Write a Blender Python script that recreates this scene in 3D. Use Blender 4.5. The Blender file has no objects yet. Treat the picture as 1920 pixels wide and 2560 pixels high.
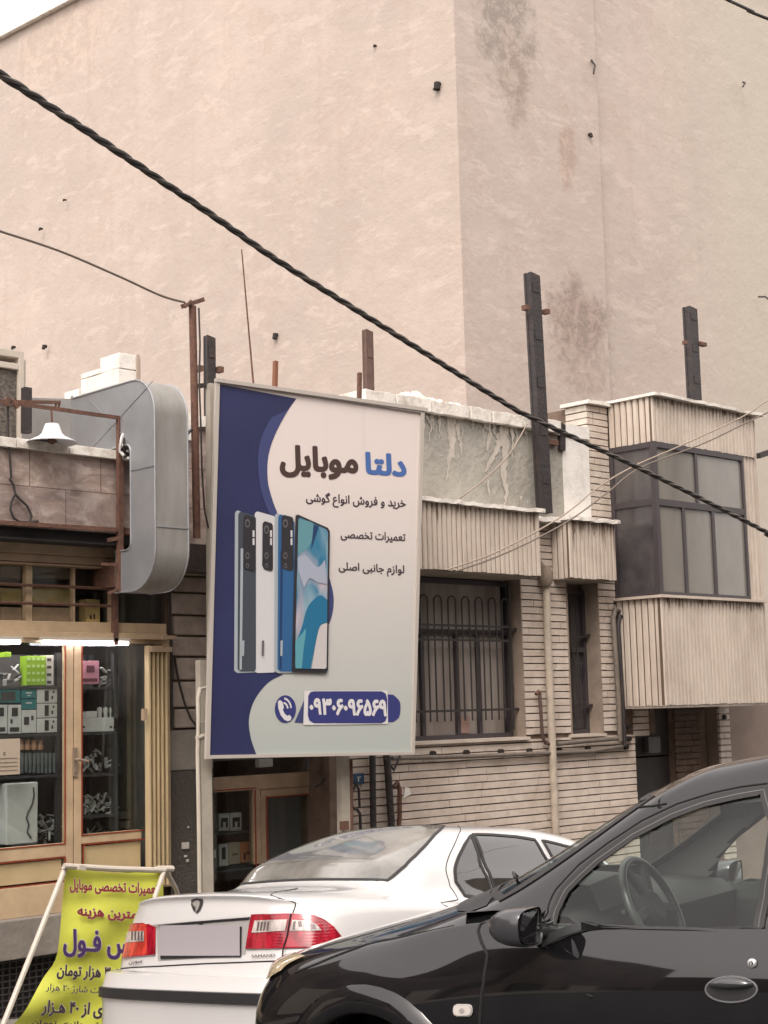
import bpy, bmesh, math, random
from mathutils import Vector, Matrix
from math import radians, sin, cos, pi
random.seed(7)
SC = bpy.context.scene
COL = SC.collection
# ------------------------------------------------------------------ camera
F = 3850.0; AZ = radians(46.3); PT = radians(7.3); RL = 0.025
EYE = Vector((0, 0, 1.65)); ZV = Vector((0, 0, 1))
DV = Vector((cos(AZ), sin(AZ), 0)); RV = Vector((sin(AZ), -cos(AZ), 0))
FW = DV*cos(PT) + ZV*sin(PT); U0 = -DV*sin(PT) + ZV*cos(PT)
CR = RV*cos(RL) - U0*sin(RL); CU = RV*sin(RL) + U0*cos(RL)
camd = bpy.data.cameras.new('camera'); cam = bpy.data.objects.new('camera', camd); COL.objects.link(cam)
camd.sensor_fit = 'HORIZONTAL'; camd.sensor_width = 36; camd.lens = F/1920*36
camd.clip_start = 0.05; camd.clip_end = 1000
m3 = Matrix((CR, CU, -FW)).transposed()
cam.matrix_world = Matrix.Translation(EYE) @ m3.to_4x4()
SC.camera = cam
SC.render.resolution_x = 768; SC.render.resolution_y = 1024
# ------------------------------------------------------------------ light
SUN_EL = radians(50); SUN_DIR = Vector((-0.82, -0.57, 0)).normalized()   # towards the sun, along the ground
w = bpy.data.worlds.new('World'); SC.world = w; w.use_nodes = True
nt = w.node_tree; bg = nt.nodes['Background']
sky = nt.nodes.new('ShaderNodeTexSky'); sky.sky_type = 'NISHITA'; sky.sun_disc = False
sky.sun_elevation = SUN_EL; sky.sun_rotation = math.atan2(SUN_DIR.x, SUN_DIR.y)
sky.dust_density = 6.0; sky.air_density = 1.0; sky.ozone_density = 1.0
hs = nt.nodes.new('ShaderNodeHueSaturation'); hs.inputs['Saturation'].default_value = 0.30
nt.links.new(sky.outputs[0], hs.inputs['Color'])
wt = nt.nodes.new('ShaderNodeMix'); wt.data_type = 'RGBA'; wt.blend_type = 'MULTIPLY'; wt.inputs[0].default_value = 1
wt.inputs[7].default_value = (1.0, 0.94, 0.905, 1)
cl_ = nt.nodes.new('ShaderNodeMix'); cl_.data_type = 'RGBA'; cl_.inputs[0].default_value = 0.6; cl_.inputs[7].default_value = (5.6, 5.5, 5.4, 1)   # thin even cloud over the blue
nt.links.new(hs.outputs[0], cl_.inputs[6]); nt.links.new(cl_.outputs[2], wt.inputs[6]); nt.links.new(wt.outputs[2], bg.inputs[0])
bg.inputs[1].default_value = 0.15
sd = bpy.data.lights.new('sun', 'SUN'); sd.energy = 0.5; sd.angle = radians(20); sd.color = (1, 0.94, 0.88)
so = bpy.data.objects.new('sun', sd); COL.objects.link(so)
sv = (SUN_DIR*cos(SUN_EL) + ZV*sin(SUN_EL)).normalized()
so.rotation_euler = sv.to_track_quat('Z', 'Y').to_euler()
SC.view_settings.view_transform = 'Standard'; SC.view_settings.look = 'None'
SC.view_settings.exposure = 1.45; SC.view_settings.gamma = 1.0
SC.cycles.max_bounces = 8; SC.cycles.transparent_max_bounces = 12
# ------------------------------------------------------------------ pixel -> plane helpers (the photo measured 1920x2560)
def ray(px, py): return FW + CR*((px-960)/F) + CU*((1280-py)/F)
def onY(px, py, Y):
    r = ray(px, py); return EYE + r*(Y/r.y)
def onX(px, py, X):
    r = ray(px, py); return EYE + r*(X/r.x)
def onP(px, py, p0, n):
    r = ray(px, py); return EYE + r*((n.dot(p0-EYE))/n.dot(r))
def fx(px, Y, py=1500): return onY(px, py, Y).x
def fz(py, Y, px=1000): return onY(px, py, Y).z
# ------------------------------------------------------------------ mesh builder
class MB:
    def __init__(s): s.v = []; s.f = []; s.c = []
    def face(s, pts, mi=0):
        i = len(s.v); s.v += [Vector(p) for p in pts]; s.f.append(tuple(range(i, i+len(pts)))); s.c.append(mi)
    def grid(s, rows, mi=0, close=False):
        i = len(s.v); n = len(rows[0])
        for r in rows: s.v += [Vector(p) for p in r]
        for a in range(len(rows)-1):
            for b in range(n if close else n-1):
                b2 = (b+1) % n
                s.f.append((i+a*n+b, i+a*n+b2, i+(a+1)*n+b2, i+(a+1)*n+b)); s.c.append(mi)
    def hexa(s, p, mi=0):
        i = len(s.v); s.v += [Vector(q) for q in p]
        for f in ((0,3,2,1),(4,5,6,7),(0,1,5,4),(1,2,6,5),(2,3,7,6),(3,0,4,7)):
            s.f.append(tuple(i+k for k in f)); s.c.append(mi)
    def box(s, x0, x1, y0, y1, z0, z1, mi=0):
        s.hexa([(x0,y0,z0),(x1,y0,z0),(x1,y1,z0),(x0,y1,z0),(x0,y0,z1),(x1,y0,z1),(x1,y1,z1),(x0,y1,z1)], mi)
    def bar(s, a, b, wdt, hgt=None, up=(0,0,1), mi=0):
        a = Vector(a); b = Vector(b); hgt = hgt or wdt; d = (b-a).normalized(); u = Vector(up)
        if abs(d.dot(u)) > 0.98: u = Vector((0,1,0))
        r = d.cross(u).normalized()*wdt/2; t = r.cross(d).normalized()*hgt/2
        s.hexa([a-r-t, a+r-t, a+r+t, a-r+t, b-r-t, b+r-t, b+r+t, b-r+t], mi)
    def tube(s, pts, r, n=8, mi=0, caps=True, close=False):
        pts = [Vector(p) for p in pts]; rs = r if isinstance(r, (list, tuple)) else [r]*len(pts)
        rows = []; ref = None
        for k, p in enumerate(pts):
            a = pts[k-1] if (k > 0 or close) else p; b = pts[(k+1) % len(pts)] if (k < len(pts)-1 or close) else p
            d = (b-a).normalized()
            if ref is None:
                ref = Vector((0,0,1)) if abs(d.z) < 0.9 else Vector((0,1,0))
            x = d.cross(ref)
            if x.length < 1e-4: x = d.cross(Vector((1,0,0)))
            x.normalize(); y = x.cross(d).normalized(); ref = y
            rows.append([p + (x*cos(2*pi*j/n) + y*sin(2*pi*j/n))*rs[k] for j in range(n)])
        if close: rows.append(rows[0])
        s.grid(rows, mi, True)
        if caps and not close:
            s.face(rows[0][::-1], mi); s.face(rows[-1], mi)
    def prism(s, poly, off, mi=0):
        """poly: planar list of points, off: vector of thickness"""
        off = Vector(off); a = [Vector(p) for p in poly]; b = [p+off for p in a]; n = len(a)
        s.face(a[::-1], mi); s.face(b, mi)
        for i in range(n): s.face([a[i], a[(i+1) % n], b[(i+1) % n], b[i]], mi)
    def lathe(s, prof, c=(0,0,0), n=20, axis='Z', mi=0):
        c = Vector(c); rows = []
        for r, z in prof:
            row = []
            for j in range(n):
                a = 2*pi*j/n
                q = Vector((r*cos(a), r*sin(a), z))
                if axis == 'Y': q = Vector((q.x, q.z, q.y))
                if axis == 'X': q = Vector((q.z, q.x, q.y))
                row.append(c+q)
            rows.append(row)
        s.grid(rows, mi, True)
def link(name, me, parent=None, loc=None):
    o = bpy.data.objects.new(name, me); COL.objects.link(o)
    if parent is not None: o.parent = parent
    if loc is not None: o.location = loc
    return o
def build(name, mb, mats, parent=None, smooth=False, bevel=0, merge=True, local=False, sharp=40):
    if not mb.v: raise ValueError("empty mesh "+name)
    """one mesh object from world-space geometry (local=True: already in the parent's space)"""
    if not isinstance(mats, (list, tuple)): mats = [mats]
    me = bpy.data.meshes.new(name)
    vs = mb.v
    org = Vector((0,0,0))
    if parent is None and not local:
        xs = [v.x for v in vs]; ys = [v.y for v in vs]; zs = [v.z for v in vs]
        org = Vector(((min(xs)+max(xs))/2, (min(ys)+max(ys))/2, min(zs)))
    elif parent is not None and not local:
        q = parent
        while q is not None: org = org + q.location; q = q.parent
    me.from_pydata([v-org for v in vs], [], mb.f)
    for m_ in mats: me.materials.append(m_)
    for p, mi in zip(me.polygons, mb.c): p.material_index = mi
    bm = bmesh.new(); bm.from_mesh(me)
    if merge: bmesh.ops.remove_doubles(bm, verts=bm.verts, dist=0.00005)
    bmesh.ops.recalc_face_normals(bm, faces=bm.faces) if merge else None
    if bevel: 
        es = [e for e in bm.edges if len(e.link_faces) == 2 and e.calc_face_angle(0) > radians(35)]
        bmesh.ops.bevel(bm, geom=es, offset=bevel, segments=2, affect='EDGES', profile=0.6)
    if smooth:
        for f in bm.faces: f.smooth = True
        for e in bm.edges: e.smooth = not (len(e.link_faces) == 2 and e.calc_face_angle(0) > radians(sharp))
    bm.to_mesh(me); bm.free()
    return link(name, me, parent, org if parent is None else None)
def tag(o, label=None, cat=None, group=None, kind=None):
    if label: o['label'] = label
    if cat: o['category'] = cat
    if group: o['group'] = group
    if kind: o['kind'] = kind
    return o
def thing(name, label, cat, loc, group=None):
    o = bpy.data.objects.new(name, None); COL.objects.link(o); o.location = Vector(loc); o.empty_display_size = 0.1
    return tag(o, label, cat, group)
# ------------------------------------------------------------------ materials
def mat(name, col, rough=0.7, metal=0.0, var=0.0, vscale=4.0, bump=0.0, bscale=30.0, col2=None, coat=0.0, spec=0.5,
        emis=None, estr=0, stretch=(1,1,1), contrast=(0.35,0.65), detail=6, alpha=1.0):
    m = bpy.data.materials.new(name); m.use_nodes = True; n = m.node_tree.nodes; l = m.node_tree.links
    b = n['Principled BSDF']
    b.inputs['Base Color'].default_value = (*col, 1); b.inputs['Roughness'].default_value = rough
    b.inputs['Metallic'].default_value = metal; b.inputs['Coat Weight'].default_value = coat
    b.inputs['Coat Roughness'].default_value = 0.03; b.inputs['Specular IOR Level'].default_value = spec
    if emis: b.inputs['Emission Color'].default_value = (*emis, 1); b.inputs['Emission Strength'].default_value = estr
    tc = mp = None
    if var or bump or col2:
        g = n.new('ShaderNodeNewGeometry'); mp = n.new('ShaderNodeMapping'); mp.inputs['Scale'].default_value = stretch
        l.new(g.outputs['Position'], mp.inputs[0])
    if var or col2:
        t = n.new('ShaderNodeTexNoise'); t.inputs['Scale'].default_value = vscale; t.inputs['Detail'].default_value = detail
        t.inputs['Roughness'].default_value = 0.62
        l.new(mp.outputs[0], t.inputs['Vector'])
        r = n.new('ShaderNodeMapRange'); r.inputs[1].default_value = contrast[0]; r.inputs[2].default_value = contrast[1]
        l.new(t.outputs[0], r.inputs[0])
        x = n.new('ShaderNodeMix'); x.data_type = 'RGBA'
        c2 = col2 or tuple(c*(1-var) for c in col)
        x.inputs[6].default_value = (*col, 1); x.inputs[7].default_value = (*c2, 1)
        l.new(r.outputs[0], x.inputs[0]); l.new(x.outputs[2], b.inputs['Base Color'])
    if bump:
        t2 = n.new('ShaderNodeTexNoise'); t2.inputs['Scale'].default_value = bscale; t2.inputs['Detail'].default_value = 5
        l.new(mp.outputs[0], t2.inputs['Vector'])
        bp = n.new('ShaderNodeBump'); bp.inputs['Strength'].default_value = bump; bp.inputs['Distance'].default_value = 0.02
        l.new(t2.outputs[0], bp.inputs['Height']); l.new(bp.outputs[0], b.inputs['Normal'])
    return m
class NG:
    """tiny node-graph helper"""
    def __init__(s, m):
        s.m = m; s.n = m.node_tree.nodes; s.l = m.node_tree.links; s.b = s.n.get('Principled BSDF')
    def node(s, t, **kw):
        x = s.n.new(t)
        for k, v in kw.items():
            if k.startswith('i_'): x.inputs[k[2:].replace('_', ' ')].default_value = v
            else: setattr(x, k, v)
        return x
    def pos(s, scale=(1,1,1)):
        g = s.node('ShaderNodeNewGeometry'); mp = s.node('ShaderNodeMapping'); mp.inputs['Scale'].default_value = scale
        s.l.new(g.outputs['Position'], mp.inputs[0]); return mp.outputs[0]
    def noise(s, vec, scale, detail=6, rough=0.6, lo=0.35, hi=0.65, dist=0.0):
        t = s.node('ShaderNodeTexNoise'); t.inputs['Scale'].default_value = scale; t.inputs['Detail'].default_value = detail
        t.inputs['Roughness'].default_value = rough; t.inputs['Distortion'].default_value = dist
        s.l.new(vec, t.inputs['Vector'])
        r = s.node('ShaderNodeMapRange'); r.inputs[1].default_value = lo; r.inputs[2].default_value = hi
        s.l.new(t.outputs[0], r.inputs[0]); return r.outputs[0]
    def mix(s, fac, a, b, blend='MIX'):
        x = s.node('ShaderNodeMix', data_type='RGBA', blend_type=blend)
        for sock, v in ((x.inputs[0], fac), (x.inputs[6], a), (x.inputs[7], b)):
            if isinstance(v, (int, float)): sock.default_value = v
            elif isinstance(v, tuple): sock.default_value = (*v, 1)
            else: s.l.new(v, sock)
        return x.outputs[2]
    def math(s, op, a, b=None, clamp=False):
        x = s.node('ShaderNodeMath', operation=op, use_clamp=clamp)
        for sock, v in ((x.inputs[0], a), (x.inputs[1], b)):
            if v is None: continue
            if isinstance(v, (int, float)): sock.default_value = v
            else: s.l.new(v, sock)
        return x.outputs[0]
    def sep(s, vec):
        x = s.node('ShaderNodeSeparateXYZ'); s.l.new(vec, x.inputs[0]); return x.outputs
    def bump(s, h, strength, dist=0.02):
        b = s.node('ShaderNodeBump'); b.inputs['Strength'].default_value = strength; b.inputs['Distance'].default_value = dist
        s.l.new(h, b.inputs['Height']); s.l.new(b.outputs[0], s.b.inputs['Normal'])
def srgb(r, g, b):
    def f(c):
        c /= 255; return c/12.92 if c <= 0.04045 else ((c+0.055)/1.055)**2.4
    return (f(r), f(g), f(b))
def newmat(name, rough=0.8, col=(0.5,0.5,0.5)):
    m = mat(name, col, rough); return m, NG(m)
# ------------------------------------------------------------------ Persian lettering, as flat scan-filled glyph shapes
PF = {'ا':(0xFE8D,0xFE8E),'آ':(0xFE81,0xFE82),'ب':(0xFE8F,),'پ':(0xFB56,),'ت':(0xFE95,),'ث':(0xFE99,),'ج':(0xFE9D,),'چ':(0xFB7A,),'ح':(0xFEA1,),'خ':(0xFEA5,),'د':(0xFEA9,0xFEAA),'ذ':(0xFEAB,0xFEAC),'ر':(0xFEAD,0xFEAE),'ز':(0xFEAF,0xFEB0),'ژ':(0xFB8A,0xFB8B),'س':(0xFEB1,),'ش':(0xFEB5,),'ص':(0xFEB9,),'ض':(0xFEBD,),'ط':(0xFEC1,),'ظ':(0xFEC5,),'ع':(0xFEC9,),'غ':(0xFECD,),'ف':(0xFED1,),'ق':(0xFED5,),'ک':(0xFB8E,),'گ':(0xFB92,),'ل':(0xFEDD,),'م':(0xFEE1,),'ن':(0xFEE5,),'ه':(0xFEE9,),'و':(0xFEED,0xFEEE),'ی':(0xFBFC,)}
def shape(s):
    out = []
    for w_ in s.split(' '):
        r = ''
        for i, ch in enumerate(w_):
            if ch == 'ـ': r += ch; continue
            if ch not in PF: r += ch; continue
            f = PF[ch]; nj = lambda c: c == 'ـ' or (c in PF and len(PF[c]) == 1)
            prev = i > 0 and nj(w_[i-1]); nxt = len(f) == 1 and i+1 < len(w_) and (w_[i+1] in PF or w_[i+1] == 'ـ')
            if len(f) == 2: r += chr(f[1] if prev else f[0])
            else: r += chr(f[0]+(3 if prev and nxt else 2 if nxt else 1 if prev else 0))
        if any(c in PF for c in w_): r = r[::-1]
        out.append(r)
    return ' '.join(out[::-1])
def glyph_rows(s, bold=0.0, rows=70, raw=False):
    """list of (x0,x1,y0,y1) strips normalised to the text's own bounding box"""
    c = bpy.data.curves.new('t', 'FONT'); c.body = s if raw else shape(s); c.size = 1.0
    c.fill_mode = 'NONE'; c.resolution_u = 4
    o = bpy.data.objects.new('t', c); COL.objects.link(o)
    bpy.context.view_layer.update()
    dg = bpy.context.evaluated_depsgraph_get(); me = bpy.data.meshes.new_from_object(o.evaluated_get(dg))
    V = [(v.co.x, v.co.y) for v in me.vertices]; E = [tuple(e.vertices) for e in me.edges]
    bpy.data.objects.remove(o); bpy.data.curves.remove(c); bpy.data.meshes.remove(me)
    if not V: return []
    nxt = {}
    for a, b in E: nxt.setdefault(a, []).append(b); nxt.setdefault(b, []).append(a)
    # orient every loop in vertex order
    seen = set(); segs = []
    for st in range(len(V)):
        if st in seen or st not in nxt: continue
        loop = [st]; seen.add(st); cur = st
        while True:
            cand = [k for k in nxt[cur] if k not in seen]
            if not cand: break
            cur = min(cand, key=lambda k: (k != cur+1, abs(k-cur))); seen.add(cur); loop.append(cur)
        for i in range(len(loop)): segs.append((V[loop[i]], V[loop[(i+1) % len(loop)]]))
    x0 = min(v[0] for v in V); x1 = max(v[0] for v in V); y0 = min(v[1] for v in V); y1 = max(v[1] for v in V)
    h = (y1-y0)/rows; base = []
    for r in range(rows):
        y = y0+(r+0.5)*h; xs = []
        for (ax, ay), (bx, by) in segs:
            if (ay <= y) != (by <= y):
                xs.append((ax+(bx-ax)*(y-ay)/(by-ay), 1 if by > ay else -1))
        xs.sort(); wn = 0; sx = None; sp = []
        for x, d in xs:
            if wn == 0: sx = x
            wn += d
            if wn == 0 and x-sx > 1e-4: sp.append((sx, x))
        base.append(sp)
    pad = int(bold/h)+1 if bold else 0; out = []
    X0 = x0-bold; X1 = x1+bold; n = rows+2*pad
    for r in range(-pad, rows+pad):
        sp = []
        for q in range(r-pad, r+pad+1):
            if 0 <= q < rows:
                dy = abs(q-r)*h
                if dy <= bold+1e-9:
                    e = math.sqrt(max(bold*bold-dy*dy, 0)); sp += [(a-e, c_+e) for a, c_ in base[q]]
        if not sp: continue
        sp.sort(); cur = list(sp[0]); mg = []
        for a, c_ in sp[1:]:
            if a <= cur[1]: cur[1] = max(cur[1], c_)
            else: mg.append(tuple(cur)); cur = [a, c_]
        mg.append(tuple(cur))
        for a, c_ in mg: out.append(((a-X0)/(X1-X0), (c_-X0)/(X1-X0), (r+pad)/n, (r+pad+1)/n))
    return out
def text_on(mb, s, bl, br, tl, proj, bold=0.0, rows=70, mi=0, raw=False):
    """bl, br, tl: pixels of the lettering's bounding box; proj(px,py)->world point"""
    for a, b, c, d in glyph_rows(s, bold, rows, raw):
        q = []
        for u, v in ((a,c),(b,c),(b,d),(a,d)):
            q.append(proj(bl[0]+(br[0]-bl[0])*u+(tl[0]-bl[0])*v, bl[1]+(br[1]-bl[1])*u+(tl[1]-bl[1])*v))
        mb.face(q, mi)
# ================================================================== materials of the place
def wall_material():
    m, g = newmat('tall_wall_plaster', 0.9)
    p = g.pos(); ps = g.pos((1,1,0.35)); ph = g.pos((0.9,0.9,1.2))
    n1 = g.noise(p, 0.16, 3, 0.5, 0.38, 0.62)
    n2 = g.noise(ph, 0.9, 9, 0.68, 0.46, 0.66)
    n3 = g.noise(p, 2.4, 10, 0.72, 0.5, 0.74)
    n4 = g.noise(ps, 0.55, 6, 0.6, 0.55, 0.8)
    c = g.mix(n1, (0.425,0.356,0.310), (0.375,0.318,0.280))
    c = g.mix(g.math('MULTIPLY', n2, 0.35), c, (0.50,0.415,0.365))
    c = g.mix(g.math('MULTIPLY', n3, 0.30), c, (0.37,0.295,0.25))
    c = g.mix(g.math('MULTIPLY', n4, 0.35), c, (0.36,0.285,0.245))
    # fine vertical run-off streaks
    n5 = g.noise(g.pos((1,1,0.06)), 2.6, 4, 0.6, 0.56, 0.72)
    c = g.mix(g.math('MULTIPLY', n5, 0.25), c, (0.34,0.27,0.225))
    n6 = g.noise(g.pos((1,1,1.3)), 1.15, 10, 0.75, 0.53, 0.57, 0.8); c = g.mix(g.math('MULTIPLY', n6, 0.26), c, (0.36,0.28,0.235))
    n7 = g.noise(g.pos((0.7,0.7,1.9)), 1.7, 9, 0.7, 0.55, 0.60, 0.5); c = g.mix(g.math('MULTIPLY', n7, 0.34), c, (0.52,0.44,0.39))
    vo = g.node('ShaderNodeTexVoronoi', feature='DISTANCE_TO_EDGE'); vo.inputs['Scale'].default_value = 0.33; dv_ = g.node('ShaderNodeVectorMath', operation='ADD'); ns = g.node('ShaderNodeTexNoise'); ns.inputs['Scale'].default_value = 1.3; ns.inputs['Detail'].default_value = 8
    g.l.new(p, ns.inputs['Vector']); g.l.new(p, dv_.inputs[0]); g.l.new(ns.outputs['Color'], dv_.inputs[1]); g.l.new(dv_.outputs[0], vo.inputs['Vector'])
    ck = g.node('ShaderNodeMapRange'); ck.inputs[1].default_value = 0.012; ck.inputs[2].default_value = 0.0; ck.inputs[4].default_value = 0.10; g.l.new(vo.outputs['Distance'], ck.inputs[0]); c = g.mix(ck.outputs[0], c, (0.25,0.19,0.16))
    # greener old render on the far right stretch of the rear wall
    sx = g.sep(p)
    gr = g.node('ShaderNodeMapRange'); gr.inputs[1].default_value = 25.2; gr.inputs[2].default_value = 28.5
    g.l.new(sx[0], gr.inputs[0])
    c = g.mix(g.math('MULTIPLY', gr.outputs[0], 0.75), c, (0.41,0.37,0.31))
    # own-shaped stains: (pixel, radius x, radius z, strength, colour)
    for (q, rx, rz, st, cc) in STAINS:
        v = g.node('ShaderNodeVectorMath', operation='SUBTRACT'); g.l.new(p, v.inputs[0]); v.inputs[1].default_value = q
        v2 = g.node('ShaderNodeVectorMath', operation='MULTIPLY'); g.l.new(v.outputs[0], v2.inputs[0]); v2.inputs[1].default_value = (1/rx, 1/max(rx, 0.6), 1/rz)
        ln = g.node('ShaderNodeVectorMath', operation='LENGTH'); g.l.new(v2.outputs[0], ln.inputs[0])
        nn = g.noise(p, 2.2, 8, 0.7, 0.3, 0.7)
        d = g.math('SUBTRACT', ln.outputs['Value'], g.math('MULTIPLY', nn, 0.9))
        r = g.node('ShaderNodeMapRange'); r.inputs[1].default_value = 0.55; r.inputs[2].default_value = 0.1; r.inputs[3].default_value = 0; r.inputs[4].default_value = st
        g.l.new(d, r.inputs[0]); fl = g.noise(p, 3.6, 9, 0.75, 0.46, 0.56, 0.6); cc2 = g.mix(fl, cc, tuple(q*1.45 for q in cc)); c = g.mix(r.outputs[0], c, cc2)
    g.l.new(c, g.b.inputs['Base Color'])
    h = g.math('ADD', g.noise(ph, 1.6, 8, 0.65, 0.3, 0.7), g.math('MULTIPLY', g.noise(p, 9, 6, 0.6, 0.3, 0.7), 0.35))
    g.bump(h, 0.22, 0.05)
    return m
TW_C = Vector((19.25, 18.0, 0)); TW_L = EYE + ray(0, 65)*37.5
tw_dir = Vector((TW_L.x-TW_C.x, TW_L.y-TW_C.y, 0)); tw_len = tw_dir.length; tw_dir.normalize()
TW_N = Vector((-tw_dir.y, tw_dir.x, 0))
if TW_N.x > 0: TW_N = -TW_N
def onTW(px, py): return onP(px, py, TW_C, TW_N)
STAINS = [(tuple(onY(1262, 60, 18)), 0.95, 1.5, 0.9, (0.235,0.20,0.175)), (tuple(onY(1285, 190, 18)), 0.55, 1.2, 0.7, (0.26,0.21,0.175)),
          (tuple(onY(1450, 800, 18)), 1.1, 0.85, 0.8, (0.20,0.155,0.135)), (tuple(onY(1455, 860, 18)), 0.95, 1.5, 0.6, (0.25,0.195,0.165)),
          (tuple(onY(1418, 380, 18)), 0.3, 0.9, 0.6, (0.29,0.21,0.17)), (tuple(onTW(150, 100)), 2.6, 1.2, 0.35, (0.34,0.27,0.22)),
          (tuple(onTW(870, 330)), 1.6, 1.3, 0.1, (0.39,0.29,0.24))]
M_wall = wall_material()
M_cream = mat('beige_panel', (0.53,0.455,0.385), 0.6, var=0.35, vscale=2.2, bump=0.12, bscale=25, stretch=(1.2,1.2,0.7), col2=(0.37,0.30,0.245), contrast=(0.42,0.8))
M_creamback = mat('panel_groove', (0.11,0.075,0.05), 0.9)
M_brick = mat('beige_brick', (0.60,0.515,0.44), 0.75, var=0.3, vscale=3.5, bump=0.35, bscale=60, col2=(0.42,0.34,0.275), contrast=(0.4,0.72))
M_brickw = mat('pale_brick', (0.58,0.52,0.45), 0.75, var=0.2, vscale=5, bump=0.3, bscale=60)
M_brickd = mat('shade_brown_brick', (0.17,0.115,0.085), 0.8, var=0.4, vscale=6, bump=0.4, bscale=60)  # similar brick, shade under the bay put into its dark colour
M_mortar = mat('raked_mortar', (0.20,0.14,0.105), 0.95, var=0.3, vscale=10)
def plaster_drip():
    m, g = newmat('dripped_plaster', 0.85)
    p = g.pos(); c = g.mix(g.noise(p, 1.6, 7, 0.65, 0.35, 0.7), (0.37,0.35,0.305), (0.255,0.24,0.21))
    c = g.mix(g.math('MULTIPLY', g.noise(g.pos((1,1,0.25)), 5, 6, 0.6, 0.5, 0.75), 0.6), c, (0.42,0.385,0.32))
    g.l.new(c, g.b.inputs['Base Color']); g.bump(g.noise(p, 14, 6, 0.6), 0.35, 0.02); return m
M_drip = plaster_drip()
M_dripw = mat('white_run_off', (0.50,0.45,0.39), 0.85, var=0.2, vscale=12)
M_white = mat('white_masonry', (0.74,0.71,0.66), 0.8, var=0.22, vscale=6, bump=0.3, bscale=30, contrast=(0.45,0.75))
M_coping = mat('white_coping_stone', (0.72,0.68,0.62), 0.7, var=0.4, vscale=7, bump=0.3, bscale=35, col2=(0.40,0.34,0.28), contrast=(0.5,0.75))
M_steel = mat('weathered_black_steel', (0.026,0.021,0.021), 0.6, var=0.3, vscale=8, bump=0.4, bscale=25, col2=(0.06,0.038,0.03), contrast=(0.5,0.8))
M_rust = mat('rusty_iron', (0.085,0.042,0.03), 0.8, var=0.4, vscale=20, bump=0.4, bscale=60, col2=(0.15,0.07,0.045))
M_rod = mat('dark_iron_bar', (0.03,0.024,0.022), 0.6)
def stone_mat():
    m, g = newmat('travertine_cladding', 0.6)
    p = g.pos((1,1,2.4)); a = g.noise(p, 2.1, 8, 0.65, 0.4, 0.6, 1.2); b_ = g.noise(g.pos((1,1,1.6)), 4.2, 7, 0.7, 0.46, 0.6, 0.8)
    c = g.mix(a, (0.37,0.28,0.235), (0.25,0.19,0.165)); c = g.mix(g.math('MULTIPLY', b_, 0.7), c, (0.55,0.46,0.405))
    # large cladding slabs: thin joints
    br = g.node('ShaderNodeTexBrick'); s3 = g.sep(g.pos()); cb = g.node('ShaderNodeCombineXYZ'); g.l.new(s3[0], cb.inputs[0]); g.l.new(s3[2], cb.inputs[1])
    g.l.new(cb.outputs[0], br.inputs['Vector']); br.inputs['Scale'].default_value = 1.0; br.inputs['Brick Width'].default_value = 0.62; br.inputs['Row Height'].default_value = 0.335
    br.inputs['Mortar Size'].default_value = 0.004; br.inputs['Color1'].default_value = (1,1,1,1); br.inputs['Color2'].default_value = (0.78,0.78,0.80,1); br.inputs['Mortar'].default_value = (0.35,0.3,0.28,1)
    c = g.mix(1.0, c, br.outputs['Color'], 'MULTIPLY')
    g.l.new(c, g.b.inputs['Base Color']); g.bump(a, 0.15, 0.01); return m
M_stone = stone_mat()
M_frame = mat('cream_painted_metal', (0.50,0.37,0.235), 0.45, var=0.18, vscale=6, bump=0.06, bscale=20)
M_frame2 = mat('faded_cream_metal', (0.40,0.29,0.195), 0.5, var=0.25, vscale=6)
M_red = mat('red_gasket', (0.24,0.035,0.012), 0.5)
M_galv = mat('galvanised_duct', (0.36,0.37,0.385), 0.42, metal=0.55, var=0.15, vscale=2.5, bump=0.08, bscale=5, col2=(0.29,0.295,0.31))  # bluish skylight on the side sheet is put into this colour
M_galv2 = mat('beige_lit_duct_skin', (0.31,0.30,0.28), 0.5, metal=0.35, var=0.25, vscale=3, stretch=(2,2,0.5), col2=(0.22,0.21,0.19))  # same duct metal, beige light on its front put into the colour
M_dark = mat('shop_darkness', (0.018,0.016,0.015), 0.9)
M_shelf = mat('dark_shelf', (0.045,0.045,0.048), 0.5)
M_granite = mat('dark_granite', (0.05,0.042,0.036), 0.6, var=0.5, vscale=60, col2=(0.12,0.10,0.085), contrast=(0.5,0.8), bump=0.5, bscale=45)
M_block = mat('grey_brown_stone_block', (0.42,0.345,0.295), 0.8, var=0.3, vscale=6, bump=0.5, bscale=20)
M_grey = mat('grey_concrete', (0.22,0.195,0.17), 0.85, var=0.25, vscale=5, bump=0.3, bscale=25)
M_wframe = mat('off_white_metal', (0.50,0.45,0.38), 0.5, var=0.12, vscale=5)
M_pole = mat('beige_grey_post', (0.40,0.36,0.30), 0.5, var=0.2, vscale=6)
M_winframe = mat('dark_window_frame', (0.05,0.042,0.045), 0.45)
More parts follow.
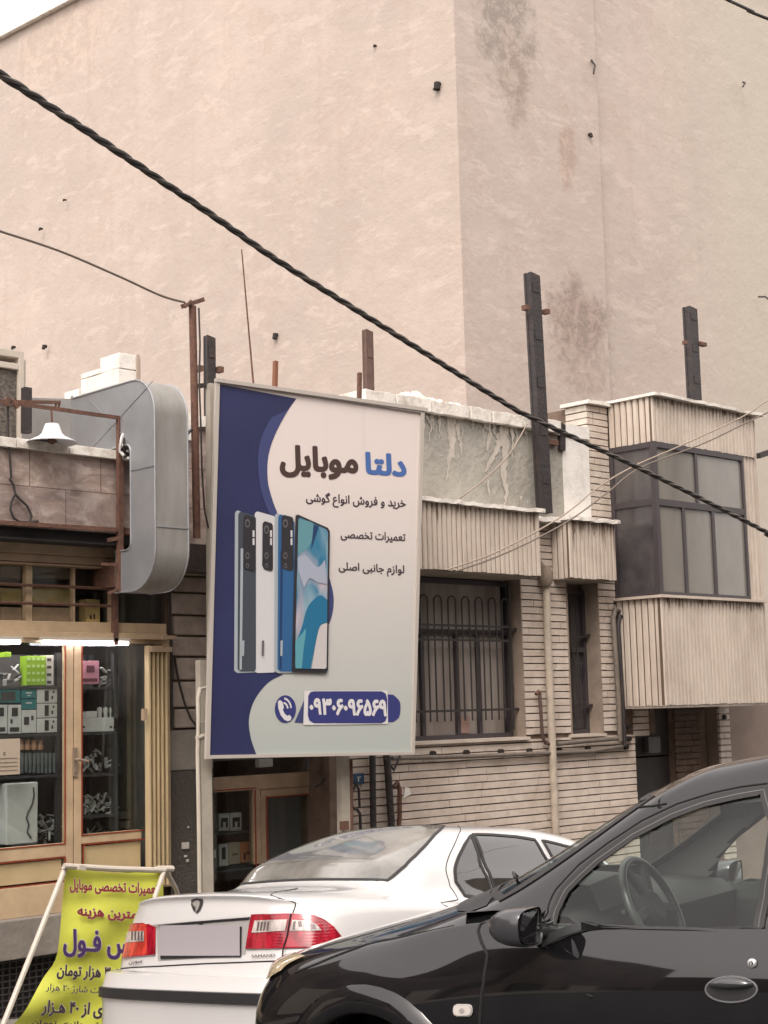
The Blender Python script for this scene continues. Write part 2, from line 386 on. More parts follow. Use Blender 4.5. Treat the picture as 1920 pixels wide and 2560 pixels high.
def glass_mat(name, tint=(0.9,0.93,0.92), op=0.0, rough=0.02):
    m = bpy.data.materials.new(name); m.use_nodes = True; n = m.node_tree.nodes; l = m.node_tree.links
    n.clear(); o = n.new('ShaderNodeOutputMaterial'); t = n.new('ShaderNodeBsdfTransparent'); t.inputs[0].default_value = (*tint, 1)
    gl = n.new('ShaderNodeBsdfGlossy'); gl.inputs['Roughness'].default_value = rough; fr = n.new('ShaderNodeFresnel'); fr.inputs[0].default_value = 1.52
    mx = n.new('ShaderNodeMixShader'); ad = n.new('ShaderNodeMath'); ad.operation = 'MULTIPLY_ADD'; ad.inputs[1].default_value = 1.0; ad.inputs[2].default_value = op
    gm = n.new('ShaderNodeNewGeometry'); io = n.new('ShaderNodeMath'); io.operation = 'MULTIPLY_ADD'; io.inputs[1].default_value = 1/1.52-1.52; io.inputs[2].default_value = 1.52
    l.new(gm.outputs['Backfacing'], io.inputs[0]); l.new(io.outputs[0], fr.inputs[0])   # same reflectance from either side of a thin pane
    l.new(fr.outputs[0], ad.inputs[0]); l.new(ad.outputs[0], mx.inputs[0]); l.new(t.outputs[0], mx.inputs[1]); l.new(gl.outputs[0], mx.inputs[2]); l.new(mx.outputs[0], o.inputs[0])
    return m
M_glass = glass_mat('shop_glass')
M_frost = mat('frosted_bay_glass', (0.225,0.21,0.185), 0.10, vscale=1.6, spec=0.6, col2=(0.165,0.155,0.14), contrast=(0.3,0.7), stretch=(1.5,1,0.6))
M_frostd = mat('dark_bay_glass', (0.05,0.046,0.05), 0.12, var=0.3, vscale=2, spec=0.6, col2=(0.10,0.09,0.085))
M_soffit = mat('dull_brown_soffit', (0.33,0.28,0.235), 0.85, var=0.3, vscale=4)  # mottled, darker than the ribbed panels
M_reveal = mat('window_reveal', (0.30,0.235,0.185), 0.85, var=0.3, vscale=4, bump=0.2)  # shade inside the window openings put into a darker colour
# ================================================================== ground (the street falls to the right and towards the shops)
def road_z(x, y): return 0.625 - 0.0947*max(min(x, 40), -20) - 0.0762*max(y, 0)
M_asph = mat('asphalt', (0.05,0.048,0.046), 0.9, var=0.3, vscale=3, bump=0.5, bscale=80)
M_pave = mat('pavement_tiles', (0.24,0.21,0.18), 0.85, var=0.3, vscale=4, bump=0.3)
b = MB(); xs = [-60,-20,0,5,10,20,40,140]; ys = [-60,-20,0,2.6,8.3]
b.grid([[(x, y, road_z(x, y)) for x in xs] for y in ys]); tag(build('road', b, M_asph, local=True), kind='structure')
b = MB(); b.grid([[(x, y, road_z(x, 8.3)+0.06) for x in xs] for y in (8.3, 10.25, 70)]); b.grid([[(x, 8.3, road_z(x, 8.3)+dz) for x in xs] for dz in (-0.1, 0.06)])
tag(build('pavement', b, M_pave, local=True), kind='structure')
# ================================================================== tall plastered building
tb = thing('apartment_building', 'tall blank plastered building with pinkish beige walls rising behind the low house', 'building', (TW_C.x+3, TW_C.y+3, 0))
b = MB(); zt = 18.05
def twp(t, off=0.0): return TW_C + tw_dir*t + TW_N*off
cr = [0, 0]; pL = onTW(335, 500); tL = (pL-TW_C).dot(tw_dir)
b.face([twp(0)-ZV*3, twp(0)+ZV*zt, twp(tL)+ZV*zt, twp(tL)-ZV*3])
b.face([twp(tL)-ZV*3, twp(tL)+ZV*zt, twp(tL, -0.10)+ZV*zt, twp(tL, -0.10)-ZV*3])
b.face([twp(tL,-0.10)-ZV*3, twp(tL,-0.10)+ZV*zt, twp(26,-0.10)+ZV*zt, twp(26,-0.10)-ZV*3])
XS = onY(1505, 500, 18).x
b.face([(TW_C.x,18,-3), (XS,18,-3), (XS,18,zt), (TW_C.x,18,zt)])
b.face([(XS,18,-3), (XS,18.12,-3), (XS,18.12,zt), (XS,18,zt)])
b.face([(XS,18.12,-3), (45,18.12,-3), (45,18.12,zt), (XS,18.12,zt)])
b.face([(TW_C.x,18,zt), (45,18.12,zt), (45,45,zt), twp(26,-0.1)+ZV*zt])
b.face([(45,18.12,-3), (45,45,-3), (45,45,zt), (45,18.12,zt)])
build('wall', b, M_wall, tb)
b = MB()
for t0 in range(0, 26, 1):
    a_ = twp(t0+0.01, 0.06)+ZV*(zt+0.02); c_ = twp(t0+0.99, 0.06)+ZV*(zt+0.02); b.prism([a_, c_, c_-TW_N*0.35, a_-TW_N*0.35], (0,0,0.07))
for x0 in range(20, 44): b.box(x0, x0+0.98, 17.94, 18.35, zt+0.02, zt+0.09)
build('coping', b, M_coping, tb)
M_hole = mat('dark_hole', (0.02,0.015,0.012), 0.9)
for (px, py, s) in ((1097,212,0.09),(1472,337,0.05),(940,115,0.03),(692,838,0.07),(114,866,0.06),(36,868,0.05),(104,572,0.04),(164,500,0.03)):
    p = onTW(px, py) if px < 1150 else onY(px, py, 18)
    n_ = TW_N if px < 1150 else Vector((0,-1,0))
    b = MB(); b.tube([p-n_*0.02, p+n_*0.05, p+n_*0.06+ZV*s*-1.2], s*0.7, 6); build('scaffold_hole', b, M_hole, tb)
for (px, py, dx, dy) in ((1097,212,-14,12),(1478,150,6,34),(1857,205,0,12),(1895,742,26,6)):
    p = onTW(px, py) if px < 1150 else onY(px, py, 18); q = onTW(px+dx, py+dy) if px < 1150 else onY(px+dx, py+dy, 17.8)
    b = MB(); b.tube([p, (p+q)/2+Vector((0.02,-0.05,0.02)), q], 0.02, 6); build('wall_hook', b, M_rod, tb)
# ================================================================== brick helpers
def bricks(mb, x0, x1, z0, z1, Y, row=0.0715, gap=0.0115, lmin=0.22, lmax=0.85, depth=0.03, seed=1, jit=0.003, axis='X'):
    rn = random.Random(seed); z = z0
    k0 = math.ceil((z0-0)/row)
    k = math.floor(z0/row)
    while k*row < z1-0.01:
        a = max(k*row+gap/2, z0); c = min((k+1)*row-gap/2, z1); k += 1
        if c-a < 0.012: continue
        x = x0; first = True
        while x < x1-0.01:
            L = rn.uniform(lmin, lmax)*(rn.uniform(0.3,1) if first else 1); first = False
            e = min(x+L, x1)
            if x1-e < 0.07: e = x1
            j = rn.uniform(-jit, jit); w1 = rn.uniform(-0.0018,0.0018); w2 = rn.uniform(-0.0018,0.0018)
            if axis == 'X': mb.hexa([(x+0.004,Y+j,a+w1),(e-0.003,Y+j,a+w2),(e-0.003,Y+depth,a+w2),(x+0.003,Y+depth,a+w1),(x+0.004,Y+j,c+w1),(e-0.003,Y+j,c+w2),(e-0.003,Y+depth,c+w2),(x+0.003,Y+depth,c+w1)])
            else: mb.hexa([(Y+j,x+0.003,a+w1),(Y+j,e-0.003,a+w2),(Y+depth,e-0.003,a+w2),(Y+depth,x+0.003,a+w1),(Y+j,x+0.003,c+w1),(Y+j,e-0.003,c+w2),(Y+depth,e-0.003,c+w2),(Y+depth,x+0.003,c+w1)])
            x = e
def ribs(mb, back, x0, x1, z0, z1, Y, pitch=0.066, gap=0.0165, axis='X', dep=0.018, seed=0):
    rn = random.Random(seed); n = max(1, round((x1-x0)/pitch)); p = (x1-x0)/n
    for i in range(n):
        a = x0+i*p+gap/2; c = x0+(i+1)*p-gap/2; j = rn.uniform(-0.002,0.002); zz = rn.uniform(-0.006,0.004)
        m_ = (a+c)/2; sl = (c-a)*0.16
        if axis == 'X': q = [(a,Y+dep),(a+sl,Y+j),(c-sl,Y+j),(c,Y+dep)]
        else: q = [(Y+dep,a),(Y+j,a+sl),(Y+j,c-sl),(Y+dep,c)]
        pts = [Vector((u[0],u[1],z0+zz)) for u in q]
        mb.prism(pts, (0,0,z1-z0-zz))
    if axis == 'X': back.box(x0, x1, Y+dep, Y+dep+0.03, z0+0.002, z1-0.002)
    else: back.box(Y+dep, Y+dep+0.03, x0, x1, z0+0.002, z1-0.002)
def ragged_slab(mb, x0, x1, y0, y1, z0, z1, seed=0, step=0.11, amp=0.012, slope=0.0):
    """stone coping with a broken, uneven edge"""
    rn = random.Random(seed); n = max(2, int((x1-x0)/step)); rows = []
    for i in range(n+1):
        x = x0+(x1-x0)*i/n; dz = rn.uniform(-amp, amp)+slope*(x-x0); dy = rn.uniform(-amp, amp); dt = rn.uniform(-amp, amp)*0.8
        rows.append([(x,y0+dy,z0+dz*0.6),(x,y0+dy*0.6,z1+dz),(x,y1,z1+dz+dt),(x,y1,z0)])
    mb.grid(rows, 0, True); mb.face(rows[0]); mb.face(rows[-1][::-1])
# ================================================================== low brick house
HY = 10.3
house = thing('brick_house', 'low beige brick house with ribbed balcony panels and a boxed bay window', 'house', (11.5, 11.5, -0.9))
XW1R = fx(1303, HY, 1600); XN0 = fx(1421, HY, 1600); XN1 = fx(1497, HY, 1600); XB = 13.26; XD0 = fx(1588, HY, 1850); XD1 = fx(1734, HY, 1850)
XD2 = fx(1797, HY, 1850); XD3 = fx(1817, HY, 1850); XE = 15.2; ZS = 1.345
XL = 9.25
b = MB()
bricks(b, XL, XD0, -1.2, ZS-0.03, HY, seed=3)
bricks(b, XW1R, XN0, ZS, 3.50, HY, lmin=0.3, lmax=0.72, seed=4)
bricks(b, XN1, XB+0.02, ZS, 3.5, HY, lmin=0.2, lmax=0.3, seed=5)
bricks(b, XD0+0.004, XB+0.5, 1.30, 1.62, HY, seed=6)
bricks(b, 12.912, XB, 3.62, 4.86, HY, lmin=0.2, lmax=0.34, seed=7)
build('brick_facing', b, M_brick, house)
b = MB(); bricks(b, HY+0.0, HY+0.30, 3.60, 4.86, 12.905, lmin=0.3, lmax=0.4, seed=8, axis='Y')
build('pier_side_facing', b, M_brickw, house)
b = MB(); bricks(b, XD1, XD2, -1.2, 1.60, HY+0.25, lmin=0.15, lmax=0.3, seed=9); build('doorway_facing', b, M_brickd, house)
b = MB(); bricks(b, XD2, XD3+0.05, -1.2, 1.60, HY-0.02, lmin=0.2, lmax=0.3, seed=10, gap=0.022); build('end_pier_facing', b, M_brickw, house)
# masonry body behind the facings
b = MB()
b.box(XL, XD0-0.002, HY+0.028, 17, -1.6, ZS-0.03)
b.box(XL-0.02, 9.72, HY+0.03, 17, ZS-0.03, 3.4)
b.box(XW1R+0.002, XN0-0.002, HY+0.027, 17, ZS-0.028, 3.52)
b.box(XN1+0.002, 13.9, HY+0.027, 17, ZS-0.028, 3.52)
b.box(9.7, XN1+0.1, HY+0.75, 17, ZS-0.03, 3.52)
b.box(XD1+0.002, XE, HY+0.277, 17, -1.6, 1.62)
b.box(XD0, XD1, 11.5, 17, -1.6, 1.62)
b.box(12.935, XE, HY+0.026, 17, 3.53, 4.86)
b.box(9.75, 12.93, HY+0.3, 17, 3.53, 4.42)
b.box(13.5, XE, HY+0.3, 17, 1.63, 3.52)
build('masonry_core', b, M_mortar, house)
b = MB(); b.box(XD3+0.05, 24, HY+0.12, HY+0.5, -2.0, 1.66); b.box(XE+0.02, 24, HY+0.6, HY+1.0, 1.66, 1.9)
gw = build('garden_wall', b, mat('grey_render', (0.26,0.20,0.165), 0.85, var=0.25, vscale=2, bump=0.2), None)
tag(gw, 'smooth grey brown rendered wall to the right of the house doorway', 'wall')
# plastered parapet wall of the upper storey
b = MB(); b.box(9.62, 12.9, HY, HY+0.28, 3.50, 4.47); b.box(9.62, 9.9, HY+0.28, 15, 3.4, 4.47); build('plaster_wall', b, M_drip, house)
b = MB(); b.box(12.46, 12.90, HY-0.012, HY-0.002, 3.60, 4.46); b.box(12.36, 12.9, HY-0.03, HY+0.2, 4.47, 4.60); build('white_wall_strip', b, M_white, house)
b = MB()   # white lime streaks running down the plaster
rn = random.Random(5)
dk = [0.003]
def drip(pxs, w0):
    dk[0] += 0.0007; yy = HY-dk[0]
    pts0 = [onY(x, y, yy) for x, y in pxs]; pts = []
    for i in range(len(pts0)-1): pts += [pts0[i].lerp(pts0[i+1], k/6)+Vector((rn.uniform(-.012,.012),0,0)) for k in range(6)]
    pts.append(pts0[-1]); n = len(pts); Lf = []; Rt = []
    for i, p in enumerate(pts):
        ww = 0.85*w0*(1-0.8*i/(n-1))*rn.uniform(0.55,1.25); Lf.append(Vector((p.x-ww, yy, p.z))); Rt.append(Vector((p.x+ww, yy, p.z)))
    b = MB()
    for i in range(n-1): b.face([Lf[i], Rt[i], Rt[i+1], Lf[i+1]])
    build('lime_streak', b, M_dripw, house, merge=False)
drip([(1127,1033),(1129,1075),(1131,1120),(1122,1160),(1117,1200)], 0.075); drip([(1152,1036),(1144,1075),(1152,1110),(1155,1138)], 0.045)
drip([(1129,1120),(1136,1140),(1140,1152)], 0.025); drip([(1098,1027),(1100,1060),(1099,1095)], 0.022)
drip([(1213,1050),(1224,1080),(1219,1110),(1218,1128)], 0.05); drip([(1260,1060),(1250,1100),(1240,1130),(1222,1160),(1215,1180)], 0.10)
drip([(1260,1062),(1264,1120),(1258,1180),(1266,1230),(1263,1265)], 0.085); drip([(1316,1060),(1317,1090),(1318,1110)], 0.03); drip([(1283,1064),(1285,1100)], 0.02)
for k_ in range(16):
    x_ = 1055+k_*17+rn.uniform(-8,8); L_ = rn.uniform(15,95); drip([(x_,1022+(x_-1055)*0.18),(x_+rn.uniform(-4,4),1022+(x_-1055)*0.18+L_*0.5),(x_+rn.uniform(-6,6),1022+(x_-1055)*0.18+L_)], rn.uniform(0.01,0.03))
drip([(1068,1040),(1075,1058)], 0.03); drip([(1302,1240),(1303,1262)],0.02); drip([(1220,1200),(1224,1250)],0.02)
b = MB()
for i, (x0, x1) in enumerate([(9.58,9.98),(9.99,10.45),(10.46,11.0),(11.01,11.32),(11.33,11.78),(11.79,12.4)]):
    ragged_slab(b, x0, x1-0.01, HY-0.07, HY+0.32, 4.48, 4.60+0.01*(i % 2), seed=i, step=0.1, amp=0.008)
for i in range(9):
    y0 = HY+0.33+i*0.5
    b.hexa([(9.56,y0,4.48),(9.9,y0,4.48),(9.9,y0+0.48,4.48),(9.56,y0+0.48,4.48),(9.56,y0,4.60),(9.9,y0,4.61),(9.9,y0+0.48,4.6),(9.56,y0+0.48,4.605)])
build('coping', b, M_coping, house, bevel=0.006)
b = MB(); rn = random.Random(3)   # broken rubble, mortar and dark debris lying on the roof edge
for i in range(26):
    x = rn.uniform(10.45, 12.3); s = rn.uniform(0.02,0.065); y = HY+0.36+rn.uniform(0,0.3)
    c = Vector((x,y,4.62+s*0.5+(0.09 if x < 11.2 else 0.03))); n = 7
    rows = [[c+Vector((cos(2*pi*j/n)*s*1.9*q*rn.uniform(.7,1.2), sin(2*pi*j/n)*s*q, h*s*rn.uniform(.7,1.2))) for j in range(n)] for q, h in ((0.9,-0.9),(1,0),(0.6,0.8),(0.05,1))]
    b.grid(rows, 0 if x < 11.3 else 1, True)
for i in range(14):
    x = rn.uniform(10.5, 12.2); b.hexa([Vector((x+dx*0.12, HY+0.5+dy*0.2, 4.5+dz)) for dx,dy,dz in ((-1,0,0),(1,0,0),(1,1,0),(-1,1,0),(-1,0,.16),(1,0,.13),(1,1,.17),(-1,1,.14))], 1 if x > 11.2 else 0)
build('roof_rubble', b, [M_coping, M_steel], house)
b = MB(); ragged_slab(b, 12.87, 13.27, HY-0.06, HY+0.34, 4.87, 4.91, seed=21, amp=0.006); build('pier_cap', b, M_coping, house)
M_brown = mat('brown_grime', (0.20,0.13,0.09), 0.9, var=0.4, vscale=15)
def grime(c, x0, x1, z1, y, seed, n, lmax=0.28):
    g_ = random.Random(seed)
    for i in range(n):   # dirty run-off under the cap stones, each hugging one rib
        xx = g_.uniform(x0+0.03, x1-0.03); L = g_.uniform(0.05, lmax)*(1 if g_.random() < 0.4 else 0.45); w_ = g_.uniform(0.004, 0.013); yy = y-0.0045-i*0.0001; m_ = g_.uniform(-0.004,0.004)
        c.face([(xx-w_, yy, z1), (xx-w_*0.7+m_, yy, z1-L*0.6), (xx+m_, yy, z1-L), (xx+w_*0.6, yy, z1-L*0.7), (xx+w_, yy, z1)], 1)
# ---- ribbed balcony panels (canopies over the windows)
def canopy(nm, x0, x1, z0, z1, y0, seed, endcap=True):
    c = MB(); k = MB(); ribs(c, k, x0, x1, z0, z1, y0, seed=seed); ribs(c, k, y0+0.02, HY, z0, z1, x0, axis='Y', seed=seed+1)
    grime(c, x0, x1, z1, y0, seed, int((x1-x0)*(34 if seed == 17 else 12)), 0.34 if seed == 17 else 0.22)
    k.box(x0+0.03, x1-0.004, y0+0.049, HY-0.002, z1-0.06, z1-0.003)
    cp = build(nm, c, [M_cream, M_brown], house); build('backing', k, M_creamback, cp)
    s = MB(); s.box(x0+0.01, x1-0.01, y0+0.03, HY+0.25, z0-0.012, z0+0.004); build('soffit', s, M_soffit, cp)
    t = MB(); ragged_slab(t, x0-0.04, x1+0.04, y0-0.05, HY-0.02, z1+0.003, z1+0.04, seed=seed, amp=0.010, step=0.07); build('cap_slab', t, M_coping, cp)
    return cp
CY = 9.95
XC1 = onY(1352, 1360, CY).x
canopy('ribbed_panel', 9.2, XC1, 2.925, 3.545, CY, 11)
canopy('ribbed_panel', onY(1424, 1370, CY+0.1).x, onY(1541, 1380, CY+0.1).x, 2.94, 3.53, CY+0.1, 17)
b = MB(); ragged_slab(b, XC1+0.05, 12.7, CY+0.18, HY+0.2, 3.51, 3.56, seed=31, amp=0.015); build('ledge', b, M_coping, house)
# ---- barred window
def window(x0, x1, z0, z1, yr, verts, trans, nm='window'):
    f = MB(); t = 0.045
    f.box(x0, x1, yr-0.04, yr+0.02, z1-t, z1); f.box(x0, x1, yr-0.04, yr+0.02, z0, z0+t)
    f.box(x0, x0+t, yr-0.038, yr+0.02, z0+t, z1-t); f.box(x1-t, x1, yr-0.038, yr+0.02, z0+t, z1-t)
    for v in verts: f.box(v-0.022, v+0.022, yr-0.036, yr+0.02, z0+t, (trans or z1)-0.001 if trans else z1-t)
    if trans: f.box(x0+t, x1-t, yr-0.037, yr+0.02, trans, trans+0.05)
    wn = build(nm, f, M_winframe, house); return wn
yr1 = onX(1268, 1600, XW1R).y
wn = window(9.72, XW1R, ZS, 2.90, yr1, [10.45, 10.93, 11.24], 2.36)
pm = mat('curtained_pane', (0.34,0.30,0.265), 0.35, var=0.5, vscale=2.4, col2=(0.20,0.17,0.15), stretch=(3,1,0.3))
for k, (x0, x1, z0, z1) in enumerate([(9.76,11.62,2.41,2.86),(9.76,10.43,1.39,2.36),(10.47,10.91,1.39,2.36),(10.95,11.22,1.39,2.36),(11.26,11.62,1.39,2.36)]):
    b = MB(); b.box(x0, x1, yr1, yr1+0.006, z0, z1); build('pane', b, pm, wn)
b = MB(); b.box(10.96, 11.08, yr1-0.03, yr1-0.012, 1.40, 1.56); build('pink_paper', b, mat('pink_paper', (0.30,0.19,0.16), 0.8), wn)
b = MB(); b.box(XW1R, XW1R+0.012, HY-0.012, yr1, ZS, 2.93); b.box(9.70, 9.72, HY+0.03, yr1, ZS, 2.93); b.box(9.7, XW1R, HY+0.25, yr1+0.02, 2.90, 2.94)
build('window_reveal', b, M_reveal, house)
b = MB(); b.box(9.5, XW1R+0.05, HY-0.035, yr1, ZS-0.03, ZS); build('window_sill', b, M_cream, house)
gy = HY+0.07; gr = MB(); sp = 0.193; w2 = 0.052
xg = fx(1059, gy, 1520); 
zt_ = fz(1487, gy, 1060); zb = 1.52
for i in range(-3, 7):
    xc = xg + i*sp; zz = zt_ - 0.0
    if xc+w2 > XW1R-0.06: continue
    pts = [(xc-w2, gy, zb)] + [(xc-w2*cos(a), gy, zz-w2+w2*sin(a)) for a in [pi*k/8 for k in range(9)]] + [(xc+w2, gy, zb)]
    gr.tube(pts, 0.0085, 6)
for i in range(-3, 7):
    xc = xg+(i+0.5)*sp
for z in (2.44, 2.30, 1.62):
    gr.box(9.72, XW1R-0.07, gy-0.006, gy+0.006, z-0.011, z+0.011)
gr.box(XW1R-0.10, XW1R-0.075, gy-0.012, gy+0.012, 1.42, 2.86); gr.bar((XW1R-0.09,gy,2.40),(XW1R+0.0,gy,2.42),0.03); gr.bar((XW1R-0.09,gy,1.62),(XW1R,gy,1.62),0.025)
build('window_grille', gr, M_rod, house)
# ---- narrow window
yr2 = onX(1461, 1650, XN1).y
wn2 = window(XN0, XN1, ZS, 2.86, yr2, [], 2.2, 'window')
b = MB(); b.box(XN0+0.05, XN1-0.05, yr2, yr2+0.006, ZS+0.05, 2.82); build('pane', b, M_frostd, wn2)
b = MB(); b.box(XN1-0.001, XN1+0.012, HY-0.01, yr2, ZS, 2.93); b.box(XN0-0.012, XN0, HY-0.01, yr2, ZS, 2.93); b.box(XN0, XN1, HY+0.25, yr2+0.05, 2.86, 2.93); build('window_reveal', b, M_reveal, house)
b = MB(); b.box(XN0-0.03, XN1+0.03, HY-0.03, yr2, ZS-0.03, ZS); build('window_sill', b, M_cream, house)
b = MB()
for xx in (XN0+0.10, XN0+0.20, XN0+0.30): b.tube([(xx, gy+0.06, 1.50), (xx, gy+0.06, 2.7)], 0.008, 6)
for z in (2.36, 2.08, 1.62): b.box(XN0+0.03, XN1-0.08, gy+0.052, gy+0.066, z-0.01, z+0.01); 
b.bar((XN1-0.09, gy+0.06, 2.36), (XN1, gy+0.06, 2.38), 0.03); b.bar((XN1-0.09, gy+0.06, 1.62), (XN1, gy+0.06, 1.64), 0.03)
b.tube([(XN0+0.03,gy+0.03,2.7),(XN0+0.08,gy+0.03,2.45),(XN0+0.17,gy+0.03,2.2),(XN0+0.22,gy+0.03,2.06),(XN0+0.24,gy+0.03,1.7)],0.009,6)
build('window_grille', b, M_rod, house)
# ---- boxed bay window
BY = 9.7; zb0, zb1, zb2, zb3 = 1.62, 2.745, 4.415, 4.90
bay = build('bay_window_box', (lambda m_: (m_.box(XB+0.05, XE-0.05, BY+0.06, HY+0.3, zb0+0.02, zb1-0.01), m_.box(XB+0.05, XE-0.05, BY+0.06, HY+0.3, zb2+0.01, zb3-0.01), m_)[-1])(MB()), M_creamback, house)
for (z0, z1, sd_) in ((zb0, zb1, 41), (zb2, zb3, 43)):
    c = MB(); k = MB(); ribs(c, k, XB, XE, z0, z1, BY, seed=sd_); ribs(c, k, BY+0.02, HY, z0, z1, XB, axis='Y', seed=sd_+1, pitch=0.078)
    grime(c, XB, XE, z1, BY, sd_, 26, 0.16)
    cp = build('ribbed_panel', c, [M_cream, M_brown], bay); build('backing', k, M_creamback, cp)
b = MB(); k = MB(); XR = onY(1868, 1320, BY).x
ribs(b, k, XR+0.03, XE, zb1+0.001, zb2-0.001, BY+0.02, seed=47, pitch=0.07); b2 = build('ribbed_strip', b, M_cream, bay); build('backing', k, M_creamback, b2)
b = MB(); ribs(b, k, XE, XE+0.07, zb0-0.01, zb3-0.04, BY+0.02, seed=48, pitch=0.035); build('edge_trim', b, M_cream, bay)
b = MB(); ragged_slab(b, XB-0.03, XE+0.13, BY-0.07, HY+0.3, zb3+0.002, zb3+0.035, seed=51, amp=0.007, step=0.12); build('cap_slab', b, M_coping, bay)
b = MB(); b.box(XB-0.04, XE+0.02, BY-0.045, HY, zb1-0.001, zb1+0.028); build('window_sill', b, M_cream, bay)
b = MB(); b.box(XB+0.01, XE, BY+0.01, HY+0.3, zb0-0.03, zb0-0.001); build('soffit', b, M_soffit, bay)
f = MB(); t = 0.05; z0, z1 = zb1+0.03, zb2-0.002; zm = 3.765
f.box(XB, XR, BY+0.0, BY+0.05, z1-0.06, z1); f.box(XB, XR, BY+0.0, BY+0.05, z0, z0+0.035)
f.box(XB-0.002, XB+0.055, BY-0.002, BY+0.055, z0, z1-0.061)
f.box(XR-0.04, XR, BY+0.001, BY+0.05, z0+0.035, z1-0.06); f.box(XB+0.055, XR-0.04, BY+0.003, BY+0.05, zm-0.035, zm+0.035)
xm = onY(1743, 1190, BY).x; f.box(xm-0.022, xm+0.022, BY+0.005, BY+0.05, zm+0.035, z1-0.06)
for q in (onY(1714, 1350, BY).x, onY(1787, 1350, BY).x): f.box(q-0.025, q+0.025, BY+0.005, BY+0.05, z0+0.035, zm-0.035)
f.box(XB+0.001, XB+0.05, BY+0.055, HY+0.02, z1-0.06, z1); f.box(XB+0.001, XB+0.05, BY+0.055, HY+0.02, z0, z0+0.035); f.box(XB+0.003, XB+0.05, BY+0.055, HY, zm-0.03, zm+0.04)
f.box(XB+0.001, XB+0.05, HY-0.05, HY+0.02, z0+0.035, z1-0.06)
fr = build('window_frame', f, M_winframe, bay)
for (x0, x1, za, zc) in ((XB+0.05, xm, zm, z1-0.05), (xm, XR, zm, z1-0.05), (XB+0.05, onY(1714,1350,BY).x, z0+0.03, zm), (onY(1714,1350,BY).x, onY(1787,1350,BY).x, z0+0.03, zm), (onY(1787,1350,BY).x, XR, z0+0.03, zm)):
    b = MB(); b.box(x0, x1, BY+0.025, BY+0.031, za, zc); build('pane', b, M_frost, fr)
for (za, zc) in ((zm, z1-0.05), (z0+0.03, zm)):
    b = MB(); b.box(XB+0.02, XB+0.026, BY+0.04, HY-0.02, za, zc); build('pane', b, M_frostd, fr)
# ---- doorway under the bay
b = MB()
for i in range(5): b.box(XD0+0.01, XD1+0.1, HY+0.34+0.01*(i % 2), HY+0.5, -1.5+i*0.64, -1.5+(i+1)*0.64-0.02)
b.box(XD0+0.002, XD0+0.03, HY+0.03, 11.5, -1.5, 1.6)
build('garage_door', b, mat('dark_panel_door', (0.055,0.050,0.047), 0.6, var=0.4, vscale=3), house)
p = onY(1631, 1862, HY+0.3); b = MB(); b.box(p.x-0.11, p.x+0.11, HY+0.27, HY+0.335, p.z-0.09, p.z+0.09); build('metal_box', b, mat('grey_box', (0.14,0.15,0.15), 0.5, var=0.3, vscale=20), house, bevel=0.008)
b = MB(); 
for i in range(7): b.tube([(XD0+0.08+i*0.09, HY+0.2, 0.1), (XD0+0.08+i*0.09, HY+0.2, 0.62)], 0.014, 6)
b.box(XD0+0.05, XD1, HY+0.19, HY+0.21, 0.6, 0.63); build('iron_railing', b, M_rod, house)
# ---- rain pipe, gas pipes, conduits
def pipe(nm, pxs, Y, r, m_, parent, label=None, n=10):
    b = MB(); b.tube([onY(x, y, yy) for (x, y, yy) in [(q[0], q[1], (q[2] if len(q) > 2 else Y)) for q in pxs]], r, n)
    o = build(nm, b, m_, parent, smooth=True)
    if label: o['label'] = label
    return o
M_dpipe = mat('beige_rain_pipe', (0.47,0.40,0.32), 0.5, var=0.25, vscale=8)
pipe('rain_pipe', [(1366,1460),(1368,1560),(1374,1700),(1381,1870),(1390,2090),(1396,2300)], HY-0.06, 0.040, M_dpipe, house)
b = MB(); p = onY(1364, 1440, HY-0.08); b.lathe([(0.0,0.10),(0.05,0.10),(0.075,0.03),(0.07,-0.06),(0.05,-0.10),(0.0,-0.10)], p, 12); b.tube([p+Vector((0,0,0.05)), p+Vector((-0.06,0.03,0.14)), p+Vector((-0.10,0.1,0.14))], 0.035, 8)
build('rain_pipe_bend', b, mat('mortar_lump', (0.22,0.17,0.13), 0.9, bump=0.6, bscale=30), house, smooth=True)
M_gas = mat('grey_gas_pipe', (0.17,0.14,0.115), 0.6, var=0.3, vscale=20)
pipe('gas_pipe', [(980,1896),(1200,1890),(1380,1882),(1480,1878),(1556,1866),(1560,1850)], HY-0.05, 0.022, M_gas, house)
pipe('gas_pipe', [(1392,1860),(1460,1853),(1545,1846)], HY-0.06, 0.024, M_gas, house)
pipe('gas_pipe', [(1349,1734),(1352,1775),(1356,1840),(1364,1858),(1385,1862)], HY-0.05, 0.018, mat('rusted_gas_pipe', (0.11,0.065,0.05), 0.7, var=0.3, vscale=30), house)
pipe('gas_pipe', [(1351,1738),(1346,1728),(1340,1736)], HY-0.05, 0.018, M_rust, house)
pipe('waste_pipe', [(1551,1530,HY-0.03),(1538,1524),(1533,1545),(1540,1650),(1547,1760),(1550,1852)], HY-0.07, 0.028, M_gas, house)
pipe('waste_pipe', [(1560,1545,HY-0.03),(1549,1540),(1545,1560),(1551,1660),(1557,1760),(1562,1865)], HY-0.07, 0.024, M_steel, house)
b = MB()
for (x, y) in ((1078,1884),(1162,1881),(1248,1879),(1319,1877),(1465,1871),(1394,1876),(1561,1868),(1568,1816),(1568,1847),(1805,1793)):
    p = onY(x, y, HY); b.tube([p+Vector((0,-0.045,0)), p+Vector((0,0.02,0))], 0.026 if y > 1800 else 0.03, 12)
build('weep_hole', b, M_hole, house)
b = MB()
for (x0, y0, x1, y1) in ((1001,2010,1003,2050),(1240,1880,1240,1930)): pass
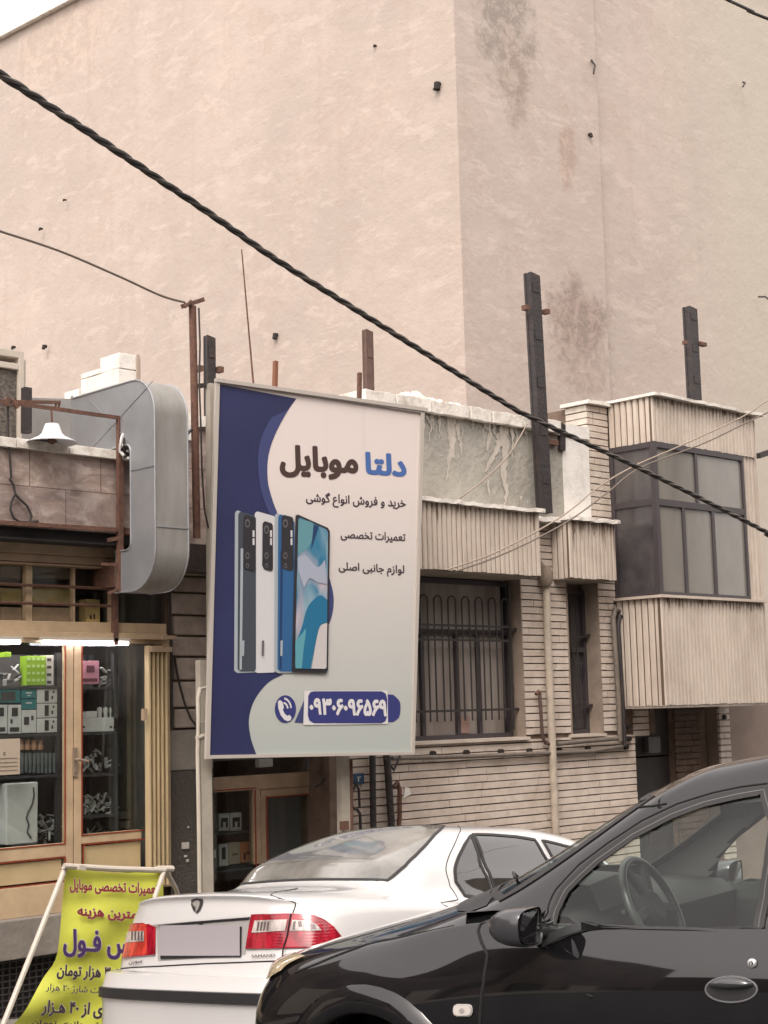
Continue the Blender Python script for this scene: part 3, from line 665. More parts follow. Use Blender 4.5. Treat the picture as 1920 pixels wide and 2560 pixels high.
p = onY(1014, 1984, HY-0.012); b.prism([p+Vector((-0.03,0,-0.05)), p+Vector((0.0,0,-0.03)), p+Vector((0.07,0,-0.01)), p+Vector((0.05,0,0.05)), p+Vector((0.0,0,0.06))], (0,0.01,0))
build('torn_paper', b, M_white, house)
# meters and risers beside the sign post
pipe('riser_pipe', [(931,1880),(932,1980),(934,2110)], HY-0.07, 0.030, M_steel, house)
pipe('riser_pipe', [(966,1880),(972,1960),(978,2050),(980,2110)], HY-0.07, 0.034, M_steel, house)
pipe('riser_pipe', [(880,1975),(878,2010),(884,2022),(893,2024),(900,2035),(902,2100)], HY-0.06, 0.014, M_rod, house)
pipe('riser_pipe', [(884,1975),(890,1958),(897,1975),(899,2020)], HY-0.06, 0.012, M_rod, house)
pipe('riser_pipe', [(985,1968),(993,1955),(999,1975),(999,2040),(996,2080)], HY-0.08, 0.022, M_rust, house)
pipe('riser_pipe', [(962,1895),(985,1925),(1000,1890)], HY-0.09, 0.012, M_rod, house)
p0_ = onY(885, 1934, HY-0.03); p1_ = onY(911, 1960, HY-0.03)
pl = build('house_number_plate', (lambda m_: (m_.box(p0_.x, p1_.x, HY-0.03, HY-0.02, p1_.z, p0_.z), m_)[-1])(MB()), mat('blue_enamel', (0.03,0.07,0.12), 0.3), house, bevel=0.002)
b = MB(); text_on(b, '۲', (894,1954), (902,1954), (894,1940), lambda x, y: onY(x, y, HY-0.033), 0.02, 30); build('number', b, M_white, pl, merge=False)
# ================================================================== left shop
SY = 10.3
shop = thing('corner_shop', 'phone shop with cream metal glass front under a travertine clad fascia', 'shop', (5.5, 10.6, -0.6))
def slab(mb, pts, Y0, Y1, mi=0):
    """closed quad traced on plane Y0, thickness to Y1"""
    q = [onY(x, y, Y0) for x, y in pts]; mb.prism(q, (0, Y1-Y0, 0), mi)
FY = 9.95
b = MB(); x1 = onY(326, 1230, FY).x; b.box(2.5, x1, FY, 14, 3.05, 3.62); build('stone_fascia', b, M_stone, shop, bevel=0.01)
b = MB()
for i, (xa, xb_) in enumerate([(2.5,4.9),(4.905,5.75),(5.755,6.2),(6.205,x1+0.0)]):
    ragged_slab(b, xa, xb_, FY-0.05, FY+0.35, 3.62, 3.69, seed=60+i, amp=0.004, step=0.16)
build('coping', b, M_coping, shop)
b = MB(); b.box(2.5, x1+0.1, FY+0.06, SY+0.3, 2.97, 3.05); b.box(2.5, x1-0.1, FY+0.02, SY, 2.955, 2.97); build('shutter_gap', b, M_dark, shop)
b = MB(); b.box(2.5, onY(297,1350,SY-0.1).x, SY-0.12, SY+0.05, 2.88, 2.965); b.box(2.5, onY(297,1350,SY-0.1).x, SY-0.10, SY+0.05, 2.80, 2.877); build('lintel_beam', b, M_frame2, shop, bevel=0.004)
zt1 = fz(1556, SY, 200); xr1 = onY(405, 1570, SY).x
# transom band with iron rods
f = MB(); f.box(2.5, xr1, SY-0.06, SY+0.05, zt1-0.08, zt1); f.box(2.5, xr1-0.02, SY-0.10, SY+0.05, zt1-0.13, zt1-0.082)
for px in (68,):
    x = onY(px, 1450, SY).x; f.box(x-0.028, x+0.028, SY-0.03, SY+0.03, zt1, 2.80)
for px in (182, 275):
    x = onY(px, 1450, SY).x; f.box(x-0.010, x+0.010, SY-0.02, SY+0.03, zt1, 2.80)
build('transom_frame', f, M_frame, shop, bevel=0.004)
b = MB()
for (ya, yb_) in ((1398,1421),(1452,1480),(1501,1520)):
    p = onY(0, ya, SY-0.09); q = onY(290, yb_, SY-0.09); z = (p.z+q.z)/2
    b.tube([(2.6, SY-0.09, z), (onY(292, ya, SY-0.09).x, SY-0.09, z)], 0.013, 6)
b.bar((onY(287,1500,SY-0.09).x, SY-0.09, 2.2), (onY(287,1400,SY-0.09).x, SY-0.09, 2.83), 0.04)
build('iron_rod_guard', b, M_rust, shop)
tp = MB(); tp.box(2.5, xr1, SY+0.012, SY+0.018, zt1, 2.80); build('transom_pane', tp, M_glass, shop)
M_pyell = mat('yellow_carton', (0.33,0.25,0.10), 0.8, var=0.2, vscale=10); M_pgrey = mat('stacked_carton', (0.22,0.165,0.125), 0.8, var=0.3, vscale=9)
def px_box(mb, x0, y0, x1_, y1, Y, d, mi=0):
    a = onY(x0, (y0+y1)/2, Y); c = onY(x1_, (y0+y1)/2, Y); zt = onY((x0+x1_)/2, y0, Y).z; zb = onY((x0+x1_)/2, y1, Y).z
    mb.box(a.x, c.x, Y, Y+d, zb, zt, mi)
for (q, m_, lab) in (((2,1470,54,1508),M_pyell,'flat yellow carton behind the transom glass, left of the cream mullion'),((82,1470,180,1508),M_pyell,'long yellow carton behind the transom glass, right of the cream mullion'),
                     ((2,1412,54,1444),M_pgrey,'brown carton at the top of the transom window, left of the cream mullion'),((82,1412,176,1446),M_pgrey,'brown carton at the top of the transom window, right of the cream mullion'),
                     ((2,1518,54,1550),M_pgrey,'dull carton at the foot of the transom window, left of the mullion'),((82,1518,176,1552),M_pgrey,'dull carton at the foot of the transom window, right of the mullion')):
    b = MB(); px_box(b, *q, SY+0.16, 0.25); tag(build('carton', b, m_, bevel=0.004), lab, 'carton', 'cartons behind the transom glass')
b = MB(); px_box(b, 215, 1498, 250, 1560, SY+0.14, 0.1); o = build('carton', b, M_pyell, bevel=0.003); tag(o, 'small upright yellow box with a black mark at the right end of the transom window', 'carton', 'cartons behind the transom glass')
b = MB(); px_box(b, 225, 1538, 230, 1548, SY+0.134, 0.004); px_box(b, 234, 1535, 238, 1548, SY+0.134, 0.004); build('printed_mark', b, M_dark, o)
# lower glazed front
xs1 = onY(179, 1900, SY); xfr = onY(417, 1900, SY).x; zT = fz(1592, SY, 200); zB = 0.30
XA = 3.9; xgate = onY(348, 1900, SY).x; xst0 = onY(160, 1900, SY).x; xst1 = onY(198, 1900, SY).x
zg = fz(2112, SY, 100); zg2 = 0.50
f = MB()
f.box(2.5, xfr, SY-0.05, SY+0.05, zT-0.05, zt1-0.131)
f.box(xfr-0.07, xfr, SY-0.052, SY+0.05, zB, zT-0.05)
f.box(xst0, (xst0+xst1)/2-0.004, SY-0.03, SY+0.03, zB+0.12, zT-0.05); f.box((xst0+xst1)/2+0.004, xst1, SY-0.033, SY+0.03, zB+0.12, zT-0.05)
f.box(XA, xst0, SY-0.028, SY+0.03, zg-0.10, zg); f.box(xst1, xgate, SY-0.028, SY+0.03, zg-0.02, zg+0.05)
f.box(2.5, xgate+0.2, SY-0.04, SY+0.04, zB-0.10, zB+0.118)
f.box(XA-0.1, XA, SY-0.03, SY+0.03, zB+0.12, zT-0.05)
build('shopfront_frame', f, M_frame, shop, bevel=0.005)
b = MB(); b.box(XA+0.0, xst0-0.03, SY-0.012, SY+0.012, zB+0.14, zg-0.12); b.box(xst1+0.03, xgate, SY-0.012, SY+0.012, zB+0.14, zg-0.04); build('kick_panel', b, mat('pale_yellow_panel', (0.50,0.385,0.215), 0.45, var=0.15, vscale=4), shop)
b = MB(); r = 0.008
def red_rect(x0, x1_, z0, z1):
    b.box(x0, x1_, SY-0.034, SY-0.0285, z1, z1+r); b.box(x0, x1_, SY-0.034, SY-0.0285, z0-r, z0); b.box(x0-r, x0, SY-0.037, SY-0.029, z0-r, z1+r); b.box(x1_, x1_+r, SY-0.037, SY-0.029, z0-r, z1+r)
red_rect(XA, xst0-0.015, zg, zT-0.05); red_rect(xst1+0.008, xgate+0.1, zg+0.05, zT-0.05); red_rect(XA, xst0-0.012, zB+0.13, zg-0.11); red_rect(xst1+0.02, xgate+0.1, zB+0.13, zg-0.03)
build('red_gasket', b, M_red, shop)
b = MB(); b.box(2.5, xst0, SY-0.004, SY+0.002, zg, zT-0.05); b.box(xst1, xfr-0.07, SY-0.004, SY+0.002, zg+0.05, zT-0.05); build('window_pane', b, M_glass, shop)
# handle
ph = onY(189, 1905, SY-0.05); b = MB(); b.box(ph.x-0.018, ph.x+0.018, SY-0.05, SY-0.033, ph.z-0.11, ph.z+0.11); b.tube([(ph.x, SY-0.05, ph.z+0.02),(ph.x, SY-0.09, ph.z+0.02),(ph.x+0.09, SY-0.09, ph.z-0.0)], 0.011, 8); b.tube([(ph.x,SY-0.055,ph.z-0.07),(ph.x,SY-0.04,ph.z-0.07)],0.012,8)
build('door_handle', b, mat('worn_brass_handle', (0.33,0.26,0.2), 0.4, metal=0.5), shop, bevel=0.002)
# folding gate
b = MB(); xg0, xg1 = xgate-0.01, xfr-0.075; n = 10; pw = (xg1-xg0)/n
for i in range(n):
    a = xg0+i*pw; d = 0.035 if i % 2 else 0.0
    b.hexa([(a,SY-0.16+d,zB+0.03),(a+pw*0.62,SY-0.16+d,zB+0.03),(a+pw*0.62,SY-0.10+d,zB+0.03),(a,SY-0.10+d,zB+0.03),(a,SY-0.16+d,zT-0.07),(a+pw*0.62,SY-0.16+d,zT-0.07),(a+pw*0.62,SY-0.10+d,zT-0.07),(a,SY-0.10+d,zT-0.07)])
    b.box(a+pw*0.62, a+pw, SY-0.12, SY-0.115, zB+0.03, zT-0.07)
build('folding_gate', b, mat('cream_gate', (0.54,0.42,0.25), 0.45, var=0.25, vscale=5, stretch=(6,6,0.5)), shop)
p = onY(362, 1788, SY-0.18); b = MB(); b.box(p.x-0.02, p.x+0.02, SY-0.19, SY-0.16, p.z-0.04, p.z+0.05); build('gate_latch', b, M_frame2, shop); b = MB(); b.box(xg0, xg1, SY-0.19, SY-0.165, zT-0.12, zT-0.08); b.box(xg1-0.1, xg1+0.04, SY-0.20, SY-0.17, zT-0.02, zT+0.01); build('gate_rail', b, M_frame2, shop)
# fluorescent tubes (lit)
M_tube = mat('lit_tube', (0.9,0.9,0.95), 0.3, emis=(1.0,0.93,1.0), estr=5)
for (xa, xb_) in ((-160, 57), (101, 327)):
    t = build('tube_fitting', (lambda m_, a, c: (m_.box(a.x, c.x, SY-0.11, SY-0.05, zT-0.035, zT-0.01), m_)[-1])(MB(), onY(xa, 1603, SY-0.11), onY(xb_, 1611, SY-0.11)), M_wframe, shop)
    c = MB(); c.tube([(onY(xa+6,1603,SY-0.09).x, SY-0.09, zT-0.052), (onY(xb_-8,1611,SY-0.09).x, SY-0.09, zT-0.052)], 0.016, 10); build('fluorescent_tube', c, M_tube, t, smooth=True)
it = MB()  # added tube hidden behind the beam, put in to brighten the shop interior
for yy in (SY+0.14,): it.tube([(3.2, yy, 2.27), (6.9, yy, 2.27)], 0.016, 8)
build('added_fill_tube', it, mat('added_fill_glow', (0.9,0.9,0.95), 0.3, emis=(1.0,0.95,0.98), estr=22), shop)
# sill, basement lattice
b = MB(); b.box(2.5, xfr+0.02, SY-0.12, SY+0.3, zB-0.38, zB-0.10); build('concrete_sill', b, M_grey, shop, bevel=0.01)
b = MB(); z0 = -1.6; z1 = zB-0.382
b.box(2.5, xfr, SY+0.05, SY+0.1, z0, z1); build('basement_back', b, M_dark, shop)
b = MB()
for i in range(64):
    x = 3.9+i*0.055; b.box(x, x+0.012, SY-0.02, SY-0.01, z0, z1)
for i in range(28):
    z = z1-0.03-i*0.045; b.box(3.9, xfr, SY-0.025, SY-0.0205, z, z+0.010)
build('basement_lattice', b, mat('black_lattice', (0.028,0.025,0.024), 0.6), shop)
# interior shell
b = MB(); b.box(2.5, 8.0, SY+2.6, SY+2.7, 0.2, 3.0); b.box(2.5, 7.3, SY+0.05, SY+2.6, 0.15, 0.2); b.box(2.5, 7.3, SY+0.3, SY+2.6, 2.95, 3.0); b.box(7.25, 7.3, SY+0.06, SY+2.6, 0.2, 2.95)
b.box(2.5, 7.25, SY+0.1, SY+0.9, 2.31, 2.33)
build('shop_interior', b, mat('dim_shop_interior', (0.12,0.105,0.095), 0.9, var=0.5, vscale=2), shop)
# display shelving
GY = SY+0.16
sh = thing('display_shelving', 'dark shelving unit full of phone accessories right behind the shop glass', 'shelving', (5.8, GY+0.2, 0.3))
b = MB()
for px in (148, 290): 
    x = onY(px, 1850, GY).x; b.box(x-0.02, x+0.02, GY, GY+0.04, 0.45, 2.15); b.box(x-0.02, x+0.02, GY+0.36, GY+0.4, 0.45, 2.15)
build('upright', b, M_shelf, sh)
for (y, xa, xb_) in ((1716,-60,146),(1836,-60,148),(1941,-60,150),(1718,200,290),(1831,200,292),(1935,200,292),(2038,200,290),(2098,200,292)):
    a = onY(xa, y, GY); c = onY(xb_, y, GY); b = MB(); b.box(max(a.x, xst1+0.01) if xa == 200 else a.x, c.x, GY-0.01, GY+0.38, a.z*0.5+c.z*0.5-0.018, a.z*0.5+c.z*0.5); build('shelf', b, M_shelf, sh)
b = MB(); b.box(4.2, 7.0, GY+0.42, GY+0.44, 0.4, 2.15); build('back_panel', b, mat('shelf_back', (0.05,0.044,0.042), 0.7, var=0.5, vscale=5), sh)
# goods
M_green = mat('lime_carton', (0.25,0.42,0.03), 0.5); M_wbox = mat('white_carton', (0.55,0.54,0.52), 0.5, var=0.1, vscale=20); M_teal = mat('teal_carton', (0.02,0.16,0.17), 0.5)
M_pink = mat('pink_carton', (0.55,0.25,0.32), 0.5); M_black = mat('black_print', (0.02,0.02,0.022), 0.5); M_peach = mat('peach_plastic', (0.5,0.28,0.18), 0.5); M_tan = mat('tan_sheet', (0.42,0.35,0.27), 0.8, var=0.1)
def good(nm, lab, cat, q, m_, d=0.10, dy=0.0, marks=(), grp='boxes on the shop shelves', mm=None):
    b = MB(); px_box(b, *q, GY+dy, d); o = build(nm, b, m_, bevel=0.003); tag(o, lab, cat, grp)
    if marks:
        k = MB()
        for (x0, y0, x1_, y1) in marks: px_box(k, q[0]+(q[2]-q[0])*x0, q[1]+(q[3]-q[1])*y0, q[0]+(q[2]-q[0])*x1_, q[1]+(q[3]-q[1])*y1, GY+dy-0.003, 0.002)
        build('print', k, mm or M_black, o)
    return o
good('accessory_box', 'lime green carton block patterned with pale flashes on the top left shelf', 'box', (66,1640,115,1713), M_green, marks=[(0.05+0.24*i,0.06+0.24*j,0.2+0.24*i,0.15+0.24*j) for i in range(4) for j in range(4)], mm=mat('pale_green_print',(0.45,0.6,0.25),0.5))
good('accessory_box', 'white sided carton standing against the lime green block', 'box', (116,1638,134,1713), M_wbox, marks=[(0.1,0.1+0.25*j,0.7,0.2+0.25*j) for j in range(4)], mm=M_shelf)
good('accessory_box', 'plain teal carton on the second shelf at the left edge', 'box', (-10,1722,51,1757), M_teal, marks=[(0.2,0.2,0.8,0.85)], mm=M_shelf)
good('accessory_box', 'small teal carton with white print, upper one of the pair', 'box', (54,1722,91,1746), M_teal, marks=[(0.3,0.35,0.7,0.5),(0.4,0.65,0.6,0.75)], mm=M_wbox)
good('accessory_box', 'small teal carton with white print, lower one of the pair', 'box', (54,1748,91,1773), M_teal, marks=[(0.3,0.3,0.7,0.45)], mm=M_wbox)
for j, w_ in enumerate(('top', 'middle', 'bottom')):
    good('accessory_box', 'white black barred phone carton, %s of the stack of three by the door' % w_, 'box', (93,1722+j*37,143,1757+j*37), M_wbox, marks=[(0.38,0.12,0.58,0.88),(0.78,0.15,0.86,0.3),(0.72,0.5,0.8,0.75)])
good('accessory_box', 'white carton showing a tilted black square, under the small teal cartons', 'box', (55,1775,91,1832), M_wbox, marks=[(0.15,0.3,0.5,0.65),(0.65,0.25,0.8,0.45)])
good('accessory_box', 'white earphone box with dark foot strip, right one of the pair', 'box', (20,1762,53,1834), M_wbox, marks=[(0.15,0.78,0.85,0.93),(0.3,0.1,0.75,0.4),(0.2,0.5,0.35,0.65)])
good('accessory_box', 'white earphone box with dark foot strip, left one at the photo edge', 'box', (-14,1762,18,1834), M_wbox, marks=[(0.15,0.78,0.85,0.93),(0.3,0.1,0.75,0.4)])
good('accessory_box', 'tiny lime box alone at the top left corner of the shop window', 'box', (12,1630,28,1643), M_green, grp=None)
good('accessory_box', 'pink carton with a dark oval picture on the top shelf right of the door stile', 'box', (203,1652,248,1710), M_pink, marks=[(0.3,0.2,0.75,0.5),(0.1,0.75,0.9,0.9)], mm=mat('dark_pink_print',(0.15,0.05,0.07),0.5))
good('accessory_tray', 'long white tray with small print on the second shelf of the right pane', 'tray', (203,1794,295,1829), M_wbox, marks=[(0.05,0.6,0.1,0.75),(0.78,0.6,0.84,0.75),(0.88,0.6,0.93,0.75)], grp=None)
for i, w_ in enumerate(('leftmost', 'middle', 'rightmost')):
    px = 249+i*15; p = onY(px, 1790, GY+0.05); b = MB(); b.lathe([(0.0,0.0),(0.016,0.0),(0.016,0.035),(0.022,0.05),(0.020,0.078),(0.0,0.09)], (p.x,GY+0.05,onY(px,1795,GY).z), 12); tag(build('light_bulb', b, M_wbox, smooth=True), 'small white bulb shaped charger on the white tray, %s of three' % w_, 'bulb', 'white bulbs on the tray')
good('accessory_box', 'little white carton on the white tray left of the bulbs', 'box', (219,1778,243,1794), M_wbox, grp=None)
for i in range(4):
    px = 52+i*16; b = MB(); b.lathe([(0.0,0),(0.02,0),(0.026,0.02),(0.02,0.045),(0.0,0.05)], (onY(px,1870,GY+0.06).x, GY+0.06, onY(px,1875,GY).z), 10); b.lathe([(0.0,0.05),(0.018,0.05),(0.02,0.08),(0.0,0.09)], (onY(px,1870,GY+0.06).x, GY+0.06, onY(px,1877,GY).z), 10)
    tag(build('wrapped_roll', b, M_peach, smooth=True), 'peach coloured rolled case above the grey cylinders, %s of four' % ('leftmost','second','third','rightmost')[i], 'roll', 'peach rolls above the grey cylinders')
for i in range(9):
    px = 55+i*10; b = MB(); p = onY(px, 1932, GY+0.04); b.tube([(p.x, GY+0.04, p.z), (p.x, GY+0.04, p.z+0.15)], 0.014, 10); tag(build('speaker_tube', b, mat('grey_cylinder_%d' % i, (0.10,0.11,0.115), 0.4) if i == 0 else bpy.data.materials['grey_cylinder_0'], smooth=True), 'dark grey upright cylinder on the third shelf, %s of the row of nine' % ('leftmost','second','third','fourth','middle','sixth','seventh','eighth','rightmost')[i], 'cylinder', 'grey cylinders in a row on the third shelf')
b = MB(); px_box(b, -12, 1847, 50, 1937, SY-0.012, 0.004); o = build('paper_notice', b, M_tan); tag(o, 'cream paper notice taped inside the shop glass above the white cabinet', 'notice')
k = MB(); 
for j in range(4): px_box(k, -6, 1895+j*10, 44, 1897+j*10, SY-0.0145, 0.0015)
px_box(k, 8, 1880, 14, 1888, SY-0.0145, 0.0015); build('print', k, M_pgrey, o)
b = MB(); px_box(b, 16, 1957, 95, 2110, GY-0.05, 0.3); o = build('white_cabinet', b, M_wbox, bevel=0.01); tag(o, 'plain off white cabinet with a loose cable hanging down its front', 'cabinet')
k = MB(); k.tube([onY(x, y, GY-0.056) for x, y in ((84,1968),(85,1990),(80,2012),(70,2030),(66,2045),(72,2062),(68,2080),(78,2096))], 0.006, 6); build('cable', k, M_shelf, o, smooth=True)
def heap(lab, x0, x1_, y0, y1, seed, n=26, cols=None):
    rn = random.Random(seed); b = MB()
    for i in range(n):
        u = rn.random(); px = x0+(x1_-x0)*u; py = y1-(y1-y0)*rn.random()*(1-abs(u-0.5)*0.9); p = onY(px, py, GY+0.05+rn.random()*0.12)
        L = rn.uniform(0.03,0.09); a = rn.uniform(0,pi); c = rn.uniform(-0.4,0.4); d = Vector((cos(a), c, sin(a))).normalized()
        b.bar(p-d*L/2, p+d*L/2, rn.uniform(0.012,0.034), rn.uniform(0.005,0.015), mi=rn.choice((0,0,0,1,1,2)))
    tag(build('accessory_heap', b, [M_wbox, mat('clear_plastic_wrap', (0.35,0.34,0.33), 0.15), M_shelf]), lab, 'packets', None, 'stuff')
heap('heap of bagged cables on the third shelf of the right pane', 204, 288, 1872, 1932, 1, 34)
heap('heap of white chargers on the fourth shelf of the right pane', 204, 288, 1968, 2036, 2, 60)
heap('few loose white packets on the bottom shelf of the right pane', 204, 272, 2055, 2098, 3, 16)
heap('small dark and white gadgets on the top shelf beside the pink carton', 250, 284, 1664, 1712, 4, 14)
heap('dark gadgets on the top left shelf beside the lime block', 2, 60, 1655, 1712, 5, 16)
b = MB(); px_box(b, 297, 1685, 345, 1795, GY+0.3, 0.2); px_box(b, 297, 1870, 345, 1935, GY+0.31, 0.2); tag(build('wall_poster', b, mat('grey_back_board', (0.11,0.10,0.095), 0.6, var=0.2), bevel=0.003), 'pair of dim grey boards hanging behind the right edge of the shop window', 'boards')
b = MB(); px_box(b, 299, 2030, 338, 2046, GY+0.2, 0.2); px_box(b, 299, 2052, 336, 2070, GY+0.21, 0.2); tag(build('dim_carton', b, mat('dim_carton_side', (0.14,0.12,0.10), 0.7)), 'two dim cartons piled low behind the right edge of the shop window', 'carton')
heap('dark boxes and tools beside the white cabinet', 100, 146, 2000, 2105, 7, 26)
# ================================================================== masonry between the shops, and the small shop under the sign
col = thing('stone_pier', 'stone block pier between the two shops with dark granite at its foot', 'pier', (7.5, 10.4, -0.9))
xp0, xp1 = xfr+0.012, 7.80
zs = [fz(q, SY, 460) for q in (1400,1440,1482,1538,1590,1642,1702,1770,1822)]
b = MB()
for i in range(len(zs)-1):
    z1, z0 = zs[i], zs[i+1]; j = 0.012*(i % 2); c0 = xp0+(0.06 if i % 2 else 0.03)
    b.box(c0, xp1-0.01-j, SY-0.02+j*0.5, SY+0.2, z0+0.008, z1-0.008)
build('stone_block', b, M_block, col, bevel=0.014)
b = MB(); b.box(xp0, xp1+0.0, SY+0.02, SY+0.5, -1.6, 3.0); build('pier_core', b, M_mortar, col)
b = MB(); zq = fz(1925, SY, 460); b.box(xp0-0.0, xp1, SY-0.035, SY+0.02, zq, zs[-1]-0.01); build('cement_patch', b, M_grey, col, bevel=0.008)
b = MB(); b.box(xp0+0.0, xp1, SY-0.03, SY+0.02, -1.6, zq-0.005); build('granite_facing', b, M_granite, col)
M_stk = mat('white_sticker', (0.45,0.42,0.38), 0.6)
for q in ((456,2106,473,2122),(462,2138,468,2143),(467,2148,472,2155),(470,2066,473,2070)):
    b = MB(); px_box(b, *q, SY-0.045, 0.012); build('wall_tag', b, M_stk, col)
b = MB(); b.tube([onY(x, y, SY-0.04) for x, y in ((436,1640),(446,1700),(462,1760),(478,1798),(492,1815))], 0.01, 6); b.tube([onY(x, y, SY-0.05) for x, y in ((423,1450),(428,1600),(430,1820))], 0.012, 6); build('loose_cable', b, M_rod, col)
# upper wall over the small shop
sm = thing('small_shop', 'small second shop with cream framed door half hidden behind the billboard', 'shop', (8.5, 10.5, -0.9))
xm1 = 9.24; ztop = fz(1052, SY, 505)
b = MB(); b.box(7.05, 9.6, SY, SY+0.3, 3.02, ztop-0.06); build('upper_wall', b, M_stone, sm)
b = MB(); ragged_slab(b, 7.0, 9.56, SY-0.05, SY+0.35, ztop-0.06, ztop+0.03, seed=77, amp=0.02); build('coping', b, M_coping, sm)
b = MB(); b.box(6.9, 9.24, SY-0.25, SY+0.02, 2.80, 3.02); build('dark_lintel', b, mat('dark_brown_lintel', (0.09,0.068,0.058), 0.9, var=0.4, vscale=8, bump=0.4), sm)  # dark mottled brown band over the opening
b = MB(); px_box(b, 462, 1048, 487, 1100, SY-0.06, 0.05); px_box(b, 462, 1060, 476, 1075, SY-0.07, 0.01); build('white_patch', b, M_white, sm)
b = MB(); b.box(7.8, xm1, SY+0.28, SY+0.35, 1.25, 2.8); build('dark_fascia_glass', b, mat('dull_glass_band', (0.11,0.115,0.11), 0.3, var=0.4, vscale=3), sm)
ys2 = SY+0.25
def bx2(mb, x0, y0, x1_, y1, Y=None, d=0.05): px_box(mb, x0, y0, x1_, y1, Y if Y else ys2, d)
f = MB(); bx2(f, 516, 1936, 822, 1972, d=0.06); bx2(f, 634, 1974, 652, 2160, d=0.06); bx2(f, 652, 1968, 816, 1988, Y=ys2+0.01); bx2(f, 652, 1989, 669, 2160, Y=ys2+0.012); bx2(f, 799, 1989, 812, 2160, Y=ys2+0.012); bx2(f, 813, 1973, 822, 2160, Y=ys2-0.02, d=0.08); bx2(f, 824, 1950, 832, 2160, Y=ys2-0.02, d=0.08)
build('door_frame', f, M_frame2, sm, bevel=0.003)
b = MB(); bx2(b, 530, 1972, 641, 1975, Y=ys2-0.004, d=0.004); bx2(b, 638, 1975, 641, 2165, Y=ys2-0.004, d=0.004); bx2(b, 668, 1987, 802, 1990, Y=ys2+0.004, d=0.006); bx2(b, 667, 1990, 670, 2165, Y=ys2+0.004, d=0.006); bx2(b, 799, 1990, 802, 2165, Y=ys2+0.004, d=0.006); build('red_gasket', b, M_red, sm)
b = MB(); bx2(b, 516, 1973, 634, 2200, Y=ys2+0.02, d=0.006); bx2(b, 669, 1990, 799, 2200, Y=ys2+0.03, d=0.006); build('door_pane', b, M_glass, sm)
b = MB(); bx2(b, 671, 1992, 797, 2200, Y=ys2+0.12, d=0.02); build('grey_curtain', b, mat('grey_curtain', (0.15,0.15,0.158), 0.8, var=0.25, vscale=3, stretch=(6,1,0.3)), sm)
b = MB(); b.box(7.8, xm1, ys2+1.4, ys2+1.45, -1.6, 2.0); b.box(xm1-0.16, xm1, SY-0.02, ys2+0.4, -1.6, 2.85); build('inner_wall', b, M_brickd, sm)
b = MB(); b.box(7.8, xm1-0.16, ys2, ys2+1.3, -1.6, -0.6); b.box(7.78, 7.8, SY, ys2+1.3, -1.6, 2.8); b.box(7.8, xm1, SY+0.02, ys2+1.4, 2.8, 2.82); build('shop_plinth', b, M_grey, sm)
def good2(nm, lab, q, m_, marks=(), mm=None, d=0.05):
    b = MB(); px_box(b, *q, ys2+0.10, d); o = build(nm, b, m_, bevel=0.003); tag(o, lab, 'box', 'boxes in the small shop window')
    if marks:
        k = MB()
        for (x0, y0, x1_, y1) in marks: px_box(k, q[0]+(q[2]-q[0])*x0, q[1]+(q[3]-q[1])*y0, q[0]+(q[2]-q[0])*x1_, q[1]+(q[3]-q[1])*y1, ys2+0.097, 0.002)
        build('print', k, mm or M_black, o)
good2('accessory_box', 'white game pad box, left of the pair in the small shop window', (547,2034,574,2077), M_wbox, [(0.2,0.25,0.85,0.5),(0.2,0.5,0.4,0.8),(0.65,0.5,0.85,0.8)])
good2('accessory_box', 'white game pad box, right of the pair in the small shop window', (576,2032,604,2077), M_wbox, [(0.2,0.25,0.85,0.5),(0.2,0.5,0.4,0.8),(0.65,0.5,0.85,0.8)])
good2('accessory_box', 'white box with a black rounded window beside the beige box, small shop window', (548,2110,571,2165), M_wbox, [(0.3,0.15,0.7,0.7)])
good2('accessory_box', 'beige box with faint print beside the orange box, small shop window', (572,2106,600,2160), M_tan, [(0.3,0.5,0.8,0.6)], M_pgrey)
good2('accessory_box', 'orange box with dark strokes at the right of the small shop window', (601,2105,630,2155), mat('orange_carton', (0.5,0.2,0.09), 0.6), [(0.3,0.55,0.45,0.9),(0.5,0.5,0.85,0.58)])
good2('accessory_box', 'narrow dark and white box at the left end of the lower shelf, small shop window', (530,2120,546,2170), M_shelf, [(0.2,0.1,0.6,0.5)], M_wbox)
b = MB(); 
for (y, x0, x1_) in ((2081, 516, 634), (2174, 516, 634)): bx2(b, x0, y, x1_, y+5, Y=ys2+0.06, d=0.25)
tag(build('glass_shelf', b, M_shelf), 'pair of dark shelves inside the small shop window', 'shelf')
b = MB(); px_box(b, 648, 1897, 683, 1918, SY+0.1, 0.06); o = build('ceiling_lamp', b, mat('dim_lamp', (0.25,0.24,0.22), 0.5), bevel=0.01); tag(o, 'squarish pale lamp above the small shop door, under the billboard', 'lamp')
b = MB(); b.tube([onY(x, y, SY+0.05) for x, y in ((822,1915),(815,1940),(800,1962),(790,1966))], 0.010, 6); b.tube([onY(x, y, SY+0.05) for x, y in ((767,1897),(768,1925))], 0.02, 6); build('loose_cable', b, M_rod, sm)
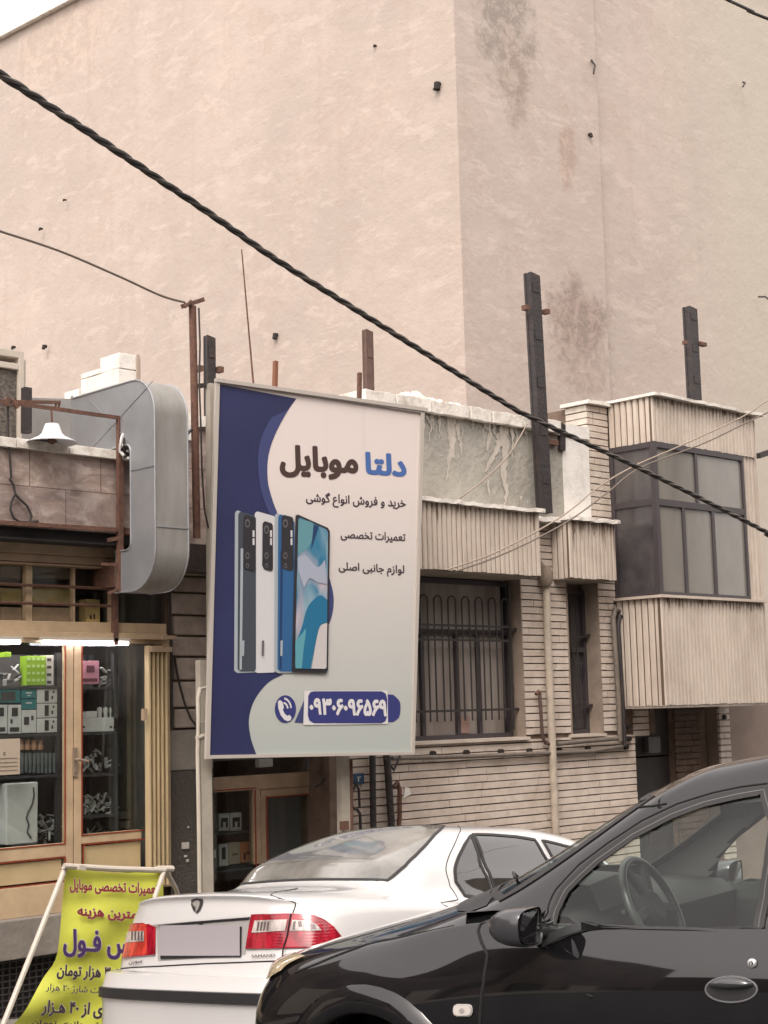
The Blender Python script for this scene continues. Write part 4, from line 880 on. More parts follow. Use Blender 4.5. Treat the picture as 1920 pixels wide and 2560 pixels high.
# ================================================================== duct
DXX = 6.63; DW = 0.30; DYO = 9.4; DYI = 9.72; R_ = 0.30
duct = thing('air_duct', 'big galvanised sheet duct bending down from the roof into the shop front', 'duct', (DXX+0.15, 9.9, 2.3))
zO = 4.20; zI = 3.71; zL = 2.585; zLI = 2.90; YE_ = 9.93
def arc(cy, cz, r, a0, a1, n=8): return [(cy+r*cos(radians(a0+(a1-a0)*k/n)), cz+r*sin(radians(a0+(a1-a0)*k/n))) for k in range(n+1)]
YBK = 10.56
outer = [(YBK, zO)] + arc(DYO+0.30, zO-0.30, 0.30, 90, 180) + [(DYO, 3.2)] + arc(DYO+0.30, zL+0.30, 0.30, 180, 270) + [(YE_, zL)]
inner = [(YBK, zI)] + arc(DYI+0.06, zI-0.06, 0.06, 90, 180) + [(DYI, 3.2)] + arc(DYI+0.06, zLI+0.06, 0.06, 180, 270) + [(YE_, zLI)]
b = MB()
b.grid([[(DXX, y, z) for y, z in outer], [(DXX, y, z) for y, z in inner]]); b.grid([[(DXX+DW, y, z) for y, z in outer], [(DXX+DW, y, z) for y, z in inner]])
build('side_sheet', b, M_galv, duct)
b = MB(); b.grid([[(DXX, y, z) for y, z in outer], [(DXX+DW, y, z) for y, z in outer]]); b.grid([[(DXX, y, z) for y, z in inner], [(DXX+DW, y, z) for y, z in inner]])
build('outer_sheet', b, M_galv2, duct, smooth=True, sharp=30)
b = MB()
for pts in (outer, inner):
    b.tube([(DXX-0.003, y, z) for y, z in pts], 0.007, 6)
b.tube([(DXX+DW, y, z) for y, z in outer], 0.007, 6)
build('folded_seam', b, M_galv, duct, smooth=True)
b = MB(); b.box(DXX-0.006, DXX+0.0, DYO, DYI, 3.50, 3.515); build('sheet_joint', b, M_galv, duct); b = MB(); b.box(DXX-0.004, DXX+DW+0.004, DYO-0.006, DYO, 3.04, 3.05); build('sheet_joint', b, M_galv, duct); b = MB(); b.box(DXX-0.006, DXX, YBK-0.03, YBK, zI-0.02, zO+0.02)
b.bar((DXX-0.003, DYO+0.02, zO-0.05), (DXX-0.003, 10.3, zI+0.02), 0.004); b.bar((DXX-0.003, DYI+0.02, zI+0.02), (DXX-0.003, 10.3, zO-0.05), 0.004)
build('cross_break', b, M_galv, duct)
b = MB(); b.box(DXX+0.06, DXX+DW-0.05, YE_-0.01, SY+0.05, zL+0.06, zLI-0.06); build('neck', b, M_rust, duct)
# duct run towards the cooler, and the cooler
b = MB()
a0 = [(DXX, YBK, zI), (DXX+DW, YBK, zI), (DXX+DW, YBK, zO), (DXX, YBK, zO)]
pA = onY(90, 985, 10.9); pB = onY(90, 1085, 10.9)
a1 = [(pA.x-0.35, 11.6, 3.72), (pA.x+0.1, 11.9, 3.72), (pA.x+0.1, 11.9, 4.34), (pA.x-0.35, 11.6, 4.34)]
b.hexa(a0+a1); build('roof_run', b, mat('dull_grey_duct', (0.24,0.235,0.23), 0.5, metal=0.4, var=0.2, vscale=3), duct)
cl = thing('rooftop_cooler', 'off white rooftop cooler box with dark mesh sides at the left edge', 'cooler', (5.6, 11.4, 3.6))
CYy = 11.0
cx1 = onY(60, 950, CYy).x; cz1 = onY(30, 880, CYy).z
f = MB(); f.box(cx1-1.2, cx1, CYy, CYy+0.9, cz1-0.04, cz1+0.02); f.box(cx1-0.05, cx1, CYy-0.005, CYy+0.05, 3.3, cz1-0.04); f.box(cx1-0.30, cx1-0.27, CYy-0.003, CYy+0.04, 3.3, cz1-0.04); f.box(cx1-1.2, cx1-1.14, CYy-0.003, CYy+0.04, 3.3, cz1-0.04)
f.box(cx1-1.14, cx1-0.05, CYy-0.002, CYy+0.04, cz1-0.14, cz1-0.09); f.box(cx1-0.005, cx1+0.03, CYy+0.02, CYy+0.9, 3.3, cz1-0.04)
build('casing', f, M_wframe, cl, bevel=0.006)
b = MB(); b.box(cx1-1.14, cx1-0.05, CYy+0.03, CYy+0.04, 3.3, cz1-0.1); build('mesh_panel', b, mat('straw_mesh', (0.06,0.05,0.045), 0.9, var=0.6, vscale=30, bump=0.8, bscale=60, col2=(0.16,0.14,0.12)), cl)
tag(build('roof_post', (lambda m_: (px_box(m_, 62, 968, 80, 1082, 10.6, 0.06), m_)[-1])(MB()), M_steel), 'short dark steel post beside the rooftop cooler', 'post')
# white chimney block
ch = thing('white_chimney', 'white painted brick chimney block standing behind the grey duct', 'chimney', (8.6, 12.2, 3.6))
CX = 8.28; cy0 = onX(297, 900, CX).y; cy1 = onX(203, 900, CX).y; zc = onX(297, 872, CX).z
b = MB(); xx1 = onY(340, 900, cy0).x
rn = random.Random(9)
zrow = 3.4; zt2 = zc
while zrow < zt2-0.02:
    z1 = min(zrow+0.16, zt2); y = cy0; k = 0
    top = zc if y < cy0 else zc
    while y < cy1-0.01:
        L = min(rn.uniform(0.25,0.42), cy1-y)
        lim = zc if y < cy0+0.26 else zc-0.13; z1 = min(zrow+0.16, lim)
        if zrow < lim-0.03: b.box(CX+rn.uniform(-0.006,0.006), CX+0.25, y+0.002, y+L-0.002, zrow+0.004, z1-0.004)
        y += L
    zrow += 0.16
build('white_bricks', b, M_white, ch, bevel=0.006)
b = MB(); b.box(CX+0.03, xx1, cy0+0.004, cy1-0.01, 3.4, zc-0.22); b.box(CX+0.252, xx1, cy0+0.002, cy0+0.3, 3.4, zc-0.05); b.box(xx1, xx1+0.03, cy0-0.02, cy0+0.2, 3.4, zc-0.03); build('rendered_side', b, mat('beige_render', (0.42,0.34,0.275), 0.85, var=0.2, vscale=4), ch)
b = MB(); b.box(CX-0.02, CX+0.16, cy1+0.02, cy1+0.28, 3.4, zc-0.28); build('side_pillar', b, M_white, ch, bevel=0.006)
# ================================================================== rust frame with hanging lamp, round bundle, wires
b = MB(); YF = 9.88
def pt(x, y, Y=YF): return onY(x, y, Y)
b.bar(pt(-40,1003), pt(150,1006), 0.022); b.bar(pt(-20,1000), pt(300,1045), 0.026); b.bar(pt(299,1043), pt(300,1480), 0.040)
b.bar(pt(300,1325), pt(-20,1305), 0.03); b.bar(pt(150,1002), pt(146,1022), 0.012); b.bar(pt(141,1006), pt(138,1020), 0.012); b.bar(pt(20,995), pt(14,1012), 0.04); b.bar(pt(30,1000),pt(44,1020),0.03)
b.bar(pt(300,1325,FY-0.02), pt(322,1330,FY-0.02), 0.05); b.bar(pt(270,1350), pt(300,1345), 0.03); b.bar(pt(255,1410), pt(290,1412), 0.02); b.bar(pt(270,1484), pt(302,1470), 0.02)
tag(build('awning_frame', b, M_rust), 'rusty square iron frame standing in front of the stone fascia', 'frame')
lamp = thing('hanging_lamp', 'white conical shade lamp hanging from the rusty frame', 'lamp', pt(130,1112,YF-0.05))
c = pt(130, 1085, YF-0.05); b = MB(); s_ = 0.0037
b.lathe([(0.05,0.075),(0.052,0.07),(0.075,0.005),(0.10,-0.02),(0.19,-0.062),(0.188,-0.068),(0.095,-0.028),(0.0,-0.02)], c, 28)
build('lamp_shade', b, mat('white_enamel', (0.72,0.72,0.74), 0.35), lamp, smooth=True, sharp=60)
b = MB(); b.tube([pt(128,1018,YF-0.05), c+ZV*0.075], 0.009, 6); b.lathe([(0.0,-0.02),(0.03,-0.022),(0.035,-0.06),(0.0,-0.08)], c, 12); build('lamp_stem', b, M_rust, lamp)
b = MB(); p = pt(316,1115,YF-0.06)
rn = random.Random(2)
for k in range(5):
    r = 0.035+0.011*k; b.tube([p+Vector((cos(a)*r*0.75, rn.uniform(-0.02,0.02), sin(a)*r*1.25)) for a in [2*pi*j/14 for j in range(14)]], 0.013, 6, close=True, mi=k % 2)
b.tube([p+Vector((-0.03,0,0.05)), p+Vector((0.0,0,0.11)), p+Vector((0.03,0,0.06))], 0.01, 6, mi=1)
tag(build('cable_bundle', b, [M_wbox, M_rod], smooth=True), 'coiled white and black cable bundle tied at the frame corner beside the duct', 'cable coil')
b = MB(); b.tube([pt(x, y, FY-0.03) for x, y in ((19,1000),(20,1090),(25,1150),(28,1196),(24,1198),(34,1212),(38,1235),(28,1255),(26,1275),(34,1295),(50,1305),(74,1306),(79,1290),(68,1265),(52,1250),(38,1236))], 0.010, 6)
b.tube([pt(74,1306,FY-0.03), pt(95,1303,FY-0.03)], 0.014, 6); tag(build('dangling_wire', b, M_rod, smooth=True), 'thin black wire looping down the travertine fascia at the photo left', 'wire')
# ================================================================== steel posts and stubs
GP = 'steel column stubs standing on the roofs'
def steel(nm, lab, x0, x1_, ytop, ybot, Y, lug=None, xoff=0, cat='steel column', mt=None, grp=GP, seed=0, lean=0.0):
    a = onY(x0, (ytop+ybot)/2, Y); c = onY(x1_, (ytop+ybot)/2, Y); zt_ = onY((x0+x1_)/2, ytop, Y).z; zb_ = onY((x0+x1_)/2, ybot, Y).z
    xt0, xt1 = onY(x0+xoff, ytop, Y).x, onY(x1_+xoff, ytop, Y).x; xb0, xb1 = onY(x0-xoff, ybot, Y).x, onY(x1_-xoff, ybot, Y).x
    wd = (xt1-xt0)*0.60; dp = (xt1-xt0)*0.38; fl = wd*0.14; xt0 += (xt1-xt0)*0.40; xb0 += (xb1-xb0)*0.40
    def hx(mb, u0, u1, v0, v1):
        mb.hexa([(xb0+(xb1-xb0)*u0,Y+v0,zb_),(xb0+(xb1-xb0)*u1,Y+v0,zb_),(xb0+(xb1-xb0)*u1,Y+v1,zb_),(xb0+(xb1-xb0)*u0,Y+v1,zb_),
                 (xt0+wd*u0,Y+v0,zt_+0.01),(xt0+wd*u1,Y+v0,zt_-0.01),(xt0+wd*u1,Y+v1,zt_),(xt0+wd*u0,Y+v1,zt_)])
    t = thing(nm, lab, cat, ((a.x+c.x)/2, Y, zb_), grp)
    m_ = MB(); hx(m_, 0, 1, 0, fl*1.2); hx(m_, 0, 1, dp-fl*1.2, dp); hx(m_, 0.04, 0.50, fl*1.25, dp-fl*1.25); hx(m_, 0.54, 0.98, fl*1.25, dp-fl*1.25)
    build('beam', m_, mt or M_steel, t)
    rn = random.Random(seed); pm_ = MB(); n = max(1, int((zt_-zb_)/0.42))
    for i in range(n):
        z = zb_+(i+0.7)*(zt_-zb_)/n; u = (z-zb_)/(zt_-zb_); xa = xb0+(xt0-xb0)*u; pm_.box(xa+wd*0.14, xa+wd*0.86, Y-0.006, Y, z-0.05, z+0.05)
    build('batten_plate', pm_, mt or M_steel, t)
    for (lx, ly, dx) in (lug or ()):
        g_ = MB(); p = onY(lx, ly, Y); g_.box(min(p.x, p.x+dx), max(p.x, p.x+dx), Y-0.02, Y+0.05, p.z-0.025, p.z+0.025); build('lug', g_, mt or M_rust, t)
    return t
steel('steel_column', 'tallest black steel column rising from the ledge left of the bay window', 1326, 1366, 686, 1279, 10.12, [(1322,770,-0.06),(1364,778,0.05)], xoff=-16, seed=1)
steel('steel_column', 'black steel column with side bracket behind the bay window roof', 1716, 1749, 768, 1003, 12.2, [(1748,858,0.16),(1716,856,-0.03)], xoff=-6, seed=2)
steel('steel_column', 'short brown steel column behind the white coping, under the thick cable', 905, 935, 825, 1010, 10.9, xoff=-2, seed=3, mt=mat('brown_steel', (0.12,0.07,0.055), 0.7, var=0.3, vscale=10))
steel('steel_column', 'black steel column stub just left of the billboard top corner', 505, 540, 840, 1100, 10.45, [(505,922,-0.05),(545,923,0.05)], xoff=-1, seed=4)
steel('steel_column', 'dark bracket post against the white strip beside the tallest column', 1393, 1414, 1058, 1125, 10.26, [(1393,1108,-0.16)], seed=5)
b = MB()
rp = thing('rusty_pole', 'thin rusty pole with a T shaped top left of the billboard', 'pole', onY(490,1345,9.75))
b.tube([onY(481,765,9.75), onY(486,1000,9.75), onY(492,1345,9.75)], 0.030, 10); build('pole', b, M_rust, rp, smooth=True)
b = MB(); b.bar(onY(456,766,9.75), onY(508,749,9.75), 0.035); b.bar(onY(462,768,9.72), onY(478,752,9.72), 0.02); build('cross_arm', b, M_rust, rp)
b = MB(); b.tube([onY(x, y, 9.72) for x, y in ((497,770),(500,860),(498,960),(502,1060),(505,1180),(512,1280),(521,1320))], 0.008, 6); b.bar(onY(496,965,9.75), onY(530,962,9.75), 0.035); b.tube([onY(x, y, 9.75) for x, y in ((458,1096),(478,1075),(494,1058))], 0.012, 6); build('loose_wire', b, M_rod, rp, smooth=True)
tag(build('antenna_rod', (lambda m_: (m_.tube([onY(604,623,10.9), onY(634,965,10.9)], [0.006,0.010], 6), m_)[-1])(MB()), M_rust), 'long thin leaning antenna rod behind the billboard top edge', 'antenna')
tag(build('rebar_stub', (lambda m_: (m_.bar(onY(689,903,10.0), onY(687,975,10.0), 0.035), m_)[-1])(MB()), mat('orange_rust', (0.20,0.085,0.045), 0.8)), 'stubby rusty bar sticking up above the middle of the billboard top', 'bar', 'rusty bars above the billboard')
tag(build('rebar_stub', (lambda m_: (m_.bar(onY(899,932,9.8), onY(898,1003,9.8), 0.032), m_)[-1])(MB()), M_rust), 'darker rusty bar in front of the brown steel column and white coping', 'bar', 'rusty bars above the billboard')
tag(build('wall_bracket', (lambda m_: (m_.bar(onY(1895,1140,11.0), onY(1960,1118,11.0), 0.07), m_)[-1])(MB()), M_rod), 'black bracket arm sticking in from the right edge above the bay', 'bracket')
# ================================================================== billboard
BL, TL_, TR, BR = onY(524,1890,9.6), onY(549,953,9.6), onY(1055,1031,9.42), onY(1031,1882,9.42)
BN = (BR-BL).cross(TL_-BL).normalized()
if BN.y > 0: BN = -BN
def onB(px, py, k=0): return onP(px, py, BL+BN*k, BN)
BL0, TL0, TR0, BR0 = onB(524,1890), onB(549,953), onB(1055,1031), onB(1031,1882)
bb = thing('billboard', 'tall navy and white phone shop billboard with Persian lettering on two posts', 'billboard', (8.3, 9.65, -0.9))
b = MB(); b.prism([BL0, BR0, TR0, TL0], -BN*0.025)
def board_tone():
    m, g = newmat('toned_board', 0.45)
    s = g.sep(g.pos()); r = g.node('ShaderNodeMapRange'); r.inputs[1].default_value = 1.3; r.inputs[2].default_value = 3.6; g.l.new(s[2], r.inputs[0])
    c = g.mix(r.outputs[0], (0.375,0.41,0.385), (0.66,0.585,0.55)); st = g.noise(g.pos((1,1,0.05)), 9, 3, 0.6, 0.6, 0.75)  # grey green at the bottom, paler and pinker towards the top
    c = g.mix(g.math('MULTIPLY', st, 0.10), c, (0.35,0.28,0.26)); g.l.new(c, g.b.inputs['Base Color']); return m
build('board_face', b, board_tone(), bb)
b = MB(); fr_ = [onB(515,1897,0.02), onB(1037,1886,0.02), onB(1062,1022,0.02), onB(541,945,0.02)]; inn = [onB(525,1888,0.02), onB(1030,1879,0.02), onB(1053,1032,0.02), onB(550,955,0.02)]
for i in range(4):
    j = (i+1) % 4; b.prism([fr_[i], fr_[j], inn[j], inn[i]], -BN*0.028)
b.prism([onB(541,945,0.03), onB(1070,1020,0.03), onB(1070,1029,0.03), onB(541,954,0.03)], -BN*0.03)
build('board_frame', b, mat('grey_white_frame', (0.42,0.38,0.34), 0.5), bb)
class Lay:
    k = 0.0
def poly(nm, pts, m_, k, parent=bb):
    b = MB(); b.face([onB(x, y, k) for x, y in pts]); return build(nm, b, m_, parent, merge=False)
def cz(x, y): return (480+x/2.106, 900+y/2.106)      # pixel of the enlarged crop -> photo pixel
def smooth_curve(pts, n=8):
    out = []
    for i in range(len(pts)-1):
        p0 = pts[max(i-1,0)]; p1 = pts[i]; p2 = pts[i+1]; p3 = pts[min(i+2, len(pts)-1)]
        for k in range(n):
            t = k/n; out.append(tuple(0.5*((2*p1[d])+(-p0[d]+p2[d])*t+(2*p0[d]-5*p1[d]+4*p2[d]-p3[d])*t*t+(-p0[d]+3*p1[d]-3*p2[d]+p3[d])*t**3) for d in (0,1)))
    out.append(pts[-1]); return out
M_navy = mat('navy_print', (0.026,0.031,0.095), 0.4, var=0.2, vscale=1.5); M_navy2 = mat('blue_print', (0.045,0.055,0.15), 0.4)
M_blue = mat('mid_blue_print', (0.035,0.04,0.16), 0.4)
curve1 = smooth_curve([cz(550,203), cz(490,290), cz(430,410), cz(400,520), cz(400,640), cz(425,740), cz(452,810)])
nav = [cz(146,128)] + curve1 + [cz(452,1250), cz(452,1650)] + smooth_curve([cz(480,1656), cz(400,1700), cz(330,1790), cz(300,1890), cz(310,1990), cz(340,2080)]) + [cz(86,2090)]
poly('navy_field', nav, M_navy, 0.002)
curveB = smooth_curve([cz(420,300), cz(372,390), cz(350,480), cz(348,570), cz(362,680), cz(395,780), cz(452,900)])
poly('navy_crescent', curve1[6:] + curveB[::-1], M_navy2, 0.004)
poly('navy_crescent', smooth_curve([cz(724,1150), cz(742,1220), cz(746,1280), cz(738,1340), cz(722,1390)])+[cz(700,1390), cz(700,1150)], M_navy2, 0.004)
# phones (flat print)
M_pbk = mat('phone_black', (0.028,0.026,0.03), 0.4); M_pgr = mat('phone_grey_back', (0.055,0.065,0.08), 0.35); M_psil = mat('phone_silver', (0.33,0.37,0.40), 0.35); M_pwh = mat('phone_white_back', (0.55,0.54,0.545), 0.35)
M_pbl = mat('phone_blue_back', (0.030,0.105,0.24), 0.35); M_pdb = mat('phone_dark_blue', (0.018,0.045,0.12), 0.35)
def rr(x0, y0a, x1_, y0b, y1a, y1b, r=14):
    """rounded slanted phone outline in crop pixels: left top y0a, right top y0b"""
    return [cz(x0, y0a+r), cz(x0+r*0.4, y0a+r*0.35), cz(x0+r, y0a), cz(x1_-r*0.6, y0b-4), cz(x1_, y0b+r*0.5), cz(x1_, y1b-r), cz(x1_-r*0.5, y1b), cz(x0+r, y1a), cz(x0+r*0.3, y1a-r*0.4), cz(x0-4, y1a-r)]
def phone(x0, x1_, ya, yb_, body, edge, cam_, k, strip):
    poly('phone_edge', rr(x0, ya, x1_, yb_, 1648, 1645), edge, k)
    poly('phone_back', rr(x0+18, ya+6, x1_-1, yb_, 1640, 1640), body, k+0.002)
    poly('phone_shade', [cz(x0+30, ya+200), cz(x0+44, ya+200), cz(x0+36, 1630), cz(x0+24, 1630)], strip, k+0.003)
phone(226, 338, 792, 826, M_pgr, M_psil, 0, 0.005, M_psil)
poly('phone_edge', rr(330, 797, 440, 826, 1648, 1645), M_pwh, 0.006)
phone(436, 540, 806, 848, M_pbl, M_psil, 0, 0.010, M_pdb)
M_lens = mat('lens_grey', (0.12,0.115,0.12), 0.3)
def cams(x, w_, ytop, k, inset=0):
    poly('camera_block', [cz(x+2, ytop+12), cz(x+14, ytop), cz(x+w_-6, ytop+12), cz(x+w_, ytop+26), cz(x+w_, 1100), cz(x+w_-8, 1112), cz(x+10, 1100), cz(x, 1080)], M_pbk, k)
    for (cy_, r) in ((ytop+45, 15), (1030, 12), (1084, 9)):
        c = (x+22, cy_); poly('camera_lens', [cz(c[0]+r*0.9*cos(a), c[1]+r*1.5*sin(a)) for a in [2*pi*q/14 for q in range(14)]], M_lens, k+0.0015)
        poly('camera_lens', [cz(c[0]+r*0.55*cos(a), c[1]+r*0.9*sin(a)) for a in [2*pi*q/12 for q in range(12)]], M_pbk, k+0.0025)
    for cy_ in (913, 955): poly('flash_mark', [cz(x+w_-15, cy_-16), cz(x+w_-5, cy_-16), cz(x+w_-5, cy_+20), cz(x+w_-15, cy_+18)], M_pwh, k+0.0015)
cams(270, 64, 815, 0.012); cams(370, 56, 848, 0.012); cams(470, 64, 815, 0.014)
for x in (264, 368, 466): poly('logo_bar', [cz(x, 1478), cz(x+12, 1476), cz(x+10, 1558), cz(x-1, 1558)], M_psil if x != 368 else M_lens, 0.016)
scr = [cz(545,818), cz(560,814), cz(716,884), cz(726,902), cz(716,1634), cz(706,1650), cz(530,1644), cz(526,1632)]
poly('phone_edge', scr, M_pbk, 0.017)
def screen_print():
    m, g = newmat('phone_wallpaper', 0.35); p = g.pos((1.3,1.3,0.55))
    n1 = g.noise(p, 2.1, 2, 0.4, 0.42, 0.6, 1.6); n2 = g.noise(g.pos((2,2,0.8)), 1.7, 2, 0.4, 0.45, 0.62, 1.0)
    c = g.mix(n1, (0.03,0.16,0.27), (0.24,0.36,0.42)); c = g.mix(n2, c, (0.42,0.38,0.42)); g.l.new(c, g.b.inputs['Base Color']); return m
poly('phone_screen', [cz(560,838), cz(570,830), cz(708,892), cz(716,908), cz(708,1622), cz(700,1628), cz(546,1624), cz(542,1610)], screen_print(), 0.019)
poly('phone_screen', smooth_curve([cz(560,838), cz(640,862), cz(636,940), cz(600,1000), cz(556,1020)]) , mat('wallpaper_teal', (0.11,0.26,0.30), 0.35), 0.021)
poly('phone_screen', [cz(640,866), cz(668,876), cz(640,960), cz(628,1000)], M_pdb, 0.0215)
poly('phone_screen', smooth_curve([cz(542,1500), cz(580,1400), cz(610,1300), cz(670,1240), cz(712,1262)])+smooth_curve([cz(712,1380), cz(672,1400), cz(650,1480), cz(624,1626)])+[cz(546,1624)], mat('wallpaper_blue', (0.02,0.14,0.26), 0.35), 0.022)
poly('phone_screen', smooth_curve([cz(544,1480), cz(580,1440), cz(600,1420), cz(588,1520), cz(578,1624)])+[cz(546,1624)], mat('wallpaper_aqua', (0.10,0.30,0.36), 0.35), 0.0235)
poly('phone_screen', smooth_curve([cz(712,1384), cz(676,1402), cz(654,1480), cz(630,1624)])+[cz(700,1626), cz(708,1616)], mat('wallpaper_pale', (0.50,0.47,0.46), 0.35), 0.0238)
poly('phone_screen', smooth_curve([cz(556,1040), cz(600,1030), cz(660,1090), cz(700,1050)])+smooth_curve([cz(712,1180), cz(660,1170), cz(620,1150), cz(590,1200)])+[cz(560,1110)], mat('wallpaper_haze', (0.33,0.36,0.44), 0.35), 0.0232)
# lettering
M_txt = mat('lettering_dark', (0.052,0.036,0.045), 0.4); M_txb = mat('lettering_brown', (0.06,0.035,0.03), 0.4); M_txp = mat('lettering_violet', (0.045,0.045,0.16), 0.4); M_txbl = mat('lettering_blue', (0.06,0.13,0.34), 0.4); M_txw = mat('lettering_white', (0.62,0.60,0.60), 0.4)
def word(nm, s, bl, br, tl, m_, k=0.003, bold=0.0, rows=70, proj=None, parent=bb, raw=False):
    b = MB(); text_on(b, s, bl, br, tl, proj or (lambda x, y: onB(x, y, k)), bold, rows, 0, raw)
    return build(nm, b, m_, parent, merge=False)
def W(nm, s, x0, y0, x1_, y1, top, m_, bold=0.0, **kw):
    """crop pixels: baseline box left-bottom (x0,y0), right-bottom (x1,y1), height top"""
    return word(nm, s, cz(x0, y0), cz(x1_, y1), cz(x0, y0-top), m_, bold=bold, **kw)
W('headline', 'دلتا', 912, 603, 1130, 618, 122, M_txbl, 0.045)
W('headline', 'موبایل', 462, 618, 876, 640, 178, M_txb, 0.045)
W('lettering', 'خرید و فروش انواع گوشی', 600, 768, 1126, 800, 78, M_txt, 0.024)
W('lettering', 'تعمیرات تخصصی', 783, 950, 1124, 968, 58, M_txt, 0.024)
W('lettering', 'لوازم جانبی اصلی', 772, 1128, 1118, 1146, 66, M_txt, 0.024)
# phone number badge
poly('badge', [cz(540,1908), cz(600,1768), cz(600,1912)], M_navy2, 0.003)
poly('badge', [cz(1020,1760), cz(1060,1762)]+smooth_curve([cz(1060,1762), cz(1092,1795), cz(1098,1835), cz(1090,1880), cz(1062,1905)])+[cz(1020,1908)], M_blue, 0.003)
poly('number_sticker', [cz(592,1742), cz(1030,1740), cz(1032,1916), cz(586,1922)], M_txw, 0.006)
poly('number_badge', [cz(612,1768), cz(624,1748), cz(645,1744), cz(1000,1744), cz(1020,1756), cz(1028,1785), cz(1026,1880), cz(1018,1902), cz(998,1912), cz(640,1912), cz(618,1898), cz(610,1870)], M_blue, 0.008)
word('phone_number', '۰۹۳۰۶۰۹۶۵۶۹', cz(618,1868), cz(1026,1878), cz(618,1778), M_txw, 0.010, 0.045, 60)
cpx = (492, 1838); poly('handset_disc', [cz(cpx[0]+56*cos(a), cpx[1]+73*sin(a)) for a in [2*pi*q/32 for q in range(32)]], M_blue, 0.003)
hs_ = [(452,1798),(464,1790),(476,1800),(484,1830),(478,1842),(488,1862),(502,1874),(514,1868),(524,1882),(520,1896),(504,1902),(486,1894),(466,1868),(454,1832)]
poly('handset', [cz(*p) for p in hs_], M_txw, 0.005)
for (r0, r1) in ((22,30),(40,48)):
    a0, a1 = -80, -5; o_ = [(478+r1*cos(radians(a0+(a1-a0)*k/8)), 1838+r1*1.3*sin(radians(a0+(a1-a0)*k/8))) for k in range(9)]; i_ = [(478+r0*cos(radians(a1+(a0-a1)*k/8)), 1838+r0*1.3*sin(radians(a1+(a0-a1)*k/8))) for k in range(9)]
    poly('handset_wave', [cz(*p) for p in o_+i_], M_txw, 0.005)
# posts behind
b = MB(); b.bar(onY(507,1650,9.72), onY(520,2600,9.72), 0.10, 0.06, up=(0,1,0)); b.bar(onY(530,1650,9.72), onY(527,960,9.72), 0.06); build('post', b, M_pole, bb)
b = MB(); b.bar(onY(857,1870,9.72), onY(866,2600,9.72), 0.095, 0.06, up=(0,1,0)); build('post', b, M_pole, bb)
b = MB(); b.tube([onY(x, y, 9.7) for x, y in ((514,1718),(500,1722),(495,1745),(496,1800),(494,1880),(497,2050),(500,2300))], 0.016, 8); b.tube([onY(495,1805,9.7), onY(512,1803,9.7)], 0.012, 6); b.tube([onY(492,1845,9.7), onY(508,1840,9.7)], 0.022, 8); build('conduit', b, M_wframe, bb, smooth=True)
b = MB(); b.tube([onY(876,1900,9.7), onY(878,2080,9.7)], 0.02, 8); build('conduit', b, M_rust, bb)
b = MB(); p = onY(862,2062,9.66); b.box(p.x-0.05, p.x+0.03, 9.64, 9.67, p.z-0.04, p.z+0.03); build('post_bracket', b, M_rust, bb)
# ================================================================== overhead cables
def cable(lab, pts, r, m_, nm='overhead_cable', grp='wires strung across the street', n=8, twist=0):
    P = [EYE + ray(x, y)*d for x, y, d in pts]
    Q = []
    for i in range(len(P)-1):
        p0 = P[max(i-1,0)]; p1 = P[i]; p2 = P[i+1]; p3 = P[min(i+2, len(P)-1)]
        for k in range(10):
            t = k/10; Q.append(0.5*((2*p1)+(-p0+p2)*t+(2*p0-5*p1+4*p2-p3)*t*t+(-p0+3*p1-3*p2+p3)*t**3))
    Q.append(P[-1]); b = MB()
    if not twist: b.tube(Q, r, n)
    else:
        S = []; step = 0.012; 
        for i in range(len(Q)-1):
            m2 = max(1, int((Q[i+1]-Q[i]).length/0.03)); S += [Q[i].lerp(Q[i+1], k/m2) for k in range(m2)]
        S.append(Q[-1]); L = 0
        for s in range(twist):
            pts2 = []; L = 0
            for i, q in enumerate(S):
                if i: L += (S[i]-S[i-1]).length
                a = L/0.5*2*pi + 2*pi*s/twist; d = (S[min(i+1,len(S)-1)]-S[max(i-1,0)]).normalized(); x = d.cross(ZV).normalized(); y = x.cross(d)
                pts2.append(q+(x*cos(a)+y*sin(a))*r*0.62)
            b.tube(pts2, r*0.62, 6, mi=s % 2)
    return tag(build(nm, b, m_, smooth=True), lab, 'cable', grp)
M_cab = mat('black_cable', (0.03,0.024,0.02), 0.6); M_cab2 = mat('grey_black_cable', (0.07,0.055,0.045), 0.55); M_cabg = mat('weathered_cable', (0.16,0.125,0.10), 0.7); M_cabl = mat('pale_cable', (0.30,0.24,0.19), 0.7)
cable('thick twisted black cable sagging right across the whole picture', [(-700,-180,5.6),(-60,150,7.0),(0,185,7.2),(200,316,7.9),(393,445,8.6),(545,548,9.1),(706,659,9.7),(960,818,10.6),(1250,1000,11.8),(1331,1045,12.1),(1560,1152,13.1),(1760,1250,14.0),(1920,1332,14.8),(2000,1375,15.2),(2700,1690,18.5)], 0.0185, [M_cab, M_cab2], twist=3)
cable('thin wire running from the left edge to the T topped pole', [(-600,400,9.5),(-60,558,11.0),(0,578,11.3),(150,628,11.7),(300,692,12.1),(400,738,12.4),(462,756,12.6)], 0.010, M_cabg)
cable('upper of two thin pale wires reaching the bay window roof from the right edge', [(2500,720,17),(1980,970,15.5),(1860,1040,15.2),(1700,1115,14.9),(1590,1163,14.6),(1500,1215,14.2),(1420,1280,13.8),(1330,1335,13.3),(1230,1385,12.9),(1120,1424,12.5)], 0.007, M_cabl)
cable('lower of two thin pale wires reaching the bay window roof from the right edge', [(2500,760,17),(1980,1003,15.5),(1870,1055,15.2),(1760,1108,14.9),(1600,1170,14.6),(1520,1230,14.2),(1440,1290,13.8),(1350,1342,13.3),(1240,1393,12.9),(1140,1428,12.5)], 0.007, M_cabg)
